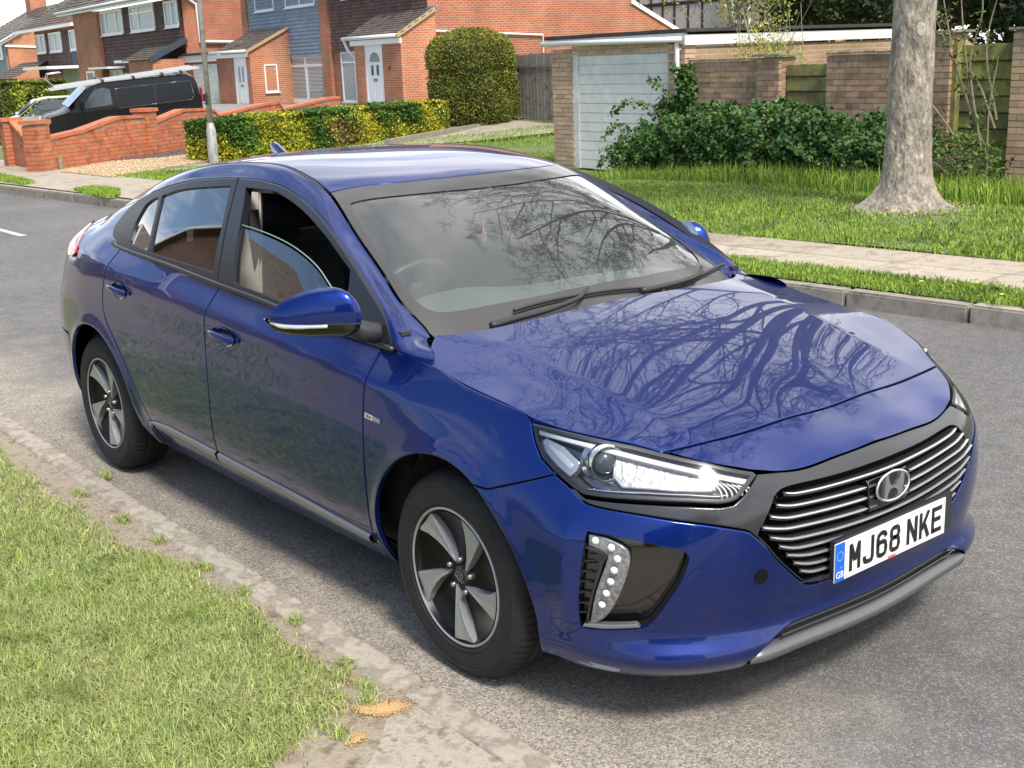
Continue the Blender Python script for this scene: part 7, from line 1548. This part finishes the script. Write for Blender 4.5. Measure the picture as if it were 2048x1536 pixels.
q = MB(); q.box(-2.45,-2.0,-.62,.62,.3,.56); q.box(-2.62,-2.42,-.62,.62,.5,1.02); q.build('rear_seat', SEAT, car, bevel=.04, smooth=True)
for s in (1,-1):
    q = MB(); q.bar((-1.56,-.665*s,.9),(-1.70,-.555*s,1.33),.09,.04); q.build('pillar_trim', BEIGE, car, bevel=.008)
    q = MB(); q.bar((-1.60,-.60*s,1.25),(-1.55,-.62*s,.85),.045,.004); q.build('seat_belt', mat('belt_webbing', (.02,.02,.02), rough=.8), car)
    q = MB(); q.box(-1.5,-.35,-.775*s,-.74*s,.35,.98); q.box(-2.5,-1.55,-.775*s,-.74*s,.35,1.02); q.build('door_lining', SEAT, car)
hl_ = top(np.linspace(-1.0,-2.5,8)[:,None]+np.zeros((1,9)), np.linspace(-.5,.5,9)[None]+np.zeros((8,1)))-[0,0,.035]; grid('headlining', hl_, BEIGE, car)
q = MB(); q.box(-.99,-.95,-.11,.11,1.235,1.30); q.bar((-.93,0,1.32),(-.95,0,1.27),.02); q.build('interior_mirror', BLACKP, car, bevel=.008)
q = MB(); q.bar((-.93,.0,1.235),(-.93,.0,1.16),.003); q.prism([(0,0),(.014,-.03),(.004,-.055),(-.012,-.03)], -.003,.003,'xz', Matrix.Translation((-.93,0,1.165))); q.build('hanging_charm', mat('charm', (.5,.16,.10), rough=.6), car)
# ================= parked van and silver car on the drive =================
va = empty('van', (-37.1,10.47,-.41), R(-102.8), 'black panel van with aluminium ladder on its roof, parked nose-down behind the garden wall', 'van'); va.rotation_euler = (R(-3.5), R(4.2), R(-102.8))
VP = mat('van_black', (.004,.004,.005), rough=.3, spec=.3, coat=.25, coat_r=.04); VG = mat('van_glass', (.03,.04,.045), rough=.03, spec=1.)
prof = [(0.02,.40),(.0,.62),(-.04,.86),(-.14,1.02),(-.75,1.16),(-1.42,1.72),(-1.70,1.83),(-2.2,1.87),(-4.3,1.84),(-4.72,1.78),(-4.86,1.55),(-4.92,.95),(-4.94,.42)]
Pv = spline(prof, 5); rows = []
for s_, wv_ in ((-1,.0),(-.86,.06),(-.96,.02)): pass
ysv = [(-.93,.03),(-.90,.0),(-.80,.035),(-.5,.055),(0,.06),(.5,.055),(.80,.035),(.90,.0),(.93,.03)]
V = []; F = []
for (x_, z_) in Pv:
    tum = np.clip((z_-1.0)/.85,0,1)
    for (y_, b_) in ysv: V.append((x_-.10*(abs(y_)/.93)**4*(1 if x_ > -1.0 else 0)+(0.10*(abs(y_)/.93)**4 if x_ < -4.6 else 0), y_*(1-.13*tum), z_-(.06-b_)*.8*(1 if z_ > 1.0 else .2)))
nvv = len(ysv)
for i in range(len(Pv)-1):
    for j in range(nvv-1): F.append((i*nvv+j, (i+1)*nvv+j, (i+1)*nvv+j+1, i*nvv+j+1))
mk('body', V, F, VP, va, True)
for s_ in (1,-1):
    # side skin
    def sy(z_): return s_*(.93*(1-.13*float(np.clip((z_-1.0)/.85,0,1)))+.004)
    P_ = [(x_, z_) for x_, z_ in Pv]; n_ = len(P_); cz = .75
    V = []; F = []
    for (x_, z_) in P_:
        for t in np.linspace(0,1,6): zz = .36+(z_-.05-.36)*t if z_ > .45 else z_; V.append((x_-.09 if x_ > -1 else x_+.05, sy(zz), zz))
    for i in range(n_-1):
        for j in range(5): F.append((i*6+j, i*6+j+1, (i+1)*6+j+1, (i+1)*6+j))
    mk('side_panel', V, F, VP, va, True)
    for nm, poly, m_, o_ in (('side_window', [(-1.12,1.14),(-2.10,1.16),(-2.10,1.62),(-1.95,1.68),(-1.66,1.68)], VG, .006),('panel_recess', [(-2.28,1.02),(-3.45,1.02),(-3.45,1.62),(-2.28,1.62)], mat('van_recess', (.003,.003,.004), rough=.2, spec=.35, coat=.15), .004),('panel_recess', [(-3.50,1.02),(-4.55,1.02),(-4.66,1.12),(-4.62,1.60),(-3.50,1.62)], MATS['van_recess'] if 'van_recess' in MATS else VP, .004)):
        V = [(x_, sy(z_)+s_*o_, z_) for x_, z_ in poly]; mk(nm, V, [tuple(range(len(V)))], m_, va)
        q = MB(); q.tube([Vector((v[0], v[1]+s_*.002, v[2])) for v in V], .010, 5, closed=True); q.build('swage_line', mat('van_edge', (.05,.05,.055), rough=.2, coat=1), va, smooth=True)
    for cx in (-.90,-3.95):
        q = MB(); q.lathe([(.0,s_*.80),(.20,s_*.84),(.21,s_*.90),(.32,s_*.90),(.33,s_*.70),(0,s_*.68)],28,'y',(cx,0,.33)); q.build('wheel', RUBBER, va, smooth=True)
    q = MB(); q.tube([(-1.15,s_*.93,1.18),(-1.2,s_*1.05,1.20)],.03,6); q.box(-1.24,-1.14,s_*1.0,s_*1.16,1.12,1.36); q.build('door_mirror', VP, va, bevel=.02)
    q = MB(); V = MB(); q.box(-.30,-.02,s_*.60,s_*.90,.72,.94); q.build('headlight', LEDM, va, bevel=.03)
V = [(-.80,-.74,1.19),(-.80,.74,1.19),(-1.44,.68,1.70),(-1.44,-.68,1.70)]; mk('windscreen', [(x_+.01,y_,z_+.035) for x_,y_,z_ in V], [(0,1,2,3)], mat('van_screen', (.30,.36,.37), rough=.05, spec=1.), va)
q = MB(); q.box(-.03,.03,-.45,.45,.55,.75); q.build('grille', BLACKP, va); [MB().box(-4.96,-4.90,a_,a_+.16,.9,1.35).build('tail_light', RED, va) for a_ in (.70,-.86)]
for x_ in (-1.95,-2.9,-3.8,-4.4): q = MB(); q.box(x_-.03,x_+.03,-.75,.75,1.90,1.94); q.box(x_-.04,x_+.04,.70,.78,1.82,1.91); q.box(x_-.04,x_+.04,-.78,-.70,1.82,1.91); q.build('roof_bar', BLACKP, va)
ld = empty('ladder', (-37.1,10.47,-.41), 0, 'long aluminium ladder tied on the roof bars of the black van', 'ladder'); ld.rotation_euler = (R(-3.5), R(6.2), R(-102.8)); ld.location = (-37.1,10.47,-.62)
ALU = mat('aluminium', (.62,.63,.64), rough=.38, metal=.45)
for k, y_ in enumerate((.22,.62)):
    q = MB(); q.box(-5.1,-.45,y_-.015,y_+.015,1.955,2.015); q.box(-4.9,-.6,y_-.05,y_-.022,2.02,2.075); q.build('stile', ALU, ld)
for i in range(17): q = MB(); q.box(-4.7+i*.27,-4.67+i*.27,.22,.62,1.98,2.01); q.build('rung', ALU, ld)
for y_ in (.22,.62): q = MB(); q.tube([(-.6,y_,2.08),(-.42,y_,2.30),(-.5,y_,2.45),(-.9,y_,2.45)], .016, 6); q.build('hook', ALU, ld, smooth=True)
sc = empty('silver_car', (-40.0,9.6,-.35), R(-102.8), 'pale silver car mostly hidden beyond the nose of the black van', 'car')
CPv = [(0,.3),(.02,.55),(-.1,.75),(-.9,.92),(-1.6,1.40),(-2.2,1.48),(-3.2,1.42),(-3.9,1.0),(-4.1,.9),(-4.15,.35)]; S_ = spline(CPv,4); V = []; F = []
for x_, z_ in S_:
    for y_ in (-.86,-.80,-.4,0,.4,.80,.86): V.append((x_-.12*abs(y_/.86)**4*(x_ > -.6), y_*(1-.16*float(np.clip((z_-.9)/.5,0,1))), z_-.05*(abs(y_)/.86)**4*(z_ > .6)))
for i in range(len(S_)-1):
    for j in range(6): F.append((i*7+j,(i+1)*7+j,(i+1)*7+j+1,i*7+j+1))
SPm = mat('silver_paint', (.50,.53,.56), rough=.3, metal=.5, coat=1); mk('body', V, F, SPm, sc, True)
mk('side_panel', [(-.1,.862,.3),(-4.1,.862,.3),(-4.05,.862,.9),(-.95,.862,.88),(-.1,.862,.72)], [(0,1,2,3,4)], SPm, sc); mk('windscreen', [(-.95,-.66,.965),(-.95,.66,.965),(-1.58,.60,1.41),(-1.58,-.60,1.41)], [(0,1,2,3)], MATS['van_screen'], sc)
mk('side_window', [(-1.15,.80,.93),(-3.5,.80,.95),(-3.0,.72,1.36),(-1.75,.72,1.36)], [(0,1,2,3)], VG, sc)
q = MB(); [q.lathe([(0,s_*.7),(.2,s_*.84),(.31,s_*.86),(.32,s_*.66)],24,'y',(cx,0,.32)) for cx in (-.8,-3.3) for s_ in (1,-1)]; q.build('wheels', RUBBER, sc, smooth=True)
q = MB(); q.box(-.22,-.02,.5,.8,.58,.72); q.box(-.22,-.02,-.8,-.5,.58,.72); q.build('headlight', LEDM, sc, bevel=.02)
